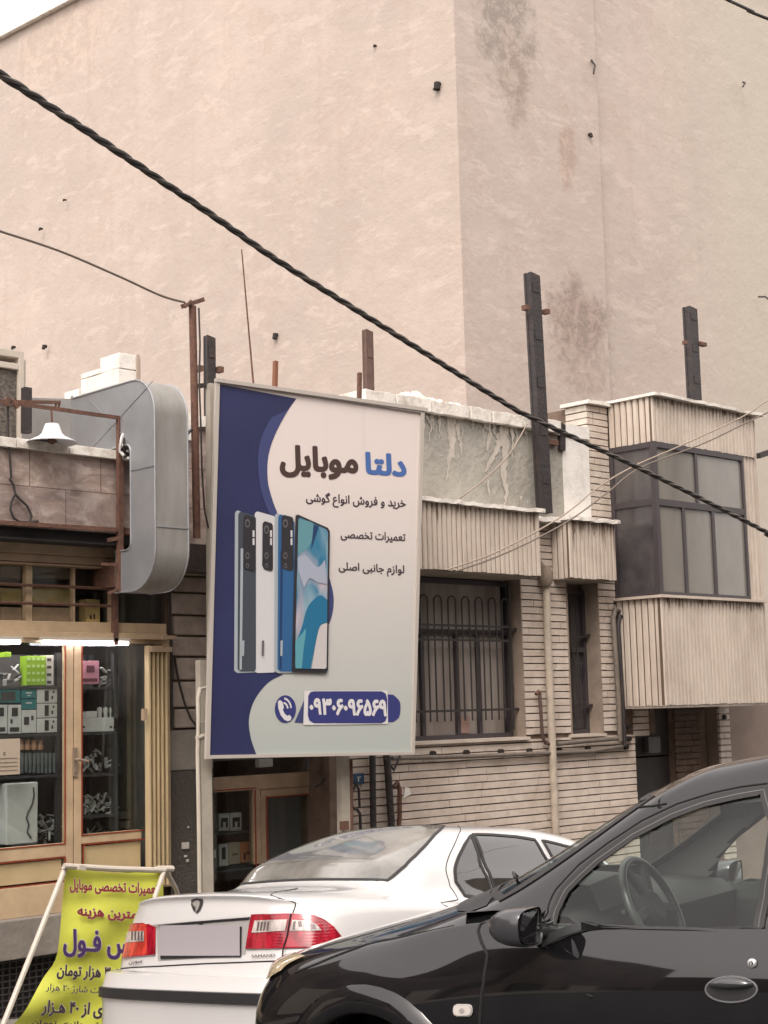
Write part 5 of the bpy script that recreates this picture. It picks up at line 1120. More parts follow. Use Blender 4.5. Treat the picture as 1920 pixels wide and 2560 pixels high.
cable('short black wire crossing the upper right corner of the picture', [(1200,-300,7.8),(1780,-20,9),(1820,0,9.2),(1880,28,9.5),(1940,55,9.8),(2500,270,12)], 0.010, M_cab)
cable('thin pale cord slanting down over the dripped plaster wall', [(1318,1060,14.6),(1270,1140,14.5),(1200,1208,14.4),(1150,1245,14.3)], 0.007, M_cabl)
# ================================================================== yellow banner on its stand
BY_ = 8.42
st = thing('banner_stand', 'yellow green Persian price banner on a white folding stand beside the white car', 'banner', (5.5, BY_, -1.4))
def onS(px, py, k=0.0): return onY(px, py, BY_-k)
Lf = smooth_curve([(166,2168),(160,2250),(150,2330),(140,2400),(112,2445),(80,2490),(50,2535),(30,2562)], 4)
Rt = [(404,2176),(400,2250),(404,2350),(408,2420),(410,2460),(412,2500),(412,2560),(412,2562)]
def rpt(v):
    y = 2176+v*(2570-2176); return (404+8*v, y)
rows = []
for i, (lx, ly) in enumerate(Lf):
    v = i/(len(Lf)-1); rx, ry = rpt(v); row = []
    for k in range(13):
        u = k/12; dy = 0.018*sin(u*9+v*5)*(0.3+v)+0.012*sin(v*14+u*3); sag = 10*sin(pi*u)*(1-v)
        p = onS(lx+(rx-lx)*u, ly+(ry-ly)*u+(sag if i == 0 else sag*0.6), 0); row.append(p+Vector((0,dy,0)))
    rows.append(row)
M_ban = mat('yellow_green_vinyl', (0.68,0.71,0.10), 0.5, var=0.12, vscale=3)
b = MB(); b.grid(rows); build('banner_sheet', b, M_ban, st, smooth=True)
b = MB(); b.tube([onS(160,2165,0.03), onS(280,2172,0.03), onS(412,2176,0.03)], 0.018, 8); b.tube([onS(164,2168,0.0), onS(8,2562,0.25), onS(2,2580,0.26)], 0.017, 8); b.tube([onS(160,2166,-0.1), onS(168,2178,-0.1)], 0.02, 8)
b.tube([onS(412,2172,0.02), onS(388,2240,0.1), onS(350,2585,0.4)], 0.016, 8); b.tube([onS(412,2172,0.02), onS(440,2222,-0.15), onS(545,2585,-0.5)], 0.016, 8); b.tube([onS(392,2172,0.02), onS(432,2172,0.02)], 0.020, 8)
b.bar(onS(195,2168,0.05), onS(212,2170,0.05), 0.03); build('stand_frame', b, M_wframe, st, smooth=True)
def cw(x, y): return (x/2.168, 1540+y/2.168)
M_br = mat('banner_red', (0.26,0.02,0.03), 0.5); M_bp = mat('banner_purple', (0.065,0.03,0.13), 0.5); M_bk = mat('banner_dark', (0.05,0.035,0.045), 0.5); M_bh = mat('banner_halo', (0.60,0.55,0.42), 0.5)
def BW(s, x0, y0, x1_, y1, top, m_, bold=0.01, lean=0, halo=True, k=0.035):
    bl, br, tl = cw(x0, y0), cw(x1_, y1), cw(x0+lean, y0-top)
    o = word('lettering', s, bl, br, tl, m_, bold=bold, rows=50, proj=lambda x, y: onS(x, y, k+0.004), parent=st)
    if halo: word('lettering_halo', s, (bl[0]-1, bl[1]+1.5), (br[0]+1, br[1]+1.5), (tl[0]-1, tl[1]-1.5), m_ if not halo else M_bh, bold=bold+0.035, rows=36, proj=lambda x, y: onS(x, y, k), parent=st)
BW('تعمیرات تخصصی موبایل', 378, 1500, 858, 1526, 78, M_br, 0.028)
BW('کمترین هزینه', 420, 1640, 780, 1662, 72, M_br, 0.028)
BW('سرویس فـول', 342, 1850, 930, 1880, 160, M_bp, 0.035)
BW('از ۳۰ هزار تومان', 306, 1968, 660, 1985, 82, M_bk, 0.03, lean=8)
BW('فست شارژ ۲۰ هزار', 246, 2040, 600, 2062, 50, M_bp, 0.015, lean=6, halo=False)
BW('فوری از ۴۰ هـزار', 222, 2168, 640, 2190, 90, M_bk, 0.03, lean=10)
BW('تعویض باتری تومان', 170, 2222, 640, 2236, 34, M_bk, 0.03, lean=3, halo=False)
# ================================================================== cars: one smooth shell lofted through plan loops
def crom(p0, p1, p2, p3, t):
    return 0.5*((2*p1)+(-p0+p2)*t+(2*p0-5*p1+4*p2-p3)*t*t+(-p0+3*p1-3*p2+p3)*t**3)
class Shell:
    def __init__(s, loops, frame):
        """loops: list of half loops (x,y,z); y is mirrored; index 0 and last lie on the centre line"""
        s.L = []
        for lp in loops:
            h = [Vector(p) for p in lp]; m_ = [Vector((p.x, -p.y, p.z)) for p in h[1:-1]][::-1]
            s.L.append(h + m_)                      # closed loop
        s.nu = len(s.L[0]); s.nv = len(s.L)-1; s.half = len(loops[0])-1; s.fr = frame
    def P(s, u, v):
        v = min(max(v, 0), s.nv-1e-6); j = int(v); t = v-j; iu = math.floor(u); fu = u-iu
        def row(k):
            k = min(max(k, 0), s.nv); R = s.L[k]; n = s.nu
            return crom(R[(iu-1) % n], R[iu % n], R[(iu+1) % n], R[(iu+2) % n], fu)
        a = row(j-1) if j > 0 else row(0)*2-row(1)
        d = row(j+2) if j+2 <= s.nv else row(s.nv)*2-row(s.nv-1)
        return crom(a, row(j), row(j+1), d, t)
    def N(s, u, v):
        e = 0.02; a = s.P(u+e, v)-s.P(u-e, v); b_ = s.P(u, min(v+e, s.nv-0.001))-s.P(u, max(v-e, 0))
        n = a.cross(b_); 
        if n.length < 1e-9: return Vector((0,0,1))
        n.normalize(); c = s.P(u, v)-s.C
        return n if n.dot(c) > 0 else -n
    def pix(s, u, v):
        p = s.fr @ s.P(u, v); d = p-EYE; z = d.dot(FW); return 960+F*d.dot(CR)/z, 1280-F*d.dot(CU)/z
    def prep(s, ur, vr):
        s.tab = []
        for i in range(int((ur[1]-ur[0])*4)+1):
            for j in range(int((vr[1]-vr[0])*4)+1):
                u = ur[0]+i/4; v = vr[0]+j/4
                w_ = s.fr @ s.P(u, v); n = (s.fr.to_3x3() @ s.N(u, v))
                if n.dot(EYE-w_) > -0.25: s.tab.append((u, v, *s.pix(u, v)))
    def pick(s, px, py):
        u, v, _, _ = min(s.tab, key=lambda t: (t[2]-px)**2+(t[3]-py)**2)
        for it in range(25):
            x, y = s.pix(u, v); e = 1e-3; xu, yu = s.pix(u+e, v); xv, yv = s.pix(u, v+e)
            a, b_, c, d = (xu-x)/e, (xv-x)/e, (yu-y)/e, (yv-y)/e; det = a*d-b_*c
            if abs(det) < 1e-3: break
            du = (d*(px-x)-b_*(py-y))/det; dv = (-c*(px-x)+a*(py-y))/det
            k = min(1, 0.3/max(abs(du), abs(dv), 1e-9)); u += du*k; v += dv*k; v = min(max(v, 0), s.nv-0.01)
        return (u, v)
    def patch(s, name, uv, m_, parent, off=0.003, du=0.15, dv=0.12, thick=0.0, smooth=True, mirror=False):
        bm = bmesh.new(); vs = [bm.verts.new((a, b_, 0)) for a, b_ in uv]
        f = bm.faces.new(vs); bmesh.ops.triangulate(bm, faces=[f])
        us = [a for a, _ in uv]; vv = [b_ for _, b_ in uv]
        def cut(lo, hi, st, no):
            q = math.ceil(lo/st)*st
            while q < hi:
                co = (q, 0, 0) if no[0] else (0, q, 0)
                bmesh.ops.bisect_plane(bm, geom=bm.verts[:]+bm.edges[:]+bm.faces[:], plane_co=co, plane_no=no, dist=1e-6); q += st
        cut(min(us), max(us), du, (1,0,0)); cut(min(vv), max(vv), dv, (0,1,0))
        for x in bm.verts:
            u, v = x.co.x, x.co.y
            if mirror: u = -u
            x.co = s.P(u, v)+s.N(u, v)*off
        if thick:
            pass
        me = bpy.data.meshes.new(name); 
        for f in bm.faces: f.smooth = smooth
        bmesh.ops.recalc_face_normals(bm, faces=bm.faces)
        # make normals look outwards
        for f in bm.faces:
            c = f.calc_center_median()
            if f.normal.dot(c-s.C) < 0: f.normal_flip()
        bm.to_mesh(me); bm.free(); me.materials.append(m_)
        return link(name, me, parent)
    def line(s, name, uvs, r, m_, parent, off=0.0, n=6, close=False):
        b = MB(); pts = []
        q = uvs+[uvs[0]] if close else uvs
        for i in range(len(q)-1):
            for k in range(5): t = k/5; pts.append((q[i][0]+(q[i+1][0]-q[i][0])*t, q[i][1]+(q[i+1][1]-q[i][1])*t))
        if not close: pts.append(q[-1])
        b.tube([s.P(u, v)+s.N(u, v)*off for u, v in pts], r, n, close=close); return build(name, b, m_, parent, smooth=True, local=True)
    def band(s, name, uvs, w_, m_, parent, off=0.004, close=True, h=0.0):
        """flat rubber strip following a closed (u,v) line, w_ metres wide"""
        pts = []; q = uvs+[uvs[0]] if close else uvs
        for i in range(len(q)-1):
            for k in range(4): t = k/4; pts.append((q[i][0]+(q[i+1][0]-q[i][0])*t, q[i][1]+(q[i+1][1]-q[i][1])*t))
        if not close: pts.append(q[-1])
        P = [s.P(u, v) for u, v in pts]; N = [s.N(u, v) for u, v in pts]; rows = []; n = len(P)
        for i in range(n):
            a = P[i-1] if (i > 0 or close) else P[i]; c = P[(i+1) % n] if (i < n-1 or close) else P[i]
            t = (c-a).normalized(); sd_ = N[i].cross(t).normalized()*w_/2
            rows.append([P[i]-sd_+N[i]*0.0, P[i]-sd_+N[i]*off, P[i]+sd_+N[i]*off, P[i]+sd_+N[i]*0.0])
        if close: rows.append(rows[0])
        b = MB(); b.grid(rows); return build(name, b, m_, parent, smooth=True, local=True)
    def surface(s, name, m_, parent, holes=(), step=8, vstep=8, hole_fn=None, vmax=None, off=0.0, vmin=0.0):
        bm = bmesh.new(); nu = s.nu*step; nv = int((vmax or s.nv)*vstep); grid = []
        for j in range(nv+1): grid.append([bm.verts.new(s.P(i/step, j/vstep)+(s.N(i/step, j/vstep)*off if off else Vector())) for i in range(nu)])
        def inside(u, v, poly):
            c = False; n = len(poly)
            for i in range(n):
                (x1, y1), (x2, y2) = poly[i], poly[(i+1) % n]
                if (y1 > v) != (y2 > v) and u < (x2-x1)*(v-y1)/(y2-y1)+x1: c = not c
            return c
        for j in range(nv):
            for i in range(nu):
                u, v = (i+0.5)/step, (j+0.5)/vstep
                if v < vmin: continue
                if any(inside(u, v, h) or inside(u-s.nu, v, h) for h in holes): continue
                if hole_fn and hole_fn(s.P(u, v)): continue
                try: bm.faces.new((grid[j][i], grid[j][(i+1) % nu], grid[j+1][(i+1) % nu], grid[j+1][i]))
                except ValueError: pass
        bmesh.ops.remove_doubles(bm, verts=bm.verts, dist=0.0005)
        for f in bm.faces: f.smooth = True
        bmesh.ops.recalc_face_normals(bm, faces=bm.faces)
        me = bpy.data.meshes.new(name); bm.to_mesh(me); bm.free(); me.materials.append(m_); return link(name, me, parent)
def car_frame(o_rdz, yaw, pt, rl, kind):
    h = Vector((sin(yaw), cos(yaw), 0)); Zc = Vector((0,0,1))
    if kind == 'away': l = Vector((-cos(yaw), sin(yaw), 0))
    else: l = Vector((cos(yaw), -sin(yaw), 0))
    h2 = h*cos(pt)+Zc*sin(pt)
    u2 = h2.cross(l) if kind == 'away' else l.cross(h2)
    u2.normalize(); l2 = l*cos(rl)+u2*sin(rl); u3 = h2.cross(l2) if kind == 'away' else l2.cross(h2)
    def W_(q): return RV*q.x+DV*q.y+ZV*q.z
    O = EYE+W_(Vector(o_rdz)); X, Y, Z_ = W_(h2), W_(l2), W_(u3)
    return Matrix(((X.x,Y.x,Z_.x,O.x),(X.y,Y.y,Z_.y,O.y),(X.z,Y.z,Z_.z,O.z),(0,0,0,1)))
def paint(name, col, rough=0.35, coat=1.0, metal=0.0, flake=0.0):
    m = mat(name, col, rough, metal=metal, coat=coat, spec=0.5 if col[0] > 0.2 else 0.05); m.node_tree.nodes['Principled BSDF'].inputs['Coat IOR'].default_value = 1.62
    g = NG(m); h = g.noise(g.pos(), 1.3, 2, 0.5, 0.3, 0.7); g.bump(h, 0.02, 0.02)
    d = g.noise(g.pos(), 7, 8, 0.7, 0.45, 0.8)
    c = g.mix(g.math('MULTIPLY', d, 0.10), col, tuple(c*0.8+0.04 for c in col)); g.l.new(c, g.b.inputs['Base Color']); return m
M_rubber = mat('black_rubber', (0.018,0.017,0.017), 0.55); M_blackpl = mat('black_plastic', (0.022,0.022,0.024), 0.4, var=0.2, vscale=20)
def wheel(parent, c, r=0.30, wdt=0.19, side=1):
    t = MB(); y0 = -wdt/2; prof = [(r*0.62,y0),(r*0.92,y0),(r,y0+0.03),(r,-y0-0.03),(r*0.92,-y0),(r*0.62,-y0)]
    t.lathe(prof, c, 36, 'Y'); ty = build('tyre', t, M_rubber, parent, smooth=True, local=True)
    h = MB(); h.lathe([(0.0,side*wdt*0.32),(r*0.2,side*wdt*0.34),(r*0.3,side*wdt*0.22),(r*0.52,side*wdt*0.26),(r*0.63,side*wdt*0.40),(r*0.63,-side*wdt*0.4)], c, 30, 'Y')
    for k in range(7):
        a = 2*pi*k/7; h.bar(Vector(c)+Vector((cos(a)*r*0.2, side*wdt*0.36, sin(a)*r*0.2)), Vector(c)+Vector((cos(a)*r*0.58, side*wdt*0.38, sin(a)*r*0.58)), 0.03, 0.012, up=(0,1,0))
    build('rim', h, mat('wheel_silver', (0.35,0.35,0.36), 0.35, metal=0.7), ty, smooth=True, local=True)
# ------------------------------------------------------------------ white sedan
FA = car_frame((-1.107, 8.02, -1.953), radians(44.3), radians(-6.0), radians(-4.6), 'away')
wc = thing('white_sedan', 'white sedan seen from behind with red taillights, parked under the billboard', 'car', FA.to_translation())
wc.matrix_world = FA
cx = 2.1
def inner(lp, f, z, c=(2.1,0)): return [(c[0]+(p[0]-c[0])*f, p[1]*f, z+(p[2]-1.39)*0.2) for p in lp]
SR = [(1.40,0,1.405),(1.41,-.28,1.40),(1.44,-.42,1.39),(1.50,-.49,1.38),(1.60,-.53,1.375),(1.75,-.55,1.38),(1.95,-.56,1.385),(2.2,-.56,1.39),(2.4,-.56,1.38),(2.6,-.55,1.36),(2.72,-.53,1.34),(2.78,-.46,1.34),(2.80,-.25,1.35),(2.80,0,1.355)]
SL = [
 [(.10,0,.26),(.11,-.35,.26),(.14,-.62,.26),(.23,-.76,.26),(.45,-.80,.24),(1.0,-.82,.22),(1.6,-.82,.2),(2.2,-.82,.2),(2.8,-.82,.2),(3.3,-.82,.22),(3.9,-.80,.24),(4.25,-.72,.26),(4.40,-.5,.26),(4.45,0,.26)],
 [(.07,0,.60),(.08,-.35,.60),(.115,-.62,.60),(.21,-.79,.60),(.45,-.845,.60),(1.0,-.86,.58),(1.6,-.86,.56),(2.2,-.86,.55),(2.8,-.86,.55),(3.3,-.86,.55),(3.9,-.84,.55),(4.27,-.74,.55),(4.42,-.5,.55),(4.46,0,.55)],
 [(.09,0,.78),(.10,-.35,.78),(.135,-.60,.78),(.23,-.77,.78),(.45,-.835,.78),(1.0,-.855,.77),(1.6,-.86,.75),(2.2,-.86,.75),(2.8,-.86,.74),(3.3,-.855,.72),(3.9,-.82,.70),(4.28,-.70,.68),(4.42,-.45,.66),(4.46,0,.66)],
 [(.12,0,.99),(.13,-.35,.985),(.165,-.57,.97),(.27,-.73,.95),(.50,-.80,.94),(1.0,-.825,.93),(1.6,-.83,.91),(2.2,-.83,.90),(2.8,-.83,.88),(3.25,-.82,.86),(3.9,-.76,.80),(4.27,-.62,.74),(4.40,-.4,.72),(4.44,0,.73)],
 [(.16,0,1.045),(.17,-.33,1.04),(.21,-.54,1.025),(.33,-.68,1.01),(.56,-.755,1.0),(1.0,-.79,.985),(1.6,-.80,.96),(2.2,-.80,.94),(2.8,-.80,.92),(3.2,-.78,.90),(3.8,-.70,.84),(4.2,-.56,.78),(4.32,-.36,.76),(4.35,0,.77)],
 [(.74,0,1.085),(.75,-.33,1.08),(.80,-.58,1.07),(.96,-.665,1.055),(1.15,-.69,1.04),(1.40,-.725,1.015),(1.75,-.74,.985),(2.2,-.745,.965),(2.6,-.745,.955),(3.0,-.72,.95),(3.25,-.65,.97),(3.42,-.5,.99),(3.48,-.3,1.0),(3.5,0,1.0)],
  'MID', SR,
 inner(SR, 0.55, 1.44), inner(SR, 0.02, 1.455)]
_b = SL[5]; _m = []
for k_, (p_, q_) in enumerate(zip(_b, SR)):   # the glass is convex: steep at its foot, flatter towards the roof
    fx_ = 0.30 if k_ < 3 else 0.40; fz_ = 0.47 if k_ < 3 else 0.45
    _m.append((p_[0]+(q_[0]-p_[0])*fx_, p_[1]+(q_[1]-p_[1])*0.36, p_[2]+(q_[2]-p_[2])*fz_))
SL[6] = _m
WS = Shell(SL, FA); WS.C = Vector((2.2, 0, 0.6)); WS.prep((-4, 9), (0, 8))
M_wp = paint('white_car_paint', (0.58,0.57,0.565), 0.3)
WS.surface('body', M_wp, wc, step=8, vstep=8)
M_cg = mat('dark_car_glass', (0.030,0.028,0.026), 0.03, spec=0.9, coat=1.0)
pk = WS.pick
def pks(pts): return [pk(x, y) for x, y in pts]
def c1(x, y): return (240+x/1.565, 1960+y/1.565)
def c2(x, y): return (1000+x/1.803, 1850+y/1.803)
def c3(x, y): return (240+x/2.5136, 2180+y/2.5136)
# rear window
_rn = pks([c1(1362,165), c1(1325,200), c1(1290,240), c1(1250,280), c1(1210,320), c1(1140,378)])
_vb = _rn[-1][1]; _vt = _rn[0][1]; rw = _rn+[(_rn[-1][0]*0.5, _vb-0.02), (0, _vb-0.02), (-_rn[-1][0]*0.5, _vb-0.02)]+[(-a, b_) for a, b_ in _rn[::-1]]+[(-_rn[0][0]*0.5, _vt+0.05), (0, _vt+0.05), (_rn[0][0]*0.5, _vt+0.05)]
M_rg = mat('pale_sheen_rear_glass', (0.12,0.115,0.105), 0.12, spec=0.9, coat=0.6, var=0.3, vscale=3, col2=(0.24,0.23,0.21)); WS.patch('rear_window', rw, M_rg, wc, off=0.004); WS.band('window_seal', rw, 0.016, M_rubber, wc, off=0.006)  # pale base tone stands in for a bright reflection on the glass
# side glass
qw = pks([c2(318,430), c2(292,470), c2(262,530), c2(246,590), c2(250,640), c2(290,702), c2(340,712), c2(420,722), c2(390,620), c2(350,510)])
dw = pks([c2(330,428), c2(420,430), c2(520,438), c2(606,452), c2(640,510), c2(700,600), c2(760,680), c2(770,770), c2(560,745), c2(440,722), c2(400,600), c2(362,500)])
fw_ = pks([c2(640,455), c2(700,468), c2(790,492), c2(900,540), c2(960,700), c2(900,780), c2(820,780), c2(740,640), c2(690,540)])
WS.patch('quarter_window', qw, M_cg, wc, off=0.004, du=0.1, dv=0.1); WS.patch('side_window', dw, M_cg, wc, off=0.004, du=0.1, dv=0.1); WS.patch('side_window', fw_, M_cg, wc, off=0.004, du=0.1, dv=0.1)
WS.band('window_seal', qw, 0.018, M_rubber, wc, off=0.008); WS.band('window_seal', dw, 0.020, M_rubber, wc, off=0.008); WS.band('window_seal', fw_, 0.018, M_rubber, wc, off=0.008)
# the same glass on the far side
for poly_ in (qw, dw, fw_): WS.patch('side_window', [(-a, b_) for a, b_ in poly_], M_cg, wc, off=0.004, du=0.1, dv=0.1)
M_seam = mat('panel_gap', (0.012,0.011,0.011), 0.9)
WS.line('door_seam', pks([c2(278,372), c2(262,430), c2(222,520), c2(207,590), c2(225,660), c2(262,720), c2(300,778)]), 0.003, M_seam, wc)
WS.line('boot_seam', pks([c3(1266,104), c3(1250,190), c3(1236,262)]), 0.0035, M_seam, wc); WS.line('boot_seam', pks([c3(1232,268), c3(1210,400), c3(1186,480), c3(1178,556)]), 0.0035, M_seam, wc, off=0.016)
WS.line('boot_seam', pks([c3(160,205), c3(158,260), c3(165,330)]), 0.004, M_seam, wc)
WS.line('boot_seam', pks([c3(100,612), c3(400,592), c3(700,575), c3(1000,564), c3(1175,558)]), 0.004, M_seam, wc)
# fuel flap
WS.line('fuel_flap', pks([c1(1112,596), c1(1112,575), c1(1125,563), c1(1160,560), c1(1198,566)]), 0.005, M_seam, wc, off=0.002)
WS.line('side_marker', pks([c2(172,813), c2(190,808)]), 0.012, M_seam, wc)
# taillights
def lens_mat(name, col, rough=0.12, em=0.0):
    m = mat(name, col, rough, coat=0.8); g = NG(m); w_ = g.node('ShaderNodeTexWave', wave_type='BANDS', bands_direction='Z'); w_.inputs['Scale'].default_value = 22; w_.inputs['Distortion'].default_value = 0.6
    g.l.new(g.pos(), w_.inputs['Vector']); g.bump(w_.outputs[0], 0.04, 0.01)
    c = g.mix(g.noise(g.pos((3,3,1)), 9, 3, 0.5, 0.4, 0.6), col, tuple(x*0.55 for x in col)); g.l.new(c, g.b.inputs['Base Color']); return m
M_lred = lens_mat('red_lens', (0.36,0.008,0.025)); M_lbr = lens_mat('coral_lens', (0.62,0.06,0.04)); M_lwh = lens_mat('clear_lens', (0.55,0.48,0.45)); M_ldk = mat('lamp_reflector', (0.14,0.11,0.11), 0.25, metal=0.3)
def lamp(base, top, white, darks, col, extra=()):
    o = WS.patch('taillight', pks(base), col, wc, off=0.012, du=0.08, dv=0.08); WS.line('lens_edge', pks(base), 0.005, M_lred, o, off=0.008, close=True)
    for w_ in white: WS.patch('clear_lens', pks(w_), M_lwh, o, off=0.015, du=0.08, dv=0.08)
    for d in darks: WS.patch('reflector', pks(d), M_ldk, o, off=0.017, du=0.08, dv=0.08)
    return o
def ov(cx_, cy_, rx, ry, n=10, f=c3): return [f(cx_+rx*cos(2*pi*k/n)+0.0*ry, cy_+ry*sin(2*pi*k/n)) for k in range(n)]
lamp([c3(985,272), c3(1100,270), c3(1228,268), c3(1300,270), c3(1370,280), c3(1430,306), c3(1490,352), c3(1540,415), c3(1578,466), c3(1540,472), c3(1400,472), c3(1190,476), c3(950,480)], None,
     [[c3(1008,308), c3(1210,302), c3(1196,372), c3(990,384)], [c3(1240,305), c3(1330,310), c3(1385,335), c3(1415,372), c3(1225,372)]],
     [[c3(1030+i*20,318), c3(1042+i*20,312), c3(1034+i*20,370), c3(1022+i*20,372)] for i in range(4)]+[[c3(1245,318), c3(1262,312), c3(1256,366), c3(1242,366)], [c3(1275,318), c3(1292,314), c3(1300,345), c3(1280,350)], [c3(1345,325), c3(1372,335), c3(1380,362), c3(1350,368)]], M_lred)
lamp([c3(138,355), c3(200,336), c3(325,325), c3(378,350), c3(376,518), c3(240,530), c3(112,545), c3(116,470), c3(122,400)], None,
     [[c3(172,380), c3(316,372), c3(316,436), c3(176,448)], [c3(130,395), c3(160,382), c3(160,440), c3(122,446)]],
     [[c3(240+i*20,376), c3(250+i*20,374), c3(248+i*20,430), c3(238+i*20,432)] for i in range(4)]+[[c3(128,400), c3(150,392), c3(150,432), c3(124,436)]], M_lbr)
o = WS.patch('red_reflector', pks([c3(332,330), c3(378,345), c3(374,516), c3(340,520)]), M_lred, wc, off=0.016, du=0.08, dv=0.08)
# lip, plate recess and plate
o = WS.patch('boot_lip', pks([c3(330,325), c3(600,295), c3(975,262), c3(982,276), c3(700,300), c3(342,332)]), M_wp, wc, off=0.03, du=0.1, dv=0.1)
WS.patch('plate_recess', pks([c3(350,334), c3(700,304), c3(980,284), c3(955,400), c3(940,520), c3(600,545), c3(390,560), c3(385,350)]), mat('recess_grey', (0.30,0.285,0.275), 0.5), wc, off=0.002)
WS.patch('recess_painted_shade', pks([c3(392,336), c3(700,306), c3(975,284), c3(965,302), c3(700,322), c3(420,345)]), M_blackpl, wc, off=0.004)  # black strip paints the shade under the boot lip
o = WS.patch('number_plate_frame', pks([c3(408,338), c3(922,344), c3(918,534), c3(700,538), c3(412,548)]), M_blackpl, wc, off=0.008)
WS.patch('number_plate', pks([c3(413,337), c3(914,337), c3(914,528), c3(413,528)]), mat('blank_number_plate', (0.30,0.275,0.29), 0.5), o, off=0.012)
WS.patch('boot_lock', pks(ov(665,324,16,9)), M_blackpl, wc, off=0.010)
# shield emblem with a horse head
em = WS.patch('emblem', pks([c3(600,172), c3(636,160), c3(674,166), c3(672,210), c3(660,240), c3(638,260), c3(614,240), c3(602,208)]), mat('emblem_dark', (0.05,0.045,0.045), 0.3), wc, off=0.006, du=0.05, dv=0.05)
WS.patch('horse_head', pks([c3(614,196), c3(628,178), c3(650,172), c3(662,190), c3(658,216), c3(648,240), c3(636,254), c3(634,222), c3(620,214)]), mat('emblem_chrome', (0.6,0.58,0.56), 0.2, metal=0.6), em, off=0.010, du=0.05, dv=0.05)
def on_shell(SH, px, py, off=0.006):
    u, v = SH.pick(px, py); return SH.P(u, v)+SH.N(u, v)*off
def badge(nm, s, bl, br, tl, m_, raw=False, bold=0.03, par=None):
    b = MB(); text_on(b, s, c3(*bl), c3(*br), c3(*tl), lambda x, y: on_shell(WS, x, y, 0.010), bold, 14, 0, raw); build(nm, b, m_, par or wc, merge=False, local=True)
badge('badge', 'SAMAND', (985,541), (1132,536), (985,520), M_ldk, raw=True, bold=0.02); badge('badge', 'سورن', (216,586), (300,580), (214,556), M_ldk)
# bumper with rubbing strip
def bumper(loop, zs, outs, nm, m_, rng=(-4.6, 4.6), parent=wc):
    rows = []
    for z, o_ in zip(zs, outs):
        row = []
        for k in range(97):
            u = rng[0]+(rng[1]-rng[0])*k/96; a = WS.P(u, 1.0); f_ = min(1, max(0, (4.6-abs(u))/1.2)); n = WS.N(u, 1.0); n.z = 0; n.normalize()
            row.append(Vector((a.x, a.y, 0))+n*(o_*(0.35+0.65*f_))+Vector((0,0,z-0.03*(1-f_)*0)))
        rows.append(row)
    b = MB(); b.grid(rows); return build(nm, b, m_, parent, smooth=True, local=True, sharp=50)
bp_ = bumper(None, [.645,.650,.635,.575,.565,.50,.48,.36,.30,.24,.20], [0,.03,.075,.09,.095,.095,.09,.085,.08,.05,0.0], 'rear_bumper', M_wp)
bumper(None, [.565,.56,.51,.505], [.09,.112,.112,.09], 'rubbing_strip', M_blackpl, parent=bp_)
for (x, y, s) in ((232,800,1),(255,780,0),(1120,770,0)): pass
for sx, sy in ((0.95,-0.76),(0.95,0.76),(3.62,-0.76),(3.62,0.76)): wheel(wc, (sx, sy*0.98, 0.30), side=1 if sy > 0 else -1)
# ------------------------------------------------------------------ dark hatchback/saloon in the foreground (faces left)
FB = car_frame((-0.307, 7.047, -1.777), radians(123.1), radians(1.45), radians(0.7), 'side')
dc = thing('dark_car', 'glossy charcoal saloon in the right foreground with a clear driver window and door mirror', 'car', FB.to_translation())
dc.matrix_world = FB; FBI = FB.inverted()
LR = [(1.80,0,1.425),(1.81,.3,1.415),(1.83,.46,1.40),(1.88,.535,1.40),(1.98,.57,1.43),(2.10,.58,1.45),(2.3,.59,1.475),(2.5,.595,1.485),(2.75,.59,1.48),(2.95,.575,1.465),(3.08,.54,1.445),(3.15,.45,1.445),(3.18,.25,1.455),(3.2,0,1.46)]
def innr(f, z): return [(2.5+(p[0]-2.5)*f, p[1]*f, z+(p[2]-1.45)*0.25) for p in LR]
LL = [
 [(.08,0,.22),(.09,.35,.22),(.14,.6,.22),(.30,.78,.22),(.8,.81,.2),(1.35,.81,.2),(1.9,.81,.2),(2.4,.81,.2),(2.9,.81,.2),(3.3,.81,.2),(3.8,.79,.22),(4.1,.70,.24),(4.2,.5,.25),(4.22,0,.25)],
 [(.0,0,.52),(.02,.35,.52),(.10,.6,.52),(.27,.79,.53),(.8,.862,.53),(1.35,.865,.53),(1.9,.87,.53),(2.4,.87,.53),(2.9,.87,.53),(3.3,.865,.53),(3.8,.84,.55),(4.12,.74,.56),(4.22,.5,.56),(4.25,0,.56)],
 [(.05,0,.68),(.07,.35,.68),(.15,.59,.69),(.33,.76,.70),(.8,.845,.73),(1.35,.862,.76),(1.9,.868,.77),(2.4,.868,.78),(2.9,.868,.79),(3.3,.86,.80),(3.8,.825,.82),(4.12,.72,.84),(4.2,.48,.85),(4.23,0,.85)],
 [(.17,0,.79),(.19,.35,.785),(.27,.56,.785),(.44,.70,.80),(.8,.765,.865),(1.28,.80,.955),(1.9,.822,.955),(2.4,.825,.965),(2.9,.82,.975),(3.3,.80,.99),(3.8,.75,1.03),(4.08,.62,1.05),(4.14,.4,1.06),(4.15,0,1.06)],
 [(1.02,0,1.03),(1.04,.3,1.025),(1.10,.52,1.015),(1.20,.66,1.005),(1.33,.725,.995),(1.55,.755,.985),(1.95,.77,.995),(2.4,.772,1.01),(2.85,.765,1.025),(3.2,.735,1.045),(3.45,.66,1.06),(3.56,.5,1.07),(3.6,.3,1.075),(3.62,0,1.08)],
 LR, innr(0.6, 1.515), innr(0.02, 1.535)]
BS = Shell(LL, FB); BS.C = Vector((2.2, 0, 0.6)); BS.prep((-4, 10), (0, 6))
def d1(x, y): return (1180+x/2.242, 1880+y/2.242)
def d2(x, y): return (640+x/2.592, 2240+y/2.592)
pb = lambda pts: [BS.pick(*p) for p in pts]
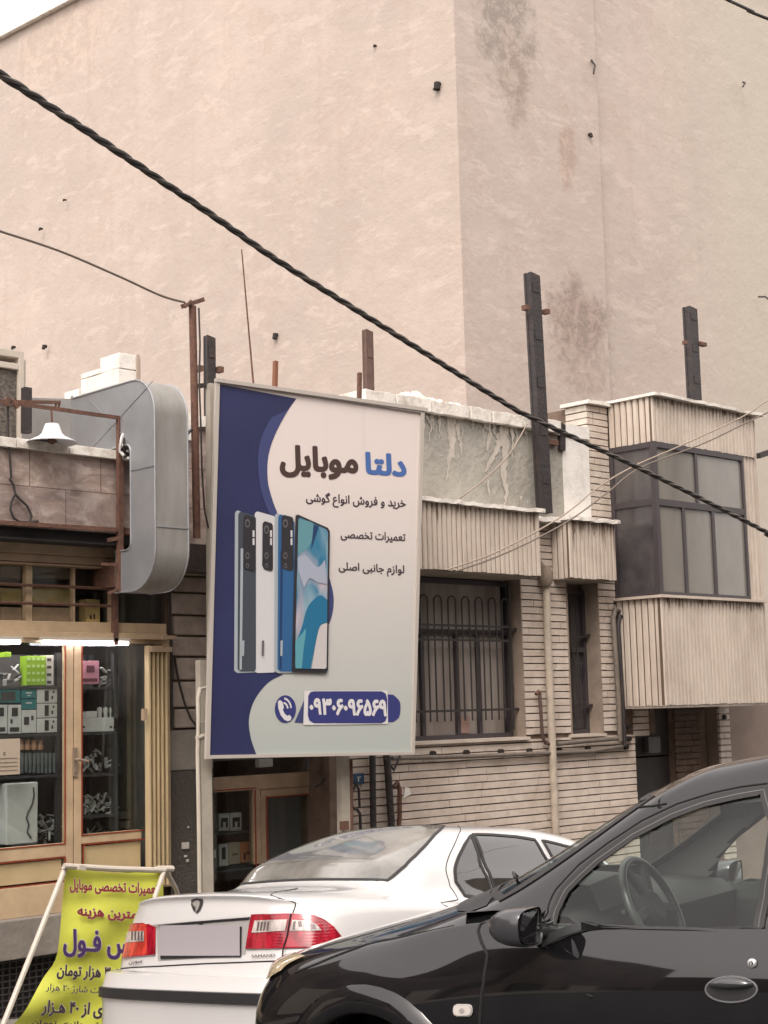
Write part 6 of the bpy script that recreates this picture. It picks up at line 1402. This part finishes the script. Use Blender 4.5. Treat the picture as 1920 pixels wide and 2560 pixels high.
win = pb([d1(445,1052), d1(462,950), d1(490,850), d1(530,770), d1(610,690), d1(700,608), d1(900,466), d1(1120,352), d1(1300,285), d1(1500,238), d1(1640,214), d1(1700,400), d1(1665,640), d1(1640,820), d1(1612,1000), d1(1200,1022), d1(800,1040)])
def uvbox(u0, u1, v0, v1): return [(u0,v0),((u0+u1)/2,v0),(u1,v0),(u1,(v0+v1)/2),(u1,v1),((u0+u1)/2,v1),(u0,v1),(u0,(v0+v1)/2)]
NU = 26
wsh = uvbox(-3.25, 3.25, 4.10, 4.93); rwin = uvbox(10.7, 15.3, 4.12, 4.9)
rdoor = [(7.45,4.12),(8.6,4.12),(8.9,4.5),(8.75,4.85),(7.35,4.87)]
mir = lambda P: [(-a, b_) for a, b_ in P]
holes = [win, mir(win), wsh, rwin, rdoor, mir(rdoor)]
M_dp = paint('charcoal_car_paint', (0.006,0.006,0.007), 0.2, metal=0.0)
def arch(p):
    return abs(p.y) > 0.45 and ((p.x-.80)**2+(p.z-.28)**2 < .355**2 or (p.x-3.43)**2+(p.z-.28)**2 < .355**2)
BS.surface('body', M_dp, dc, holes=holes, step=24, vstep=24, hole_fn=arch)
def car_glass():
    m = glass_mat('green_tinted_glass', (0.93,0.99,0.96), 0.0, 0.01); return m
M_cgl = car_glass()
BS.patch('door_window', win, M_cgl, dc, off=-0.004, du=0.15, dv=0.1); BS.patch('door_window', mir(win), M_cgl, dc, off=-0.004, du=0.15, dv=0.1)
BS.patch('windscreen', wsh, M_cgl, dc, off=-0.004, du=0.2, dv=0.1); BS.patch('rear_window', rwin, M_cgl, dc, off=-0.004, du=0.2, dv=0.1)
BS.patch('door_window', rdoor, M_cgl, dc, off=-0.004, du=0.15, dv=0.1); BS.patch('door_window', mir(rdoor), M_cgl, dc, off=-0.004, du=0.15, dv=0.1)
for h in (win, mir(win), rdoor, mir(rdoor)): BS.band('window_rubber', h, 0.036, M_rubber, dc, off=0.006)
for h in (wsh, rwin): BS.band('window_rubber', h, 0.034, M_rubber, dc, off=0.004)
# chrome-grey bead round the driver window, rubber sill strip, door seams
BS.line('window_bead', win, 0.003, mat('dull_bead', (0.12,0.12,0.12), 0.4), dc, off=0.004, close=True)
BS.band('sill_strip', pb([d1(392,1078), d1(800,1052), d1(1200,1036), d1(1625,1010)]), 0.030, M_blackpl, dc, off=0.010, close=False)
seam = pb([d1(418,1100), d1(410,1020), d1(425,900), d1(470,770), d1(600,630), d1(760,510), d1(950,385), d1(1150,290), d1(1350,228), d1(1500,196), d1(1655,176)])
BS.line('door_seam', seam, 0.0035, M_seam, dc, off=0.0)
s2 = pb([d2(1530,220), d2(1500,380), d2(1478,520), d2(1462,640), d2(1450,829)])
u_, v_ = s2[-1]; BS.line('door_seam', s2+[(u_, 0.3)], 0.006, M_seam, dc, off=0.0)
s3 = pb([d1(1630,1020), d1(1636,1180), d1(1640,1400), d1(1640,1520)]); 
BS.line('door_seam', [(7.05,4.9)]+[BS.pick(*d1(1652,900))]+[(7.12,3.6),(7.14,2.5),(7.15,1),(7.15,0.3)], 0.006, M_seam, dc, off=0.0)
BS.line('bonnet_seam', pb([d2(250,497), d2(400,437), d2(660,335), d2(850,285), d2(1000,254), d2(1150,222), d2(1280,196)]), 0.005, M_seam, dc, off=0.0)
BS.patch('cowl_panel', [(-2.6,3.90),(0,3.90),(2.6,3.90),(3.1,3.93),(3.2,4.02),(2.8,4.08),(0,4.09),(-2.8,4.08),(-3.2,4.02),(-3.1,3.93)], M_blackpl, dc, off=0.003, du=0.2, dv=0.05)
BS.line('roof_gutter', pb([d1(938,312), d1(1010,304), d1(1090,290)]), 0.004, M_seam, dc, off=0.001)
# bodyside rubbing crease and small marks
BS.line('paint_scratch', pb([d1(645,1360), d1(668,1372), d1(680,1368)]), 0.005, M_seam, dc)
# headlamp
hl = BS.patch('headlamp', [(3.02,2.95),(2.95,2.4),(2.6,2.02),(1.9,1.95),(1.5,2.1),(1.5,2.75),(2.0,2.98),(2.6,3.02)], lens_mat('amber_headlamp', (0.52,0.42,0.28), 0.08), dc, off=0.012, du=0.1, dv=0.1)
BS.patch('headlamp', [(-a, b_) for a, b_ in [(3.02,2.95),(2.95,2.4),(2.6,2.02),(1.9,1.95),(1.5,2.1),(1.5,2.75),(2.0,2.98),(2.6,3.02)]], bpy.data.materials['amber_headlamp'], dc, off=0.012, du=0.1, dv=0.1)
BS.patch('grille', uvbox(-1.2, 1.2, 2.1, 2.8), M_blackpl, dc, off=0.004)
hlp = pb([d2(165,552), d2(186,590), d2(172,650), d2(150,720), d2(132,800), d2(126,860)])
# wheel arch flare
def arch_pt(a, r, side=1, cxx=0.80):
    x = cxx+r*cos(a); z = .28+r*sin(a); y = .6
    lo = 0.3; 
    best = None
    # local height of the side skin at (x,z): walk the shell table
    for du_ in range(0, 41):
        u = (3.0 if cxx < 2 else 9.2)+du_*0.06
        for dv_ in range(0, 36):
            v = dv_*0.09; p = BS.P(u, v); d = (p.x-x)**2+(p.z-z)**2
            if best is None or d < best[0]: best = (d, p)
    return Vector((x, best[1].y*side, z))
for cxx in (0.80, 3.43):
    for side in ((1, -1)):
        rows = []
        prof = [(0.345,-0.05),(0.350,0.012),(0.365,0.024),(0.40,0.022),(0.435,0.010),(0.452,-0.004)]
        for k in range(25):
            a = radians(-14+208*k/24); base = arch_pt(a, 0.41, 1, cxx); row = []
            for r, o_ in prof:
                q = Vector((cxx+r*cos(a), (base.y+o_), .28+r*sin(a))); q.y *= side; row.append(q)
            rows.append(row)
        b = MB(); b.grid(rows); build('arch_flare', b, M_dp, dc, smooth=True, local=True, sharp=70)
        b = MB(); b.grid([[(cxx+.352*cos(radians(-20+220*k/20)), side*yy, .28+.352*sin(radians(-20+220*k/20))) for k in range(21)] for yy in (.5,.82)]); b.face([(cxx+.36*cos(2*pi*k/20), side*.5, .28+.36*sin(2*pi*k/20)) for k in range(20)]); build('wheel_well', b, M_rubber, dc, local=True)
        wheel(dc, (cxx, side*0.755, 0.275), 0.285, 0.18, side=side)
# side marker lamp, handle, lock
def disc_on(nm, poly_, m_, off, par=None, du=0.05): return BS.patch(nm, pb(poly_), m_, par or dc, off=off, du=du, dv=0.05)
def rrp(x0, y0, x1, y1, r, f): return [f(x0+r,y0), f(x1-r,y0), f(x1-r*.3,y0+r*.3), f(x1,y0+r), f(x1,y1-r), f(x1-r*.3,y1-r*.3), f(x1-r,y1), f(x0+r,y1), f(x0+r*.3,y1-r*.3), f(x0,y1-r), f(x0,y0+r), f(x0+r*.3,y0+r*.3)]
ml = disc_on('side_marker', rrp(1290,708,1402,772,22,d2), mat('marker_lens', (0.60,0.56,0.52), 0.2, coat=0.5), 0.012)
disc_on('marker_core', [d2(1345+18*cos(2*pi*k/10), 740+16*sin(2*pi*k/10)) for k in range(10)], mat('marker_core', (0.35,0.32,0.31), 0.3), 0.014, ml)
BS.line('marker_rim', pb(rrp(1288,706,1404,774,22,d2)), 0.004, mat('marker_rim', (0.4,0.38,0.36), 0.3), ml, off=0.006, close=True)
hd = disc_on('door_handle', [d1(1455+140*cos(2*pi*k/24), 1330+66*sin(2*pi*k/24)) for k in range(24)], M_blackpl, 0.003)
u0, v0 = BS.pick(*d1(1455,1322)); 
def bulge(nm, pts, c_, h, m_, par, rim=0.0):
    """low dome over a pixel outline on the skin"""
    uv = pb(pts); cu = sum(a for a, _ in uv)/len(uv); cv = sum(b_ for _, b_ in uv)/len(uv); rows = []
    for k, (f_, hh) in enumerate(((1.0,rim),(0.94,rim+h*0.45),(0.8,rim+h*0.8),(0.5,rim+h*0.97),(0.02,rim+h))):
        rows.append([BS.P(cu+(a-cu)*f_, cv+(b_-cv)*f_)+BS.N(cu, cv)*hh for a, b_ in uv])
    b = MB(); b.grid(rows, 0, True); return build(nm, b, m_, par, smooth=True, local=True, sharp=80)
bulge('handle_grip', [d1(1455+125*cos(2*pi*k/24), 1308+(46 if sin(2*pi*k/24) < 0 else 22)*sin(2*pi*k/24)) for k in range(24)], None, 0.022, mat('handle_paint', (0.03,0.03,0.034), 0.22, coat=1.0), hd, 0.004)
BS.line('handle_rim', pb([d1(1455+145*cos(2*pi*k/24), 1331+72*sin(2*pi*k/24)) for k in range(24)]), 0.0035, mat('handle_rim', (0.22,0.22,0.23), 0.3, metal=0.5), hd, off=0.002, close=True)
lk = bulge('door_lock', [d1(1572+29*cos(2*pi*k/16), 1185+29*sin(2*pi*k/16)) for k in range(16)], None, 0.008, mat('lock_silver', (0.55,0.55,0.55), 0.25, metal=0.6), dc, 0.003)
disc_on('keyhole', [d1(1572+11*cos(2*pi*k/12), 1187+15*sin(2*pi*k/12)) for k in range(12)], M_rubber, 0.013, lk)
disc_on('keyhole', [d1(1570,1176), d1(1574,1176), d1(1574,1198), d1(1570,1198)], bpy.data.materials['lock_silver'], 0.0145, lk)
# door mirror
def locY(px, py, y): # pixel -> local point on the plane y = const
    r = FBI.to_3x3() @ ray(px, py); o_ = FBI @ EYE; return o_ + r*((y-o_.y)/r.y)
mc = locY(*d1(235,978), 0.99); mm = MB(); rows = []; NS = 20
for k, (xx, sc) in enumerate(((-0.095,0.05),(-0.09,0.35),(-0.075,0.62),(-0.05,0.84),(-0.02,0.96),(0.015,1.0),(0.045,1.0),(0.055,0.96))):
    row = []
    for j in range(NS):
        a = 2*pi*j/NS; ca, sa = cos(a), sin(a); e = 0.62
        row.append(mc+Vector((xx + 0.02*(1-abs(ca)), (abs(ca)**e)*(1 if ca > 0 else -1)*0.092*sc-0.015, (abs(sa)**e)*(1 if sa > 0 else -1)*0.066*sc)))
    rows.append(row)
mm.grid(rows, 0, True); mh = build('door_mirror', mm, mat('mirror_shell', (0.04,0.04,0.045), 0.28, coat=0.6), dc, smooth=True, local=True, sharp=50)
g_ = MB(); last = rows[-1]; cen = sum(last, Vector())/NS
g_.face([cen+(p-cen)*0.9+Vector((-0.004,0,0)) for p in last]); build('mirror_glass', g_, mat('mirror_glass', (0.10,0.10,0.11), 0.05, metal=0.9), mh, local=True)
g_ = MB(); g_.grid([[p for p in rows[-1]+[rows[-1][0]]], [cen+(p-cen)*0.88+Vector((-0.02,0,0)) for p in rows[-1]+[rows[-1][0]]]]); build('mirror_rim', g_, M_blackpl, mh, local=True)
a_ = BS.P(*BS.pick(*d1(395,1040))); g_ = MB(); g_.hexa([mc+Vector((0.0,-0.09,-0.05)), mc+Vector((0.035,-0.09,-0.05)), mc+Vector((0.06,-0.20,-0.05)), mc+Vector((0.02,-0.20,-0.05)), mc+Vector((0.0,-0.09,-0.02)), mc+Vector((0.03,-0.09,-0.02)), mc+Vector((0.055,-0.20,-0.02)), mc+Vector((0.02,-0.20,-0.02))]); build('mirror_arm', g_, M_blackpl, mh, local=True, bevel=0.008)
BS.patch('mirror_base', pb([d1(340,1060), d1(352,960), d1(405,880), d1(418,960), d1(392,1066)]), M_blackpl, mh, off=0.010, du=0.1, dv=0.1)
# the passenger side mirror, the same shell the other way round
def flip(o, par):
    me = o.data.copy()
    for v in me.vertices: v.co.y = -v.co.y
    me.flip_normals(); c = link(o.name.split('.')[0], me, par); return c
fm = flip(mh, dc)
for ch_ in list(mh.children):
    if ch_.name.startswith('mirror') : flip(ch_, fm)
# interior
M_int = mat('grey_car_interior', (0.018,0.019,0.019), 0.75, var=0.3, vscale=6); M_trim = mat('headliner', (0.12,0.12,0.115), 0.9); BS.surface('headliner', M_trim, dc, holes=holes, step=8, vstep=8, off=-0.022, vmin=4.0, vmax=7.9)
M_intl = mat('pale_car_trim', (0.08,0.09,0.08), 0.7, var=0.2, vscale=5)
b = MB(); b.box(0.5,4.1,-.78,.78,.24,.27); b.box(1.18,1.22,-.76,.76,.25,.90); b.box(3.7,3.74,-.7,.7,.25,.98); build('floor_pan', b, M_int, dc, local=True)
b = MB(); rows = []
for yy in (-.74,-.4,0,.05,.35,.70,.74):
    h = 0.05 if 0.15 < yy < 0.6 else 0.0
    rows.append([(1.14,yy,.985),(1.30,yy,1.0),(1.45,yy,1.0+h),(1.60,yy,.985+h),(1.66,yy,.94+h*0.5),(1.64,yy,.80),(1.50,yy,.62),(1.3,yy,.5)])
b.grid(rows); build('dashboard', b, M_int, dc, smooth=True, local=True, sharp=60)
b = MB(); b.grid([[(1.42,.16,1.0),(1.50,.16,1.09),(1.62,.16,1.08),(1.66,.16,.99)],[(1.40,.38,1.0),(1.50,.38,1.115),(1.62,.38,1.10),(1.66,.38,1.0)],[(1.42,.60,1.0),(1.50,.60,1.09),(1.62,.60,1.08),(1.66,.60,.99)]]); build('instrument_hood', b, M_int, dc, smooth=True, local=True)
swc = locY(*d1(1015,868), 0.37); ax = Vector((0.90,0.0,0.42)).normalized(); e1 = Vector((0,1,0)); e2 = ax.cross(e1).normalized()
b = MB(); b.tube([swc+e1*0.185*cos(2*pi*k/32)+e2*0.185*sin(2*pi*k/32) for k in range(32)], 0.0155, 10, close=True)
sw = build('steering_wheel', b, mat('wheel_leather', (0.045,0.05,0.048), 0.35), dc, smooth=True, local=True)
b = MB(); b.lathe([(0,0.02),(0.05,0.022),(0.072,0.005),(0.075,-0.03),(0.05,-0.06),(0,-0.06)], (0,0,0), 20); rot = Matrix((e1, e2, -e1.cross(e2))).transposed() if False else Matrix((e1, e2, e1.cross(e2))).transposed()
b.v = [swc + rot @ (v*1.0) for v in b.v]
for a in (0.15, pi-0.15, -1.1, -2.04): b.bar(swc+(e1*cos(a)+e2*-sin(a))*0.05, swc+(e1*cos(a)+e2*-sin(a))*0.18, 0.035, 0.02, up=ax)
build('wheel_hub', b, M_int, sw, local=True, bevel=0.004)
b = MB(); b.tube([swc-ax*0.03, swc-ax*0.35], 0.03, 10); b.tube([swc-ax*0.06+e1*0.04, swc-ax*0.05+e1*0.16+Vector((0,0,0.02))], 0.009, 8); b.tube([swc-ax*0.06-e1*0.04, swc-ax*0.05-e1*0.16], 0.009, 8); build('column_stalk', b, M_rubber, sw, smooth=True, local=True)
def seat(y, x):
    b = MB(); b.hexa([(x,y-.24,.30),(x+.5,y-.24,.28),(x+.5,y+.24,.28),(x,y+.24,.30),(x,y-.24,.50),(x+.5,y-.24,.46),(x+.5,y+.24,.46),(x,y+.24,.50)]); o = build('seat', b, M_int, dc, local=True, bevel=0.05, smooth=True)
    b = MB(); b.hexa([(x+.42,y-.23,.45),(x+.56,y-.23,.45),(x+.56,y+.23,.45),(x+.42,y+.23,.45),(x+.64,y-.20,1.02),(x+.76,y-.20,1.02),(x+.76,y+.20,1.02),(x+.64,y+.20,1.02)]); build('seat_back', b, M_int, o, local=True, bevel=0.05, smooth=True)
    b = MB(); b.hexa([(x+.68,y-.13,1.08),(x+.78,y-.13,1.08),(x+.78,y+.13,1.08),(x+.68,y+.13,1.08),(x+.72,y-.12,1.24),(x+.80,y-.12,1.24),(x+.80,y+.12,1.24),(x+.72,y+.12,1.24)]); build('headrest', b, M_int, o, local=True, bevel=0.035, smooth=True)
    return o
seat(.38, 1.98); seat(-.38, 1.98)
b = MB(); b.box(3.05,3.55,-.66,.66,.3,.5); b.hexa([(3.45,-.66,.5),(3.6,-.66,.5),(3.6,.66,.5),(3.45,.66,.5),(3.58,-.62,1.04),(3.70,-.62,1.04),(3.70,.62,1.04),(3.58,.62,1.04)]); build('rear_bench', b, M_int, dc, local=True, bevel=0.04, smooth=True)
for s_ in (1,-1):
    b = MB(); b.grid([[(x, s_*(.80 if z < .9 else .755), z) for x in (1.35,1.9,2.4,2.9,3.4)] for z in (.3,.7,.9,.965)]); build('door_card', b, M_intl if s_ < 0 else M_int, dc, local=True)
b = MB(); b.tube([(1.93,0,1.40),(1.95,0.0,1.33)], 0.012, 8); b.hexa([(1.94,-.13,1.28),(1.955,-.13,1.28),(1.97,.13,1.28),(1.955,.13,1.28),(1.93,-.12,1.345),(1.945,-.12,1.345),(1.96,.12,1.345),(1.945,.12,1.345)]); build('inner_mirror', b, M_int, dc, local=True, bevel=0.008)
for yy in (-.4, .3):
    b = MB(); b.tube([BS.P(-2.3 if yy < 0 else 0.4, 4.06)+Vector((0,0,.01)), BS.P(1.0 if yy > 0 else -1.0, 4.14)+Vector((-.01,0,.02)), BS.P(2.6 if yy > 0 else 0.3, 4.22)+Vector((-.01,0,.015))], 0.006, 6); build('wiper', b, M_rubber, dc, local=True)
# amber cloth bag on the dash near the driver window
p = locY(*d1(515,1015), 0.66); b = MB(); rows = []
for (q, z) in ((.6,-.05),(1,-.02),(1.0,.015),(.75,.04),(.05,.05)): rows.append([p+Vector((cos(2*pi*k/12)*.055*q, sin(2*pi*k/12)*.03*q, z)) for k in range(12)])
b.grid(rows, 0, True); o = build('dashboard_box', MB() if False else b, mat('orange_cloth', (0.42,0.20,0.09), 0.8, bump=0.4), dc, smooth=True, local=True)
# ================================================================== far side of the street, mirrored in the paint
ob = thing('opposite_building', 'brown building across the street, seen only mirrored in the glossy car doors', 'building', (6, -13, 0))
M_ob = mat('brown_facade', (0.15,0.105,0.08), 0.85, var=0.45, vscale=0.5, contrast=(0.45,0.55))
b = MB(); b.box(-40, -9, -16, -8.5, -3, 9.5); b.box(-8.9, 2.5, -16, -8.2, -3, 13.5); b.box(2.6, 12, -16, -8.5, -4, 11.2); b.box(12.1, 40, -16, -8.3, -6, 13.6); build('wall', b, M_ob, ob)
M_sh = mat('pale_shutter', (0.42,0.36,0.30), 0.5)
for i in range(15):
    for z in (1.0, 4.6, 8.0):
        b = MB(); b.box(-30+i*4.2, -28.2+i*4.2, -8.18, -8.12, z-0.3, z+1.5); build('window', b, M_frostd if (i+int(z)) % 3 else M_sh, ob)
cab_g = 'wires strung over the street behind the viewer'
for i, (x0, y0, z0, x1, y1, z1) in enumerate(((-8,-9,7.4,16,3,6.2),(-9,-4,6.6,20,-6,7.2),(-8,-9,7.0,5,4,6.6),(-10,-2,6.0,18,-2.5,6.4))):
    b = MB(); b.tube([(x0+(x1-x0)*t, y0+(y1-y0)*t, z0+(z1-z0)*t-1.0*sin(pi*t)) for t in [k/16 for k in range(17)]], 0.02, 6)
    tag(build('street_wire', b, M_cab, smooth=True), ['long wire slanting over the street, mirrored high in the dark car window','level upper wire mirrored in the dark car window','short steep wire mirrored in the dark car window','level lower wire mirrored in the dark car window'][i], 'wire', cab_g)

nb = thing('street_building', 'brown buildings further down the street, mirrored in the side of the dark car', 'building', (-14, 12, 0))
b = MB(); b.box(-14, 2.3, 10.45, 18, -2, 5.2); b.box(-30, -14.1, 10.2, 18, -1, 8.5); b.box(-48, -36, -8, 12, -1, 7.5); build('wall', b, M_ob, nb)
for i in range(6):
    b = MB(); b.box(-28+i*5, -25.4+i*5, 10.05 if i < 3 else 10.35, 10.12 if i < 3 else 10.42, 0.6, 3.0); build('shutter', b, M_sh if i % 2 else M_frostd, nb)
